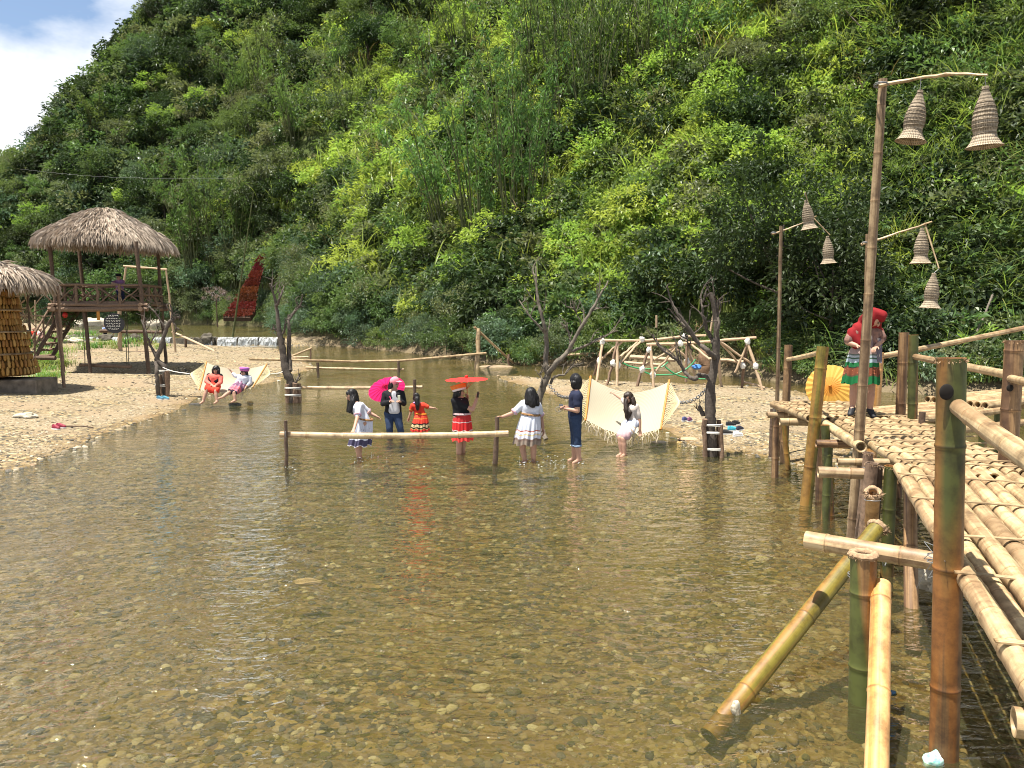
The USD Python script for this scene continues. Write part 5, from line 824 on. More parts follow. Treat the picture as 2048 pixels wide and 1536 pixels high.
T3 = tree_px('bare_tree', 'dead crooked tree bound with stakes beside the right hammock', 13.9, [([(1424, 918), (1420, 832), (1421, 783), (1429, 733), (1434, 684), (1429, 622), (1420, 585)], .145, .05), ([(1420, 760), (1411, 752), (1400, 750), (1388, 758), (1376, 750), (1363, 731), (1338, 708), (1323, 698), (1306, 668)], .06, .015), ([(1430, 716), (1414, 700), (1400, 690), (1377, 654), (1360, 632), (1342, 601)], .06, .02), ([(1412, 700), (1390, 680), (1372, 655), (1352, 634), (1336, 618)], .035, .012), ([(1430, 690), (1420, 672), (1412, 655), (1405, 625), (1401, 596)], .05, .02), ([(1407, 832), (1402, 820), (1398, 812)], .05, .04), ([(1433, 680), (1437, 650), (1433, 610), (1428, 590)], .035, .012), ([(1385, 700), (1376, 684), (1372, 668)], .02, .01), ([(1404, 610), (1408, 596), (1413, 580)], .02, .01)], BARK, .80)
bind(T3, 13.9, ((1410, 838, 917), (1438, 840, 916), (1442, 850, 918), (1428, 836, 918)), (849, 864, 897), .045, WOOD, 1426, .165)
T4 = tree_px('bare_tree', 'twisted dead tree with a bound foot at the left gravel bank', 23.2, [([(330, 797), (330, 748), (328, 733), (314, 719), (324, 690), (333, 655), (344, 640)], .12, .07), ([(314, 719), (306, 700), (300, 690), (293, 668), (283, 640)], .06, .03), ([(312, 722), (314, 750), (318, 797)], .07, .08), ([(343, 641), (352, 636), (359, 634)], .06, .04), ([(340, 645), (344, 625), (338, 606)], .05, .02), ([(333, 660), (320, 640), (308, 622), (296, 612)], .05, .02), ([(300, 688), (310, 668), (318, 650)], .03, .015), ([(345, 642), (352, 655), (350, 668)], .03, .02)], BARK, .78)
bind(T4, 23.2, ((334, 742, 797), (324, 750, 798)), (741, 770), .085, WOOD, 325, .2)

# ------------------------------------------------------------------ hammocks
HAM, HAMY = plain('hammock_cloth', (.46, .39, .27), .9, .12, 40), plain('hammock_cord', (.50, .45, .26), .9, .2, 30); BARM = plain('spreader_bar', (.45, .18, .035), .5, .3, 12)
usdkit.material(stage, M('hammock_weave'), {'uv': ('uvmap', {'attribute': 'st'}), 'w': ('wave_texture', {'bands_direction': 'x', 'scale': 11.0, 'distortion': .8}), 'n': ('noise_texture', {'scale': 60, 'detail': 3.0}), 'r': ('rgb_ramp', {'ramp': [(0, (.34, .30, .21)), (.4, (.395, .355, .265)), (1, (.42, .38, .29))]}), 'b': ('bump', {'strength': .35, 'distance': .006}), 'd': ('principled_bsdf', {'roughness': .9, 'specular_ior_level': .1}), 't': ('translucent_bsdf', {'color': (.45, .38, .24)}), 'm': ('mix_closure', {'fac': .22})},
    [('uv.UV', 'w.vector'), ('w.fac', 'r.fac'), ('w.fac', 'b.height'), ('r.color', 'd.base_color'), ('b.normal', 'd.normal'), ('d.BSDF', 'm.closure1'), ('t.BSDF', 'm.closure2')], surface='m.closure')
def hammock(label, LT, LB, RT, RB, ringL, ringR, sagT, sagB, anchors, fringe):
    t = thing('rope_hammock', label, 'hammock', LB); LT, LB, RT, RB = map(np.asarray, (LT, LB, RT, RB)); nu, nv = 30, 14; u = np.linspace(0, 1, nu)[:, None, None]; v = np.linspace(0, 1, nv)[None, :, None]
    sg = np.sin(np.pi * u) ** .9 * (sagT * (1 - v) + sagB * v) + .10 * np.sin(np.pi * u) * np.sin(np.pi * v); P = (1 - v) * (LT + (RT - LT) * u) + v * (LB + (RB - LB) * u) - sg * np.array([0, 0, 1.0]) + np.sin(np.pi * v) * np.sin(np.pi * u) * np.array([0, .12, 0])
    V = P.reshape(-1, 3); uv = np.stack([np.broadcast_to(v, (nu, nv, 1)), np.broadcast_to(u * 3, (nu, nv, 1))], -1).reshape(-1, 2); part(t, 'bed', (V, grid_faces(nu, nv - 1), uv), M('hammock_weave'), smooth=True)
    for a, b in ((LT, LB), (RT, RB)): part(t, 'spreader_bar', stick([a + (a - b) * .03, b + (b - a) * .03], .022, .022, 8, 5), BARM, smooth=True)
    for rg_, a, b, e in ((ringL, LT, LB, 0), (ringR, RT, RB, -1)):
        cords = [tube(np.array([rg_, (rg_ + a + (b - a) * k / 17) / 2 - [0, 0, .01], a + (b - a) * k / 17]), .0055, 4, caps=False) for k in range(18)]; part(t, 'end_cords', cat(cords), HAMY)
        part(t, 'end_ring', ring(rg_, .03, .008, (1, .2, 0), 12), WIRE)
    g = np.random.default_rng(8); fr = []
    for k in range(fringe):
        i = int(k * (nu - 1) / fringe); p = P[i, -1]; q = p + [g.normal(0, .05), -.03 + g.normal(0, .03), -.14 * g.uniform(.5, 1)]; fr.append(tube(np.array([p, (p + q) / 2 + [g.normal(0, .03), -.02, 0], q, q + [g.normal(0, .02), 0, -.09]]), .008, 4, caps=False))
    part(t, 'fringe', cat(fr), HAM, kind='stuff')
    for a, b, nm in anchors:
        a, b = np.asarray(a), np.asarray(b); n = max(6, int(np.linalg.norm(b - a) / .07))
        if nm == 'chain': part(t, 'chain', cat([ring(a + (b - a) * (k + .5) / n - [0, 0, .1 * math.sin(math.pi * (k + .5) / n)], .030, .009, (0, 1, .2) if k % 2 else (.3, .2, 1), 8) for k in range(n)]), WIRE)
        else: part(t, 'rope', stick([a, (a + b) / 2 - [0, 0, .04], b], .012, .012, 5, 8), CORD)
    return t
rL, rR = W(1140, 794, 15.4), W(1361, 805, 14.9)
hammock('wide cream rope hammock beside the dead crooked tree, long haired girl on its edge', W(1181, 755, 15.7), W(1171, 838, 14.75), W(1338, 763, 15.5), W(1322, 856, 14.6), rL, rR, .26, .20, ((W(1097, 768, 16.4), rL, 'chain'), (rR, W(1422, 768, 13.9), 'chain')), 64)
rL, rR = W(380, 747.5, 22), W(541.5, 748, 21.7)
hammock('cream rope hammock at the left bank with two women sitting in it', W(412.5, 725, 22.1), W(399, 778, 21.3), W(533, 729, 21.9), W(506.5, 773, 21.2), rL, rR, .16, .13, ((W(326, 735, 23.1), rL, 'rope'), (rR, W(571, 739, 22.1), 'rope')), 26)

# ------------------------------------------------------------------ pole frame on the gravel spit
PF = thing('pole_frame', 'rickety bamboo pole frame tied with white cloth on the right gravel spit', 'frame', gpt(1350, 778)); ya, yb = 27.6, 25.4
def fp(a, b, y0, y1=None, r=.045, nm='pole', mat=PALEWOOD): pole(PF, W(*a, y0), W(*b, y1 or y0), r, mat, nm)
for P, y in (([(1194, 681), (1283, 681), (1358, 674), (1412, 671)], ya), ([(1293, 689), (1358, 687), (1437, 681), (1512, 675)], yb)): part(PF, 'ridge_pole', stick([W(*p, y) for p in P], .055, .045, 8, 14, .006, 5), PALEWOOD, smooth=True)
for a, b, y0, y1, m in (((1207, 681), (1188, 750), ya, ya + .6, WOOD), ((1205, 684), (1193, 764), ya, ya - .8, PALEWOOD), ((1235, 684), (1213, 772), yb + .6, yb + .2, WOOD), ((1235, 686), (1234, 780), yb + .6, yb, PALEWOOD), ((1299, 690), (1270, 785), yb, yb - .2, WOOD), ((1301, 690), (1308, 783), yb, yb - .5, PALEWOOD), ((1494, 680), (1527, 790), yb, yb - .7, PALEWOOD), ((1494, 681), (1483, 782), yb, yb + .2, WOOD), ((1377, 684), (1391, 757), ya, ya + .2, PALEWOOD), ((1372, 676), (1372, 764), ya, ya - .4, WOOD), ((1432, 682), (1444, 776), yb, yb + .3, PALEWOOD)): fp(a, b, y0, y1, .05, 'leg', m)
for a, b, y0, y1 in (((1236, 731), (1283, 681), yb + .5, ya), ((1200, 719), (1245, 683), ya, ya), ((1238, 716), (1275, 684), yb + .6, ya), ((1306, 749), (1358, 688), yb, yb), ((1291, 731), (1352, 692), yb, yb), ((1508, 731), (1437, 681), yb, yb), ((1486, 735), (1440, 684), yb + .3, yb), ((1380, 721), (1335, 683), ya, ya), ((1420, 719), (1368, 678), yb + 1, ya), ((1395, 740), (1372, 690), ya, ya), ((1470, 745), (1494, 690), yb, yb), ((1212, 762), (1232, 772), ya - .8, yb + .2), ((1266, 778), (1290, 785), yb, yb), ((1485, 763), (1530, 776), yb + .3, yb - .2)): fp(a, b, y0, y1, .04, 'brace')
for k, (px, py, y) in enumerate(((1205, 684, ya), (1284, 679, ya), (1368, 674, ya), (1361, 687, yb), (1298, 700, yb), (1226, 726, yb + .4), (1236, 731, yb + .5), (1199, 722, ya), (1285, 739, yb - .1), (1306, 750, yb - .2), (1511, 733, yb - .3), (1486, 731, yb + .1), (1374, 722, ya), (1495, 683, yb))): part(PF, 'white_cloth_tie', ball(W(px, py, y - .05), .085, 2, (1, .9, 1.3), 80 + k, .6), CORD, smooth=True)
HO = thing('garden_hose', 'loops of green hose slung under the pole frame', 'hose', W(1330, 745, 26)); GH = plain('hose_green', (.04, .22, .09), .4, .2)
for P in ([(1240, 722), (1262, 733), (1290, 738), (1322, 734), (1336, 724)], [(1284, 741), (1310, 750), (1345, 749), (1372, 738), (1391, 719)], [(1330, 733), (1360, 752), (1385, 757), (1412, 758)]): part(HO, 'hose_loop', stick([W(*p, 26.2) for p in P], .028, .028, 6, 16), GH, smooth=True)
solo('tree_stump', stick([W(1413, 752, 29), W(1408, 722, 29), W(1404, 700, 29.2)], .24, .16, 10, 8, .03, 3), plain('stump_brown', (.20, .12, .07), .95, .5, 12, .02), 'brown broken stump behind the dead crooked tree', 'stump', smooth=True)
solo('sun_hat', ball(W(1394, 734, 27.4), .13, 3, (1.3, 1, .7), 5, .35), plain('cap_blue', (.06, .2, .5), .7, .3), 'blue hat hanging on the pole frame near the stump', 'hat', smooth=True)
for k, (a, b) in enumerate((((1420, 668, 31), (1427, 628, 31)), ((1313, 655, 33), (1313, 630, 33)))): solo('garden_stake', stick([W(*a), W(*b)], .05, .045, 7, 5), PALEWOOD, ('pale stake leaning on the bank behind the dead crooked tree', 'thin upright stake on the scree above the pole frame')[k], 'stake', smooth=True)

# ------------------------------------------------------------------ shoes and small things on the gravel
def shoe(px, py, col, label, rot=0, L=.25, sole=(.6, .6, .58), pos=None):
    p = gpt(px, py) if pos is None else np.asarray(pos); t = thing('shoe', label, 'shoe', p); c, s = math.cos(rot), math.sin(rot); Rm = np.array([[c, s, 0], [-s, c, 0], [0, 0, 1]])
    sp = lambda x, y, z, r: m3.Manifold.sphere(r, 14).translate([x, y, z]); k = L / .25
    up = m3.Manifold.batch_hull([sp(-.09, 0, .045, .034), sp(-.09, 0, .085, .026), sp(-.02, 0, .08, .028), sp(.03, 0, .05, .036), sp(.085, .005, .035, .034), sp(0, 0, .035, .034)]) - m3.Manifold.cylinder(.12, .022, .022, 14).translate([-.072, 0, .075])
    so = m3.Manifold.batch_hull([m3.Manifold.cylinder(.022, .043, .043, 16).translate([x, 0, 0]) for x in (-.08, 0, .08)])
    for nm, m, mt in (('upper', up, plain('shoe_skin_%d_%d' % (px, py), col, .7, .3, 40)), ('sole', so, plain('shoe_sole_' + str(int(sole[0] * 100)), sole, .7, .1))):
        v, f, _ = norm(m); part(t, nm, (v * k @ Rm + p, f), mt, smooth=nm == 'upper' and 40)
    return t
shoe(112, 859, (.22, .02, .04), 'dark red shoe on the left gravel, nearer one', -.5); shoe(122, 856, (.22, .02, .04), 'dark red shoe on the left gravel, beside the thin stick', -.25)
solo('stick', stick([gpt(128, 855) + [0, 0, .03], gpt(160, 857) + [0, 0, .05], gpt(187, 857) + [0, 0, .02]], .018, .012, 6, 8), DARKWOOD, 'thin dark stick lying on the gravel by the red shoes', 'stick', smooth=True)
shoe(320, 799, (.05, .16, .24), 'blue shoe at the foot of the twisted dead tree, left one', -.4); shoe(331, 799, (.06, .22, .30), 'blue shoe at the foot of the twisted dead tree, right one', -.2)
shoe(1370, 842, (.08, .09, .20), 'navy and pink sneaker on the right gravel, left of its pair', .9); shoe(1380, 843, (.20, .07, .14), 'navy and pink sneaker on the right gravel, right of its pair', 1.0)
for px, py, c, l, r in ((1462, 853, (.015, .015, .018), 'black sandal at the back of the shoe heap by the bound tree', .2), (1472, 850, (.02, .02, .02), 'black shoe highest in the shoe heap by the bound tree', .5), (1466, 862, (.05, .35, .45), 'turquoise shoe in the shoe heap by the bound tree', .1), (1480, 861, (.03, .03, .05), 'dark shoe right of the turquoise shoe', .7), (1453, 869, (.02, .02, .02), 'black shoe lowest on the left of the shoe heap', -.1), (1476, 873, (.75, .74, .72), 'white shoe lowest in the shoe heap by the bound tree', .4)): shoe(px, py, c, l, r)
for k, (px, py, s, sq, l) in enumerate(((501, 805, .09, (1, .9, .8), 'yellowish round stone in the shallows below the left hammock'), (390, 808, .10, (1.6, 1, .5), 'dark stone at the water edge below the left hammock'), (470, 808, .12, (1.5, .9, .5), 'dark stone under the foot of the woman in the hat'), (614, 1158, .085, (1.6, .8, .35), 'pale pinkish stone just breaking the surface in the open water'), (1318, 884, .12, (1.5, .8, .4), 'pale flat stone at the water edge below the right hammock'), (1378, 880, .13, (1.6, .9, .4), 'tan flat stone at the water edge left of the bound tree'), (1352, 884, .10, (1.8, .9, .35), 'ochre flat stone between the hammock and the bound tree'))):
    p = G(px, py); p[2] = max(-.02, min(gz(p[0], p[1]), .1)) + (.0 if px != 614 else -.01); solo('stone', ball(p, s, 3, sq, 100 + k, .3), plain('stone_tone_%d' % k, ((.45, .33, .14), (.05, .045, .04), (.07, .065, .06), (.46, .34, .26), (.44, .38, .3), (.42, .28, .17), (.45, .3, .12))[k], .8, .3, 12), l, 'stone', smooth=True)
# ------------------------------------------------------------------ people
SKIN = plain('skin', (.36, .205, .14), .55, .10, 6, spec=.3); HAIRM = plain('hair_black', (.010, .009, .009), .5, .4, 60, .003, spec=.3); HAIRB = plain('hair_brown', (.03, .018, .012), .5, .4, 60, .003, spec=.3); EYE = plain('eye_dark', (.02, .015, .012), .3, .1); LIP = plain('lip', (.38, .13, .11), .5, .1)
def sph(p, r): return m3.Manifold.sphere(float(r), 16).translate([float(x) for x in p])
def chain(pts): return [m3.Manifold.batch_hull([sph(*a), sph(*b)]) for a, b in zip(pts[:-1], pts[1:])]
def soft(parts_, res, it=10):
    m = m3.Manifold.batch_boolean(parts_, m3.OpType.Add).refine_to_length(res); v, f, _ = norm(m); t = trimesh.Trimesh(v, f, process=True); trimesh.smoothing.filter_taubin(t, iterations=it); return t
def nz(v): v = np.asarray(v, float); return v / (np.linalg.norm(v) + 1e-9)
def hand(wr, d, curl_dir, s, side):
    """palm, four unequal bent fingers and a thumb"""
    d = nz(d); n = nz(np.asarray(curl_dir) - d * (np.asarray(curl_dir) @ d)); a = np.cross(d, n) * side; wr = np.asarray(wr); k = .88 * s; out = []
    kn = [wr + d * .078 * k + a * x * k for x in (-.030, -.010, .011, .030)]; out.append(m3.Manifold.batch_hull([sph(wr, .021 * k), sph(wr + d * .03 * k + a * .02 * k, .016 * k), sph(wr + d * .03 * k - a * .02 * k, .016 * k)] + [sph(q, .0115 * k) for q in kn]))
    for q, L in zip(kn, (.060, .072, .068, .052)):
        d1 = nz(d + n * .35); d2 = nz(d + n * 1.0); e = q + d1 * L * .55 * k; out += chain([(q, .0095 * k), (e, .0088 * k), (e + d2 * L * .5 * k, .0075 * k)])
    t0 = wr + d * .022 * k - a * .022 * k; t1 = t0 + nz(d * .6 - a * .8 + n * .4) * .036 * k; out += chain([(t0, .0125 * k), (t1, .0105 * k), (t1 + nz(d * .9 - a * .3 + n * .5) * .030 * k, .0085 * k)])
    return out
def person(label, Y, J, s, face, top=None, legs=None, skirt=None, hair=None, shoes=None, sleeve=.45, build=1.0, skirt_mat=None, topmat=None, legmat=None, belt=None, hairmat=None, collar=None, hem=(1, .98), extra_top=None, curl=(0, -.3, -1), fine=.026, group=None, smat=None, lap=0):
    """one continuous body from joints (photo point, depth offset), with head, face, hands; clothes, hair as children"""
    P = {k: W(v[0], v[1], Y + (v[2] if len(v) > 2 else 0)) for k, v in J.items()}; face = nz(face); t = thing('person', label, 'person', P['pelvis'] * [1, 1, 0] + [0, 0, min(P['lan'][2], P['ran'][2])], group)
    R = dict(head=.088, neck=.047, lsh=.054, rsh=.054, lel=.038, rel=.038, lwr=.026, rwr=.026, lhip=.088, rhip=.088, lkn=.054, rkn=.054, lan=.034, ran=.034, ltoe=.026, rtoe=.026); R = {k: v * s * (build if k not in ('head',) else 1) for k, v in R.items()}
    side = nz(np.cross(face, [0, 0, 1.0])); sw = P['rsh'] - P['lsh']; bx = nz(sw); ax = nz(P['neck'] - P['pelvis']); fw = nz(np.cross(ax, bx)); fw = fw if fw @ face > 0 else -fw
    P.setdefault('lhip', P['pelvis'] - bx * .075 * s); P.setdefault('rhip', P['pelvis'] + bx * .075 * s)
    for q in 'lr':
        if q + 'toe' not in P: P[q + 'toe'] = P[q + 'an'] + nz(face * [1, 1, 0]) * .13 * s - [0, 0, .035 * s]
    H = P['head']; up = nz(np.array([0, 0, 1.0]) - face * face[2]); waist = P['pelvis'] * .62 + P['neck'] * .38; chest = P['pelvis'] * .28 + P['neck'] * .72
    seg = lambda *n: chain([(P[a], R[a]) for a in n]); torso = [m3.Manifold.batch_hull([sph(P['lsh'], R['lsh']), sph(P['rsh'], R['rsh']), sph(chest - bx * .06 * s, .095 * s * build), sph(chest + bx * .06 * s, .095 * s * build), sph(P['neck'], R['neck'])]), m3.Manifold.batch_hull([sph(chest - bx * .06 * s, .092 * s * build), sph(chest + bx * .06 * s, .092 * s * build), sph(waist - bx * .045 * s, .088 * s * build), sph(waist + bx * .045 * s, .088 * s * build)]),
             m3.Manifold.batch_hull([sph(waist - bx * .045 * s, .088 * s * build), sph(waist + bx * .045 * s, .088 * s * build), sph(P['lhip'], R['lhip'] * 1.08), sph(P['rhip'], R['rhip'] * 1.08)])]
    head = [m3.Manifold.batch_hull([sph(H + up * .025 * s - face * .012 * s, .086 * s), sph(H - up * .01 * s + face * .015 * s, .076 * s), sph(H - up * .072 * s + face * .048 * s, .030 * s), sph(H - up * .045 * s - face * .01 * s, .055 * s)]), m3.Manifold.batch_hull([sph(H + face * .088 * s + up * .008 * s, .010 * s), sph(H + face * .103 * s - up * .022 * s, .013 * s)]), sph(H + side * .083 * s - up * .005 * s, .020 * s), sph(H - side * .083 * s - up * .005 * s, .020 * s)] + chain([(P['neck'] - ax * .02 * s, R['neck']), (H - up * .04 * s - face * .012 * s, R['neck'] * .95)])
    body = soft(torso + head + seg('lsh', 'lel', 'lwr') + seg('rsh', 'rel', 'rwr') + seg('lhip', 'lkn', 'lan', 'ltoe') + seg('rhip', 'rkn', 'ran', 'rtoe') + [sph(P['lan'] - nz(P['ltoe'] - P['lan']) * .03 * s, .034 * s), sph(P['ran'] - nz(P['rtoe'] - P['ran']) * .03 * s, .034 * s), m3.Manifold.batch_hull([sph(P['lkn'] * .68 + P['lan'] * .32, .053 * s * build), sph(P['lan'], R['lan'])]), m3.Manifold.batch_hull([sph(P['rkn'] * .68 + P['ran'] * .32, .053 * s * build), sph(P['ran'], R['ran'])])], fine * s, 6)
    bm = m3.Manifold(m3.Mesh(np.asarray(body.vertices, np.float32), np.asarray(body.faces, np.uint32))); hs = []
    for q, sg in (('l', 1), ('r', -1)): hs += hand(P[q + 'wr'], P[q + 'hand'] - P[q + 'wr'] if q + 'hand' in P else P[q + 'wr'] - P[q + 'el'], curl, s, sg)
    hm = m3.Manifold.batch_boolean(hs, m3.OpType.Add); full = bm + hm if bm.status() == m3.Error.NoError and not bm.is_empty() else m3.Manifold()
    if full.is_empty(): b2 = norm(body); full = cat([b2, norm(hm)])
    bp = part(t, 'body', full, smat or SKIN, smooth=50)
    for sg in (-1, 1): part(t, 'eye', ball(H + face * .080 * s + side * sg * .033 * s + up * .012 * s, .012 * s, 1, (1, 1, .7)), EYE, smooth=True); part(t, 'eyebrow', stick([H + face * .086 * s + side * sg * .018 * s + up * .034 * s, H + face * .078 * s + side * sg * .05 * s + up * .034 * s], .0045 * s, .003 * s, 5, 5), EYE)
    part(t, 'mouth', ball(H + face * .079 * s - up * .048 * s, .016 * s, 1, (1.3, 1, .45)), LIP, smooth=True)
    lerp = lambda a, b, k: P[a] + (P[b] - P[a]) * k
    if topmat:
        e = .016 * s; tp = [m3.Manifold.batch_hull([sph(P['lsh'], R['lsh'] + e), sph(P['rsh'], R['rsh'] + e), sph(chest - bx * .06 * s, (.095 * build) * s + e), sph(chest + bx * .06 * s, .095 * s * build + e), sph(P['neck'] - ax * .03 * s, R['neck'] + .004 * s)]), m3.Manifold.batch_hull([sph(chest - bx * .06 * s, .094 * s * build + e), sph(chest + bx * .06 * s, .094 * s * build + e), sph(waist - bx * .05 * s, .090 * s * build + e), sph(waist + bx * .05 * s, .090 * s * build + e)]),
            m3.Manifold.batch_hull([sph(waist - bx * .05 * s, .090 * s * build + e), sph(waist + bx * .05 * s, .090 * s * build + e), sph(lerp('pelvis', 'neck', .06) - bx * .06 * s, .094 * s * build + e), sph(lerp('pelvis', 'neck', .06) + bx * .06 * s, .094 * s * build + e)])]
        if skirt_mat: tp.append(m3.Manifold.batch_hull([sph(waist - bx * .045 * s, .090 * s * build + e), sph(waist + bx * .045 * s, .090 * s * build + e), sph(P['lhip'] * .8 + waist * .2, R['lhip'] * 1.02 + e), sph(P['rhip'] * .8 + waist * .2, R['rhip'] * 1.02 + e)]))
        for q in 'lr':
            k = sleeve if sleeve <= 1 else 1; tp += chain([(P[q + 'sh'], R[q + 'sh'] + e), (lerp(q + 'sh', q + 'el', k), R[q + 'el'] + e * (1.9 if sleeve < .8 else 1.0))])
            if sleeve > 1: tp += chain([(P[q + 'el'], R[q + 'el'] + e), (lerp(q + 'el', q + 'wr', sleeve - 1), R[q + 'wr'] + e)])
        tm = soft(tp, .03 * s, 5); tv = np.array(tm.vertices); tv += np.array(tm.vertex_normals) * (meshkit.fbm(tv * 14, 3, 3) - .5)[:, None] * .022 * s; tpp = part(t, 'top', (tv, np.array(tm.faces)), topmat, smooth=True)
    if legmat:
        e = .014 * s; k = legs; lp = [m3.Manifold.batch_hull([sph(P['lhip'], R['lhip'] * 1.06 + e), sph(P['rhip'], R['rhip'] * 1.06 + e), sph(lerp('pelvis', 'neck', .2), .095 * s * build)])]
        for q in 'lr':
            lp += chain([(P[q + 'hip'], R[q + 'hip'] + e), (P[q + 'kn'], R[q + 'kn'] + e)]); lp += chain([(P[q + 'kn'], R[q + 'kn'] + e), (lerp(q + 'kn', q + 'an', k), (R[q + 'kn'] * (1 - k) + R[q + 'an'] * k) + e * 1.3)])
        lm = soft(lp, .03 * s, 5); lv = np.array(lm.vertices); lv += np.array(lm.vertex_normals) * (meshkit.fbm(lv * 16, 3, 5) - .5)[:, None] * .016 * s; part(t, 'trousers', (lv, np.array(lm.faces)), legmat, smooth=True)
    if skirt_mat and skirt:
        c0 = W(skirt[0], skirt[1], Y + skirt[6] if len(skirt) > 6 else Y); c1 = W(skirt[2], skirt[3], Y + (skirt[7] if len(skirt) > 7 else 0)); w0, w1 = max(skirt[4] * Y / FPX, .150 * s * build), skirt[5] * Y / FPX; n, rows_ = 84, 16; a = np.linspace(0, 2 * np.pi, n + 1); v = np.linspace(0, 1, rows_); g = np.random.default_rng(int(Y * 100)); ph = g.uniform(0, 6, 3); V = []
        for tt in v:
            r = w0 + (w1 - w0) * tt ** .55; pl = 1 + (.085 * np.sin(17 * a + ph[0] + 1.2 * tt) + .06 * np.sin(9 * a + ph[1])) * tt ** .7; V.append(c0 + (c1 - c0) * tt + np.stack([np.cos(a) * r * pl, np.sin(a) * r * hem[1] * pl, .018 * s * np.sin(7 * a + ph[2]) * tt * hem[0]], 1))
        V = np.vstack(V); uv = np.stack([np.tile(a / 6.2832 * 8, rows_), np.repeat(v, n + 1)], 1); part(t, 'skirt', (V, grid_faces(rows_, n), uv), skirt_mat, smooth=True)
        if belt: part(t, 'belt', ring(c0 + [0, 0, .01], w0 * 1.03, .020 * s, nz(c0 - c1), 28, 6), belt)
    if lap:
        tm = soft([m3.Manifold.batch_hull([sph(P['lhip'], R['lhip'] + .035 * s), sph(P['rhip'], R['rhip'] + .035 * s), sph(waist, .105 * s)]), m3.Manifold.batch_hull([sph(P['lhip'], R['lhip'] + .035 * s), sph(P['rhip'], R['rhip'] + .035 * s), sph(lerp('lhip', 'lkn', lap), .092 * s), sph(lerp('rhip', 'rkn', lap), .092 * s)])], .03 * s, 4); tv = np.array(tm.vertices); axs = P['pelvis'] - (P['lkn'] + P['rkn']) / 2
        tv += np.array(tm.vertex_normals) * (np.sin(tv[:, 0] * 60) * .012 * s)[:, None]; k = np.clip(((waist - tv) @ nz(waist - (P['lkn'] + P['rkn']) / 2)) / np.linalg.norm(waist - (P['lkn'] + P['rkn']) / 2), 0, 1); part(t, 'skirt', (tv, np.array(tm.faces), np.stack([tv[:, 0] * 4, k], 1)), skirt_mat, smooth=True)
    if hair:
        hm_ = [m3.Manifold.batch_hull([sph(H + up * .034 * s - face * .022 * s, .094 * s), sph(H + up * .0 * s - face * .030 * s, .088 * s)])]
        hm_ += [m3.Manifold.batch_hull([sph(H + up * .062 * s + face * .030 * s, .050 * s), sph(H + up * .045 * s - face * .03 * s, .08 * s)])]
        for sg in (-1, 1): hm_ += chain([(H + up * .03 * s + side * sg * .066 * s, .034 * s), (H - up * .06 * s + side * sg * .080 * s - face * .004 * s, .027 * s)])
        for path in hair: hm_ += chain([(W(x, y, Y + dy), r * s) for x, y, dy, r in path])
        hmm = soft(hm_, .022 * s, 6); hv = np.array(hmm.vertices); st = meshkit.fbm(hv * [75, 75, 5], 3, 2) - .5; hv += np.array(hmm.vertex_normals) * st[:, None] * .034 * s; part(t, 'hair', (hv, np.array(hmm.faces)), hairmat or HAIRM, smooth=True)
    if shoes:
        for q in 'lr': part(t, 'shoe', soft([m3.Manifold.batch_hull([sph(P[q + 'an'] - [0, 0, .02 * s], .046 * s), sph(P[q + 'toe'], .038 * s), sph(P[q + 'an'] - [0, 0, .045 * s] - nz(P[q + 'toe'] - P[q + 'an']) * .03 * s, .04 * s)])], .03, 3), shoes, smooth=True)
    return t, P
def banded(name, bands, base_var=.12, motif=None):
    """cloth whose colour runs in bands from waist (0) to hem (1); motif = (from, to, colour a, colour b, repeats)"""
    rp = []
    for i, (p, c) in enumerate(bands):
        if i: rp.append((p - .003, bands[i - 1][1]))
        rp.append((p, c))
    nodes = {'uv': ('uvmap', {'attribute': 'st'}), 's': ('separate_xyz', {}), 'r': ('rgb_ramp', {'ramp': rp}), 'n': ('noise_texture', {'scale': 30, 'detail': 3.0}), 'mr': ('map_range', {'to_min': 1 - base_var, 'to_max': 1 + base_var}), 'h': ('hsv', {}), 'p': ('principled_bsdf', {'roughness': .85, 'specular_ior_level': .15})}
    links = [('uv.UV', 's.vector'), ('s.y', 'r.fac'), ('uv.UV', 'n.vector'), ('n.fac', 'mr.value'), ('mr.result', 'h.value'), ('r.color', 'h.color'), ('h.color', 'p.base_color')]
    if motif:
        a, b, c2, rep = motif; nodes |= {'mp': ('mapping', {'scale': (rep, rep * 5, 1)}), 'v': ('voronoi_texture', {'scale': 1.0, 'metric': 'manhattan', 'randomness': .35}), 'lt': ('math', {'math_type': 'less_than', 'value2': .34}), 'g1': ('math', {'math_type': 'greater_than', 'value2': a}), 'g2': ('math', {'math_type': 'less_than', 'value2': b}), 'm1': ('math', {'math_type': 'multiply'}), 'm2': ('math', {'math_type': 'multiply'}), 'mx': ('mix', {'color2': c2})}
        links = [l for l in links if l != ('r.color', 'h.color')] + [('uv.UV', 'mp.vector'), ('mp.vector', 'v.vector'), ('v.distance', 'lt.value1'), ('s.y', 'g1.value1'), ('s.y', 'g2.value1'), ('g1.value', 'm1.value1'), ('g2.value', 'm1.value2'), ('m1.value', 'm2.value1'), ('lt.value', 'm2.value2'), ('m2.value', 'mx.fac'), ('r.color', 'mx.color1'), ('mx.color', 'h.color')]
    usdkit.material(stage, M(name), nodes, links, surface='p.BSDF'); return M(name)
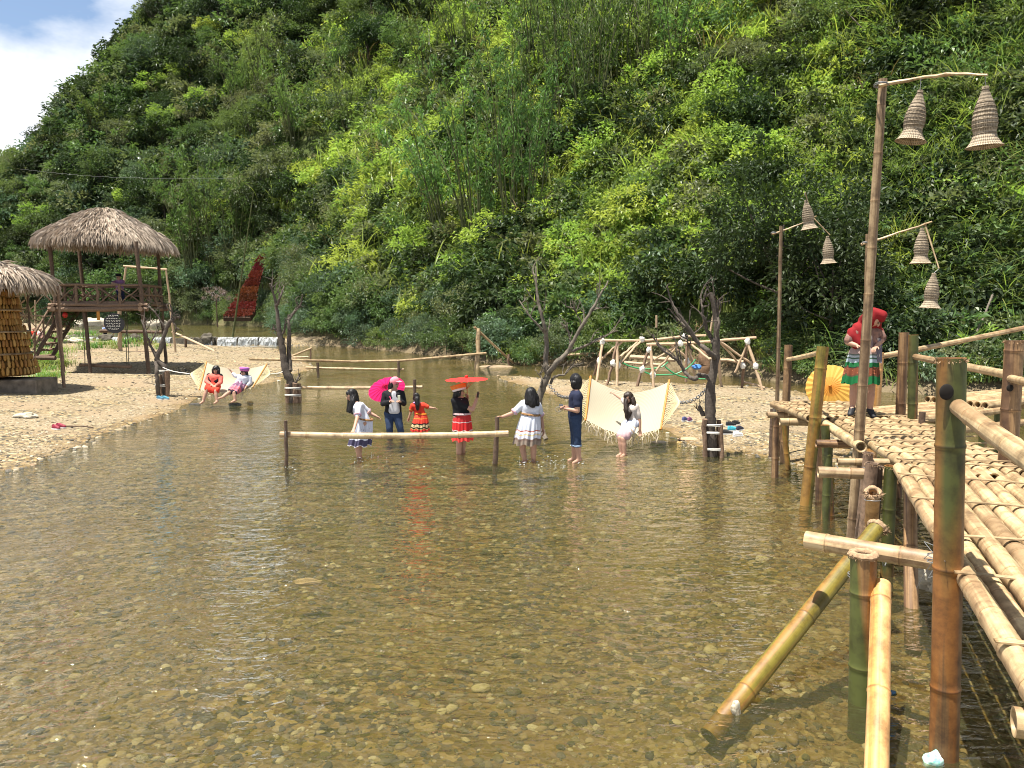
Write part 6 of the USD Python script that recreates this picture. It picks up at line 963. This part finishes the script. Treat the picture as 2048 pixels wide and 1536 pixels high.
def parasol(label, c, n, r, mat, rib, hand_, holder=None, rise=.18, ribs=20, mat2=None):
    """paper parasol: shallow pleated cone, ribs, shaft; n points from the canopy towards the handle"""
    c, n = np.asarray(c, float), nz(n); a = nz(np.cross(n, [0.2, .1, 1.0])); b = np.cross(n, a); t = thing('paper_parasol', label, 'parasol', c); k = ribs * 2; an = np.linspace(0, 2 * np.pi, k + 1); rows_ = [(0, .0), (.25, .2), (.6, .55), (1.0, 1.0)]; V = []
    for rr, h in rows_: V.append(c + rr * r * (np.cos(an)[:, None] * a + np.sin(an)[:, None] * b) * (1 - .018 * (np.arange(k + 1) % 2))[:, None] + n * (h * rise * r * 2 + .012 * (np.arange(k + 1) % 2)[:, None] * rr))
    part(t, 'canopy', (np.vstack(V), grid_faces(4, k), np.stack([np.tile(an, 4), np.repeat([x[0] for x in rows_], k + 1)], 1)), mat)
    for j in range(ribs): d = math.cos(an[2 * j]) * a + math.sin(an[2 * j]) * b; part(t, 'rib', stick([c + n * .012, c + d * r * .98 + n * (rise * r * 2 + .006)], .0035, .003, 4, 3), rib)
    for j in range(0, ribs, 2): d = math.cos(an[2 * j]) * a + math.sin(an[2 * j]) * b; part(t, 'stretcher', stick([c + n * r * .55, c + d * r * .5 + n * rise * r * .95], .0028, .0028, 4, 3), rib)
    part(t, 'shaft', stick([c - n * .05, np.asarray(hand_)], .008, .008, 6, 4), rib); part(t, 'finial', ball(c - n * .02, .03, 2, (1, 1, 1), 4, .3), mat2 or mat, smooth=True); return t
def cloth(name, c, c2=None, var=.15, scale=60): return plain(name, c, .85, var, scale, .002, c2, .15)
WHITE = cloth('white_blouse', (.50, .52, .58)); NAVY = cloth('navy_shirt', (.018, .022, .045)); BLACK = cloth('black_cloth', (.012, .012, .014)); JEAN = cloth('denim', (.028, .045, .085), (.015, .025, .055)); REDC = cloth('red_cloth', (.58, .045, .025)); PINKC = cloth('salmon_cloth', (.62, .14, .10), (.45, .10, .08), .3, 24); BELT = cloth('woven_belt', (.40, .22, .09), (.05, .03, .02), .5, 30)
DR = banded('skirt_white_navy', [(0, (.46, .48, .55)), (.52, (.46, .48, .55)), (.56, (.12, .05, .05)), (.60, (.70, .66, .62)), (.68, (.47, .49, .56)), (.76, (.055, .05, .09)), (.96, (.10, .09, .13)), (.985, (.65, .62, .68))], motif=(.33, .46, (.10, .09, .12), 4))
# girl leaning on the bar
t, P = person('person in white blouse with belt and white and navy skirt leaning on the bamboo bar', 13.75, dict(head=(703, 791), neck=(710, 805), lsh=(717, 812, -.14), rsh=(722, 811, .16), pelvis=(730, 846), lel=(715, 834, -.30), lwr=(708, 859, -.52), lhand=(703, 868, -.62), rel=(739, 826, .22), rwr=(752, 832, .2), rhand=(764, 838, .2), lkn=(714, 893, -.06), lan=(722, 922, .0), rkn=(720, 893, .12), ran=(716, 924, .25)), .93, (-.85, -.35, -.42), topmat=WHITE, sleeve=.85, skirt=(729, 838, 720, 890, 10, 22), skirt_mat=DR, belt=BELT, hair=[[(706, 787, .02, .085), (705, 802, -.10, .05), (700, 822, -.12, .042)], [(708, 790, .05, .085), (712, 805, .02, .07), (706, 824, .0, .045)], [(700, 796, .09, .05), (696, 822, .08, .03)]])
for q, mm in (('l', .80), ('r', .82)): part(t, 'cuff', ring(P[q + 'sh'] + (P[q + 'el'] - P[q + 'sh']) * mm, .050, .020, P[q + 'el'] - P[q + 'sh'], 14, 6), cloth('cuff_pattern', (.62, .30, .12), (.20, .22, .5), .5, 50))
# pink cap, jacket, parasol and phone
t, P = person('person in pink cap, black jacket and jeans with a pink parasol on the shoulder', 16.2, dict(head=(789, 768), neck=(787, 781), lsh=(771, 788), rsh=(803, 787), pelvis=(786, 827), lel=(766, 808, -.05), lwr=(781, 803, -.30), rel=(808, 807, -.05), rwr=(799, 803, -.32), lkn=(779, 856, -.10), lan=(781, 886, 0), rkn=(800, 856, -.08), ran=(807, 888, .02)), 1.0, (.80, -.58, -.12), topmat=BLACK, sleeve=1.9, build=1.08, legs=.55, legmat=JEAN, hair=[[(784, 768, .06, .07), (781, 780, .08, .055)]])
part(t, 'white_shirt', soft([m3.Manifold.batch_hull([sph(W(788, 786, 16.13), .045), sph(W(784, 800, 16.13), .055), sph(W(793, 800, 16.13), .055), sph(W(783, 822, 16.13), .07), sph(W(793, 822, 16.13), .07)])], .03, 4), cloth('grey_tee', (.42, .42, .44)), smooth=True)
H = P['head']; part(t, 'cap', soft([m3.Manifold.batch_hull([sph(H + [0, 0, .05], .102), sph(H + [.02, -.01, .075], .085)])], .025, 3), cloth('cap_pink', (.70, .20, .24)), smooth=True); part(t, 'cap_brim', m3.Manifold.batch_hull([sph(H + [.03, -.07, .062], .012), sph(H + [.09, .03, .066], .012), sph(H + [.17, -.10, .050], .010), sph(H + [.12, -.15, .050], .010)]), M('cap_pink'), smooth=40)
solo('phone', box(W(795.5, 800, 15.82) - [0, .012, 0], W(800.5, 790, 15.84)), plain('phone_pale', (.5, .52, .40), .3, .1), 'pale phone held by the person in the pink cap', 'phone')
PAR_P = banded('parasol_pink', [(0, (.62, .05, .13)), (.16, (.72, .03, .17)), (.95, (.72, .025, .16)), (1, (.6, .02, .12))], .06, (.14, .34, (.5, .02, .06), 1.2)); RIBP = plain('rib_pink', (.5, .03, .09), .6, .1)
def shine(src, name, col):
    usdkit.material(stage, M(name), {'uv': ('uvmap', {'attribute': 'st'}), 's': ('separate_xyz', {}), 'r': ('rgb_ramp', {'ramp': src}), 'n': ('noise_texture', {'scale': 12}), 'd': ('principled_bsdf', {'roughness': .6, 'specular_ior_level': .2}), 't': ('translucent_bsdf', {}), 'm': ('mix_closure', {'fac': .45})}, [('uv.UV', 's.vector'), ('s.y', 'r.fac'), ('r.color', 'd.base_color'), ('r.color', 't.color'), ('d.BSDF', 'm.closure1'), ('t.BSDF', 'm.closure2')], surface='m.closure'); return M(name)
PAR_P = shine([(0, (.6, .06, .14)), (.14, (.7, .03, .15)), (.2, (.45, .02, .08)), (.22, (.8, .03, .19)), (1, (.8, .03, .19))], 'parasol_pink_paper', 0); PAR_R = shine([(0, (.7, .06, .04)), (.2, (.78, .05, .045)), (1, (.75, .045, .04))], 'parasol_red_paper', 0); PAR_Y = shine([(0, (.62, .24, .03)), (.42, (.62, .28, .05)), (.44, (.66, .36, .07)), (1, (.68, .38, .08))], 'parasol_yellow_paper', 0)
parasol('pink paper parasol resting on the shoulder of the person in the cap', W(771, 771, 16.75), (.33, -.62, -.66), .40, PAR_P, RIBP, P['lwr'] + [.02, -.02, .02], rise=.14)
# child in red
RD = banded('child_skirt', [(0, (.62, .06, .03)), (.20, (.62, .06, .03)), (.23, (.7, .3, .05)), (.26, (.62, .05, .03)), (.50, (.60, .05, .03)), (.52, (.02, .015, .015)), (.60, (.50, .40, .22)), (.76, (.02, .015, .015)), (.84, (.55, .42, .15)), (.87, (.5, .04, .03)), (1, (.5, .04, .03))], .15, (.58, .78, (.03, .02, .02), 3))
t, P = person('child in red and black dress with arms stretched out, seen from behind', 16.6, dict(head=(833, 794), neck=(834, 804), lsh=(825, 811), rsh=(848, 810), pelvis=(841, 833), lel=(822, 823), lwr=(818, 835), rel=(857, 815), rwr=(867, 816), lkn=(836, 862), lan=(836, 884), rkn=(845, 862), ran=(845, 884)), .72, (.12, .97, -.2), topmat=REDC, sleeve=.7, skirt=(842, 828, 840, 861, 8, 18), skirt_mat=RD, belt=cloth('belt_orange', (.65, .25, .03)), hair=[[(834, 798, -.08, .08), (835, 810, -.12, .065), (835, 818, -.12, .045)]])
part(t, 'collar', ring(P['neck'] - [0, 0, .02], .07, .02, (0, .2, 1), 16), cloth('collar_purple', (.2, .09, .5), (.6, .4, .5), .5, 40)); 
for q in 'lr': part(t, 'cuff', ring(P[q + 'sh'] + (P[q + 'el'] - P[q + 'sh']) * .72, .042, .012, P[q + 'el'] - P[q + 'sh'], 12), cloth('cuff_gold', (.55, .35, .05), (.03, .02, .02), .5, 60))
# woman with hat and red parasol
HM = banded('hat_skirt', [(0, (.42, .03, .03)), (.24, (.45, .03, .03)), (.27, (.5, .4, .4)), (.30, (.48, .025, .025)), (.58, (.46, .025, .025)), (.60, (.6, .5, .5)), (.63, (.015, .012, .015)), (.70, (.35, .28, .12)), (.74, (.02, .015, .015)), (.84, (.02, .015, .015)), (.86, (.62, .06, .05)), (1, (.62, .06, .05))], .2)
t, P = person('person in black top, red skirt and round orange hat holding up a red parasol', 14.1, dict(head=(918, 784), neck=(919, 795), lsh=(909, 801, -.05), rsh=(930, 802, .05), pelvis=(923, 832), lel=(945, 820, -.10), lwr=(954, 797, -.05), lhand=(955, 790, -.04), rel=(933, 816, .18), rwr=(935, 799, .12), rhand=(934, 793, .12), lkn=(918, 890, 0), lan=(918, 922, 0), rkn=(926, 890, .12), ran=(924, 923, .12)), .92, (.92, .15, -.05), topmat=BLACK, sleeve=.62, build=1.08, skirt=(924, 828, 925, 880, 11, 21), skirt_mat=HM, belt=cloth('belt_white', (.55, .5, .5), (.3, .1, .1), .4, 50), hair=[[(914, 787, -.02, .07), (911, 794, 0, .06)]])
H = P['head'] + np.array([0, 0, .055]); hax = nz([-.25, 0.15, 1]); part(t, 'hat', revolve([(.115, -.035), (.130, .0), (.142, .045), (.152, .075), (.140, .078), (.125, .03), (.02, .025), (.001, .025)], H, 28, 0, hax), banded('hat_orange', [(0, (.5, .42, .40)), (.040, (.55, .14, .03)), (.118, (.55, .14, .03)), (.124, (.05, .03, .03))], .2), smooth=True)
part(t, 'collar', ring(P['neck'] - [0, 0, .035], .075, .014, (0, .1, 1), 16), cloth('collar_orange', (.65, .25, .12), (.5, .5, .6), .5, 40))
parasol('flat red paper parasol held above the orange hat', W(933, 755, 14.2), (.03, .02, -1), .385, PAR_R, plain('rib_wood', (.35, .12, .05), .6, .2), W(935, 797, 14.2), rise=.045, ribs=24)
solo('phone', box(W(954.5, 795, 14.02) - [0, .01, 0], W(957.5, 783, 14.04)), plain('phone_black', (.012, .012, .015), .3, .1), 'black phone held up by the person with the orange hat', 'phone')
# white dress from behind
WD = banded('skirt_white_brown', [(0, (.48, .50, .56)), (.45, (.48, .50, .56)), (.50, (.35, .12, .08)), (.54, (.70, .68, .70)), (.60, (.47, .48, .54)), (.63, (.55, .42, .22)), (.67, (.48, .48, .53)), (.76, (.47, .46, .48)), (.78, (.15, .105, .085)), (.86, (.19, .15, .12)), (1, (.14, .10, .08))], .12)
t, P = person('person in white dress with brown hem bending forward, hand on the stake', 13.4, dict(head=(1062, 789), neck=(1062, 802), lsh=(1046, 808), rsh=(1076, 811), pelvis=(1060, 837), lel=(1026, 826, -.02), lwr=(1004, 834, -.10), lhand=(995, 833, -.14), rel=(1082, 833, .1), rwr=(1086, 858, .05), lkn=(1045, 896, .03), lan=(1050, 922, .0), ltoe=(1041, 928, -.1), rkn=(1067, 894, .0), ran=(1067, 923, .05)), .98, (.25, .85, -.45), topmat=WHITE, sleeve=.85, build=1.03, skirt=(1061, 829, 1054, 887, 12.5, 27), skirt_mat=WD, belt=BELT, hair=[[(1062, 786, -.06, .092), (1063, 800, -.10, .085), (1065, 808, -.12, .07)], [(1057, 792, -.04, .07), (1055, 806, -.08, .05)], [(1070, 794, -.04, .07), (1074, 808, -.06, .05)]])
for q, mm in (('l', .86), ('r', .8)): part(t, 'cuff', ring(P[q + 'sh'] + (P[q + 'el'] - P[q + 'sh']) * mm, .050, .022, P[q + 'el'] - P[q + 'sh'], 14, 6), M('cuff_pattern'))
# navy shirt, jeans
t, P = person('person in navy shirt, rolled jeans and black cap standing barefoot, looking away', 13.35, dict(head=(1151, 763), neck=(1152, 778), lsh=(1154, 791, -.15), rsh=(1148, 790, .15), pelvis=(1150, 834), lel=(1155, 822, -.20), lwr=(1134, 818, -.13), rel=(1146, 818, .2), rwr=(1131, 814, .05), lkn=(1154, 872, -.06), lan=(1158, 920, -.06), ltoe=(1147, 926, -.06), rkn=(1149, 872, .10), ran=(1148, 917, .12), rtoe=(1138, 921, .12)), 1.0, (-.62, .74, -.05), topmat=NAVY, sleeve=.55, build=1.04, legs=.36, legmat=JEAN, hair=[[(1152, 766, -.02, .09), (1153, 773, -.03, .075)], [(1156, 764, .02, .07), (1158, 773, .0, .045)], [(1148, 766, -.06, .06), (1147, 773, -.06, .04)]])
H = P['head']; part(t, 'cap', soft([m3.Manifold.batch_hull([sph(H + [0, 0, .035], .100), sph(H + [0, 0, .06], .088)])], .025, 3), BLACK, smooth=True)
for q in 'lr': part(t, 'rolled_cuff', ring(P[q + 'kn'] + (P[q + 'an'] - P[q + 'kn']) * .40, .052, .020, P[q + 'an'] - P[q + 'kn'], 16, 6), cloth('denim_cuff', (.20, .27, .38)))
solo('sunglasses', cat([ring(W(1116, 819, 13.2), .045, .004, (.3, -1, .2), 14), ring(W(1121, 817, 13.25), .045, .004, (.2, -1, .1), 14), box(W(1118, 812, 13.2), W(1126, 808, 13.22))]), WIRE, 'folded sunglasses dangling from the hand of the navy shirt wearer', 'sunglasses')
# long haired girl on the hammock edge
PK = banded('skirt_white_pink', [(0, (.48, .50, .58)), (.42, (.48, .50, .58)), (.46, (.6, .4, .26)), (.50, (.72, .70, .72)), (.58, (.7, .66, .68)), (.60, (.6, .42, .25)), (.64, (.70, .64, .68)), (.74, (.36, .24, .25)), (1, (.32, .21, .22))], .15)
t, P = person('long haired person in pale blouse and striped white skirt leaning on the right hammock', 14.35, dict(head=(1256, 796), neck=(1262, 808), lsh=(1258, 811, .18), rsh=(1272, 814, -.06), pelvis=(1263, 845), lel=(1243, 797, .42), lwr=(1229, 788, .6), rel=(1279, 840, -.10), rwr=(1280, 860, -.12), lkn=(1240, 876, -.30), lan=(1243, 908, -.32), rkn=(1247, 878, -.34), ran=(1249, 910, -.36)), .92, (-.75, -.55, -.38), topmat=cloth('blouse_beige', (.42, .37, .33)), sleeve=.8, lap=.85, skirt_mat=PK, hairmat=HAIRB, hair=[[(1259, 793, .03, .085), (1263, 806, .02, .07), (1259, 825, -.12, .055), (1255, 838, -.14, .03)], [(1251, 800, -.06, .045), (1252, 820, -.14, .045), (1253, 835, -.15, .025)], [(1264, 798, -.02, .06), (1269, 812, -.08, .045)]])
# scarf woman on the bridge
GR = banded('skirt_green', [(0, (.30, .22, .20)), (.16, (.10, .12, .10)), (.20, (.32, .36, .38)), (.26, (.05, .09, .06)), (.30, (.30, .36, .40)), (.40, (.012, .11, .035)), (.52, (.02, .02, .02)), (.55, (.16, .05, .025)), (.74, (.10, .05, .03)), (.78, (.010, .11, .035)), (1, (.010, .10, .03))], .3, (.52, .76, (.35, .12, .06), 2))
t, P = person('person with red headscarf, patterned shawl and green skirt looking down on the bridge', 10.85, dict(head=(1751, 637, -.16), neck=(1738, 649), lsh=(1707, 667, -.03), rsh=(1757, 664, .05), pelvis=(1727, 708), lel=(1696, 685, -.06), lwr=(1713, 691, -.16), rel=(1764, 680, .0), rwr=(1752, 693, -.15), lkn=(1708, 774), lan=(1705, 814), ltoe=(1700, 829, -.12), rkn=(1742, 776, -.03), ran=(1740, 817, -.05), rtoe=(1748, 833, -.16)), 1.0, (.36, -.42, -.83), topmat=cloth('shawl_pattern', (.26, .14, .10), (.09, .06, .06), .5, 28), sleeve=.75, build=1.05, skirt=(1727, 696, 1722, 766, 17, 33), skirt_mat=GR, hair=None, shoes=plain('sneaker_black', (.015, .016, .02), .6, .3, 30))
RS = cloth('scarf_red', (.20, .012, .014), (.15, .009, .011), .2, 10); H = P['head']
hd = soft([m3.Manifold.batch_hull([sph(H + [.0, .0, .045], .108), sph(H + [.05, -.05, .04], .085), sph(H + [-.07, .06, -.02], .10)]), m3.Manifold.batch_hull([sph(H + [.0, .05, .0], .10), sph(P['neck'] + [.0, .06, .0], .11), sph(P['rsh'] + [-.04, .02, .03], .075)]), m3.Manifold.batch_hull([sph(H + [-.06, .05, .0], .10), sph(P['neck'] + [-.05, .03, .02], .10)]), m3.Manifold.batch_hull([sph(P['neck'] + [-.05, .02, .0], .10), sph(P['lsh'] + [0, 0, .02], .075), sph(P['lsh'] * .55 + P['lel'] * .45 + [-.01, -.01, 0], .068), sph(P['lsh'] + [.02, -.05, -.16], .06), sph(P['neck'] + [-.08, -.06, -.13], .07)]), m3.Manifold.batch_hull([sph(P['neck'] + [0, .02, -.02], .07), sph(P['rsh'] + [0, 0, .01], .066), sph(P['rsh'] + [-.03, -.03, -.06], .05)])], .03, 5)
hv = np.array(hd.vertices); hv += np.array(hd.vertex_normals) * (np.sin(hv[:, 0] * 38 + hv[:, 2] * 30 + 4 * meshkit.fbm(hv * 5, 2, 1)) * .010)[:, None]; part(t, 'headscarf', (hv, np.array(hd.faces)), RS, smooth=True)
g0 = np.array([P['neck'] + [-.10, -.12, -.12], P['rsh'] + [.02, -.10, -.10]]); a = np.linspace(0, 1, 12)[:, None]
sh = quadstrip(g0[0] + (g0[1] - g0[0]) * a + np.sin(a * 14) * [0, .02, 0], W(1722, 735, 10.68) + (W(1762, 722, 10.7) - W(1722, 735, 10.68)) * a + np.sin(a * 11) * [0, .03, .03]); part(t, 'shawl', sh, banded('shawl_bands', [(0, (.36, .22, .18)), (.2, (.5, .36, .28)), (.3, (.20, .14, .13)), (.5, (.42, .20, .12)), (.7, (.16, .14, .16)), (1, (.4, .12, .08))], .3, (.1, .9, (.55, .45, .36), 3)), smooth=True)
parasol('yellow paper parasol lying open on its side behind the bridge', W(1660, 772, 14.6), (.38, .80, -.30), .44, PAR_Y, plain('rib_tan', (.5, .32, .12), .6, .2), W(1660, 772, 14.6) + nz([.38, .80, -.30]) * .5, rise=.12, ribs=24)
# two women in the left hammock
t, P = person('person in red dress and black vest sitting in the left hammock, looking down', 21.3, dict(head=(432, 740), neck=(431, 748), lsh=(418, 752), rsh=(441, 753), pelvis=(427, 771), lel=(412, 763, -.08), lwr=(424, 770, -.38), rel=(442, 765, -.08), rwr=(430, 772, -.38), lhip=(422, 772), rhip=(432, 773), lkn=(414, 778, -.45), lan=(406, 803, -.55), rkn=(431, 782, -.48), ran=(434, 803, -.55)), .98, (-.15, -.88, -.40), topmat=PINKC, sleeve=1.75, lap=.92, skirt_mat=REDC, hair=[[(432, 738, .03, .09), (432, 747, .04, .07)], [(427, 740, -.02, .05), (427, 747, -.02, .035)], [(437, 741, -.02, .05), (437, 747, -.02, .035)]])
vs = soft([m3.Manifold.batch_hull([sph(P[q + 'sh'] + [0, 0, .015], .066), sph(P[q + 'sh'] * .5 + P['pelvis'] * .5 + [0, -.03, 0], .085), sph(P['pelvis'] * .8 + P[q + 'sh'] * .2, .10)]) for q in 'lr'], .03, 4); part(t, 'vest', vs, BLACK, smooth=True)
SK = banded('skirt_plum', [(0, (.55, .5, .5)), (.06, (.12, .06, .10)), (.5, (.13, .07, .12)), (.55, (.45, .10, .12)), (.78, (.14, .06, .09)), (.86, (.45, .12, .14)), (.95, (.03, .02, .03))], .35, (.1, .95, (.36, .22, .30), 3))
t, P = person('person in white blouse, plum skirt and pink hat reclining in the left hammock', 21.3, dict(head=(488, 745), neck=(490, 751), lsh=(482, 753), rsh=(499, 755), pelvis=(480, 770), lel=(470, 752, .12), lwr=(463, 743, .12), rel=(501, 765, -.02), rwr=(492, 774, -.12), lhip=(477, 771, -.05), rhip=(484, 772, -.05), lkn=(459, 784, -.5), lan=(444, 795, -.75), ltoe=(437, 797, -.85), rkn=(468, 785, -.5), ran=(470, 801, -.55)), .96, (-.45, -.86, -.22), topmat=WHITE, sleeve=1.6, lap=.88, skirt_mat=SK, hair=[[(489, 746, .05, .09), (490, 752, .05, .07)], [(483, 747, -.02, .04), (484, 752, -.02, .03)], [(494, 747, -.02, .04), (495, 753, -.02, .03)]])
part(t, 'hat', revolve([(.118, -.02), (.128, .03), (.135, .075), (.10, .085), (.001, .08)], P['head'] + [.01, .01, .06], 24, 0, nz([.1, .05, 1])), banded('hat_pink', [(0, (.35, .10, .25)), (.04, (.16, .10, .3)), (.06, (.5, .10, .32)), (.08, (.25, .12, .4)), (.10, (.5, .12, .3))], .3), smooth=True)
# people further off
t, P = person('person in purple shirt and dark hat leaning on the lookout railing', 33.0, dict(head=(237, 555), neck=(238, 560), lsh=(230, 564), rsh=(246, 563), pelvis=(240, 581), lel=(224, 566, -.45), lwr=(234, 568, -.8), rel=(247, 569, -.35), rwr=(238, 569, -.8), lkn=(238, 590), lan=(236, 602), rkn=(246, 591), ran=(248, 602)), .98, (-.3, -.9, -.3), topmat=cloth('shirt_purple', (.20, .13, .30), (.35, .15, .25), .3, 20), sleeve=.8, legs=.95, legmat=NAVY, hair=[], fine=.035); part(t, 'hat', revolve([(.20, .0), (.12, .03), (.115, .11), (.001, .125)], P['head'] + [0, 0, .05], 20), BLACK, smooth=50)
person('small person in white and blue top wading in the far upper pool', 62, dict(head=(209.5, 651.5), neck=(209.8, 653.8), lsh=(205.8, 656), rsh=(213.6, 656), pelvis=(210.3, 664), lel=(205.2, 660, -.2), lwr=(208, 663, -.3), rel=(214.2, 660, -.2), rwr=(212, 663, -.3), lkn=(208.8, 670), lan=(208.8, 678), rkn=(212, 670), ran=(212, 678)), .86, (0, .9, -.4), topmat=cloth('top_blue', (.30, .36, .5), (.05, .07, .16), .5, 12), sleeve=.9, legs=.8, legmat=BLACK, hair=[], fine=.04)
person('person in bright red shirt beyond the lookout stair', 50, dict(head=(67, 658.5), neck=(66.5, 661.5), lsh=(61.5, 664), rsh=(71.5, 664), pelvis=(66, 676), lel=(60.5, 671, -.1), lwr=(64, 675, -.2), rel=(72.5, 671, -.1), rwr=(69, 675, -.2), lkn=(62.5, 683), lan=(62.5, 694), rkn=(69.5, 683), ran=(69.5, 694)), .95, (0.3, -.9, -.1), topmat=REDC, sleeve=.8, legs=.9, legmat=BLACK, hair=[], fine=.04)
person('person in pale pink top beyond the lookout stair', 51, dict(head=(81, 659), neck=(81, 662), lsh=(77, 664.5), rsh=(86, 664.5), pelvis=(81.5, 676), lel=(76, 671, -.1), lwr=(79, 674, -.2), rel=(87, 671, -.1), rwr=(84, 674, -.2), lkn=(79, 683), lan=(79, 694), rkn=(85, 683), ran=(85, 694)), .95, (-.3, -.9, -.1), topmat=cloth('top_pink', (.6, .4, .4)), sleeve=.7, legs=.9, legmat=BLACK, hair=[], fine=.04)
# splashes
usdkit.material(stage, M('splash'), {'p': ('principled_bsdf', {'base_color': (.5, .53, .54), 'roughness': .15, 'specular_ior_level': .5})}, [], surface='p.BSDF')
g = np.random.default_rng(31); cen = [(1085, 922, 26, 6, 46), (1050, 926, 10, 4, 14), (735, 914, 20, 5, 34), (716, 922, 14, 4, 14), (1158, 924, 8, 3, 6), (1722, 1395, 14, 4, 6), (574, 934, 8, 3, 6)]; pts, ss = [], []
for x, y, dx, dy, n in cen:
    for k in range(n): p = G(x + g.normal(0, dx), y + g.normal(0, dy)); p[2] = abs(g.normal(0, .015)); pts.append(p); ss.append(g.uniform(.003, .010))
ss = np.array(ss); scatter('/World', 'water_splash', [(ball((0, 0, 0), 1, 1, (1, 1, .5)), M('splash')), (ball((0, 0, 0), 1, 2, (2.4, 1.2, .25), 3, .4), M('splash'))], np.array(pts), g.uniform(0, 6, len(pts)), ss, g.integers(0, 2, len(pts)), 'white splashes and droplets around the waders legs', 'splash')
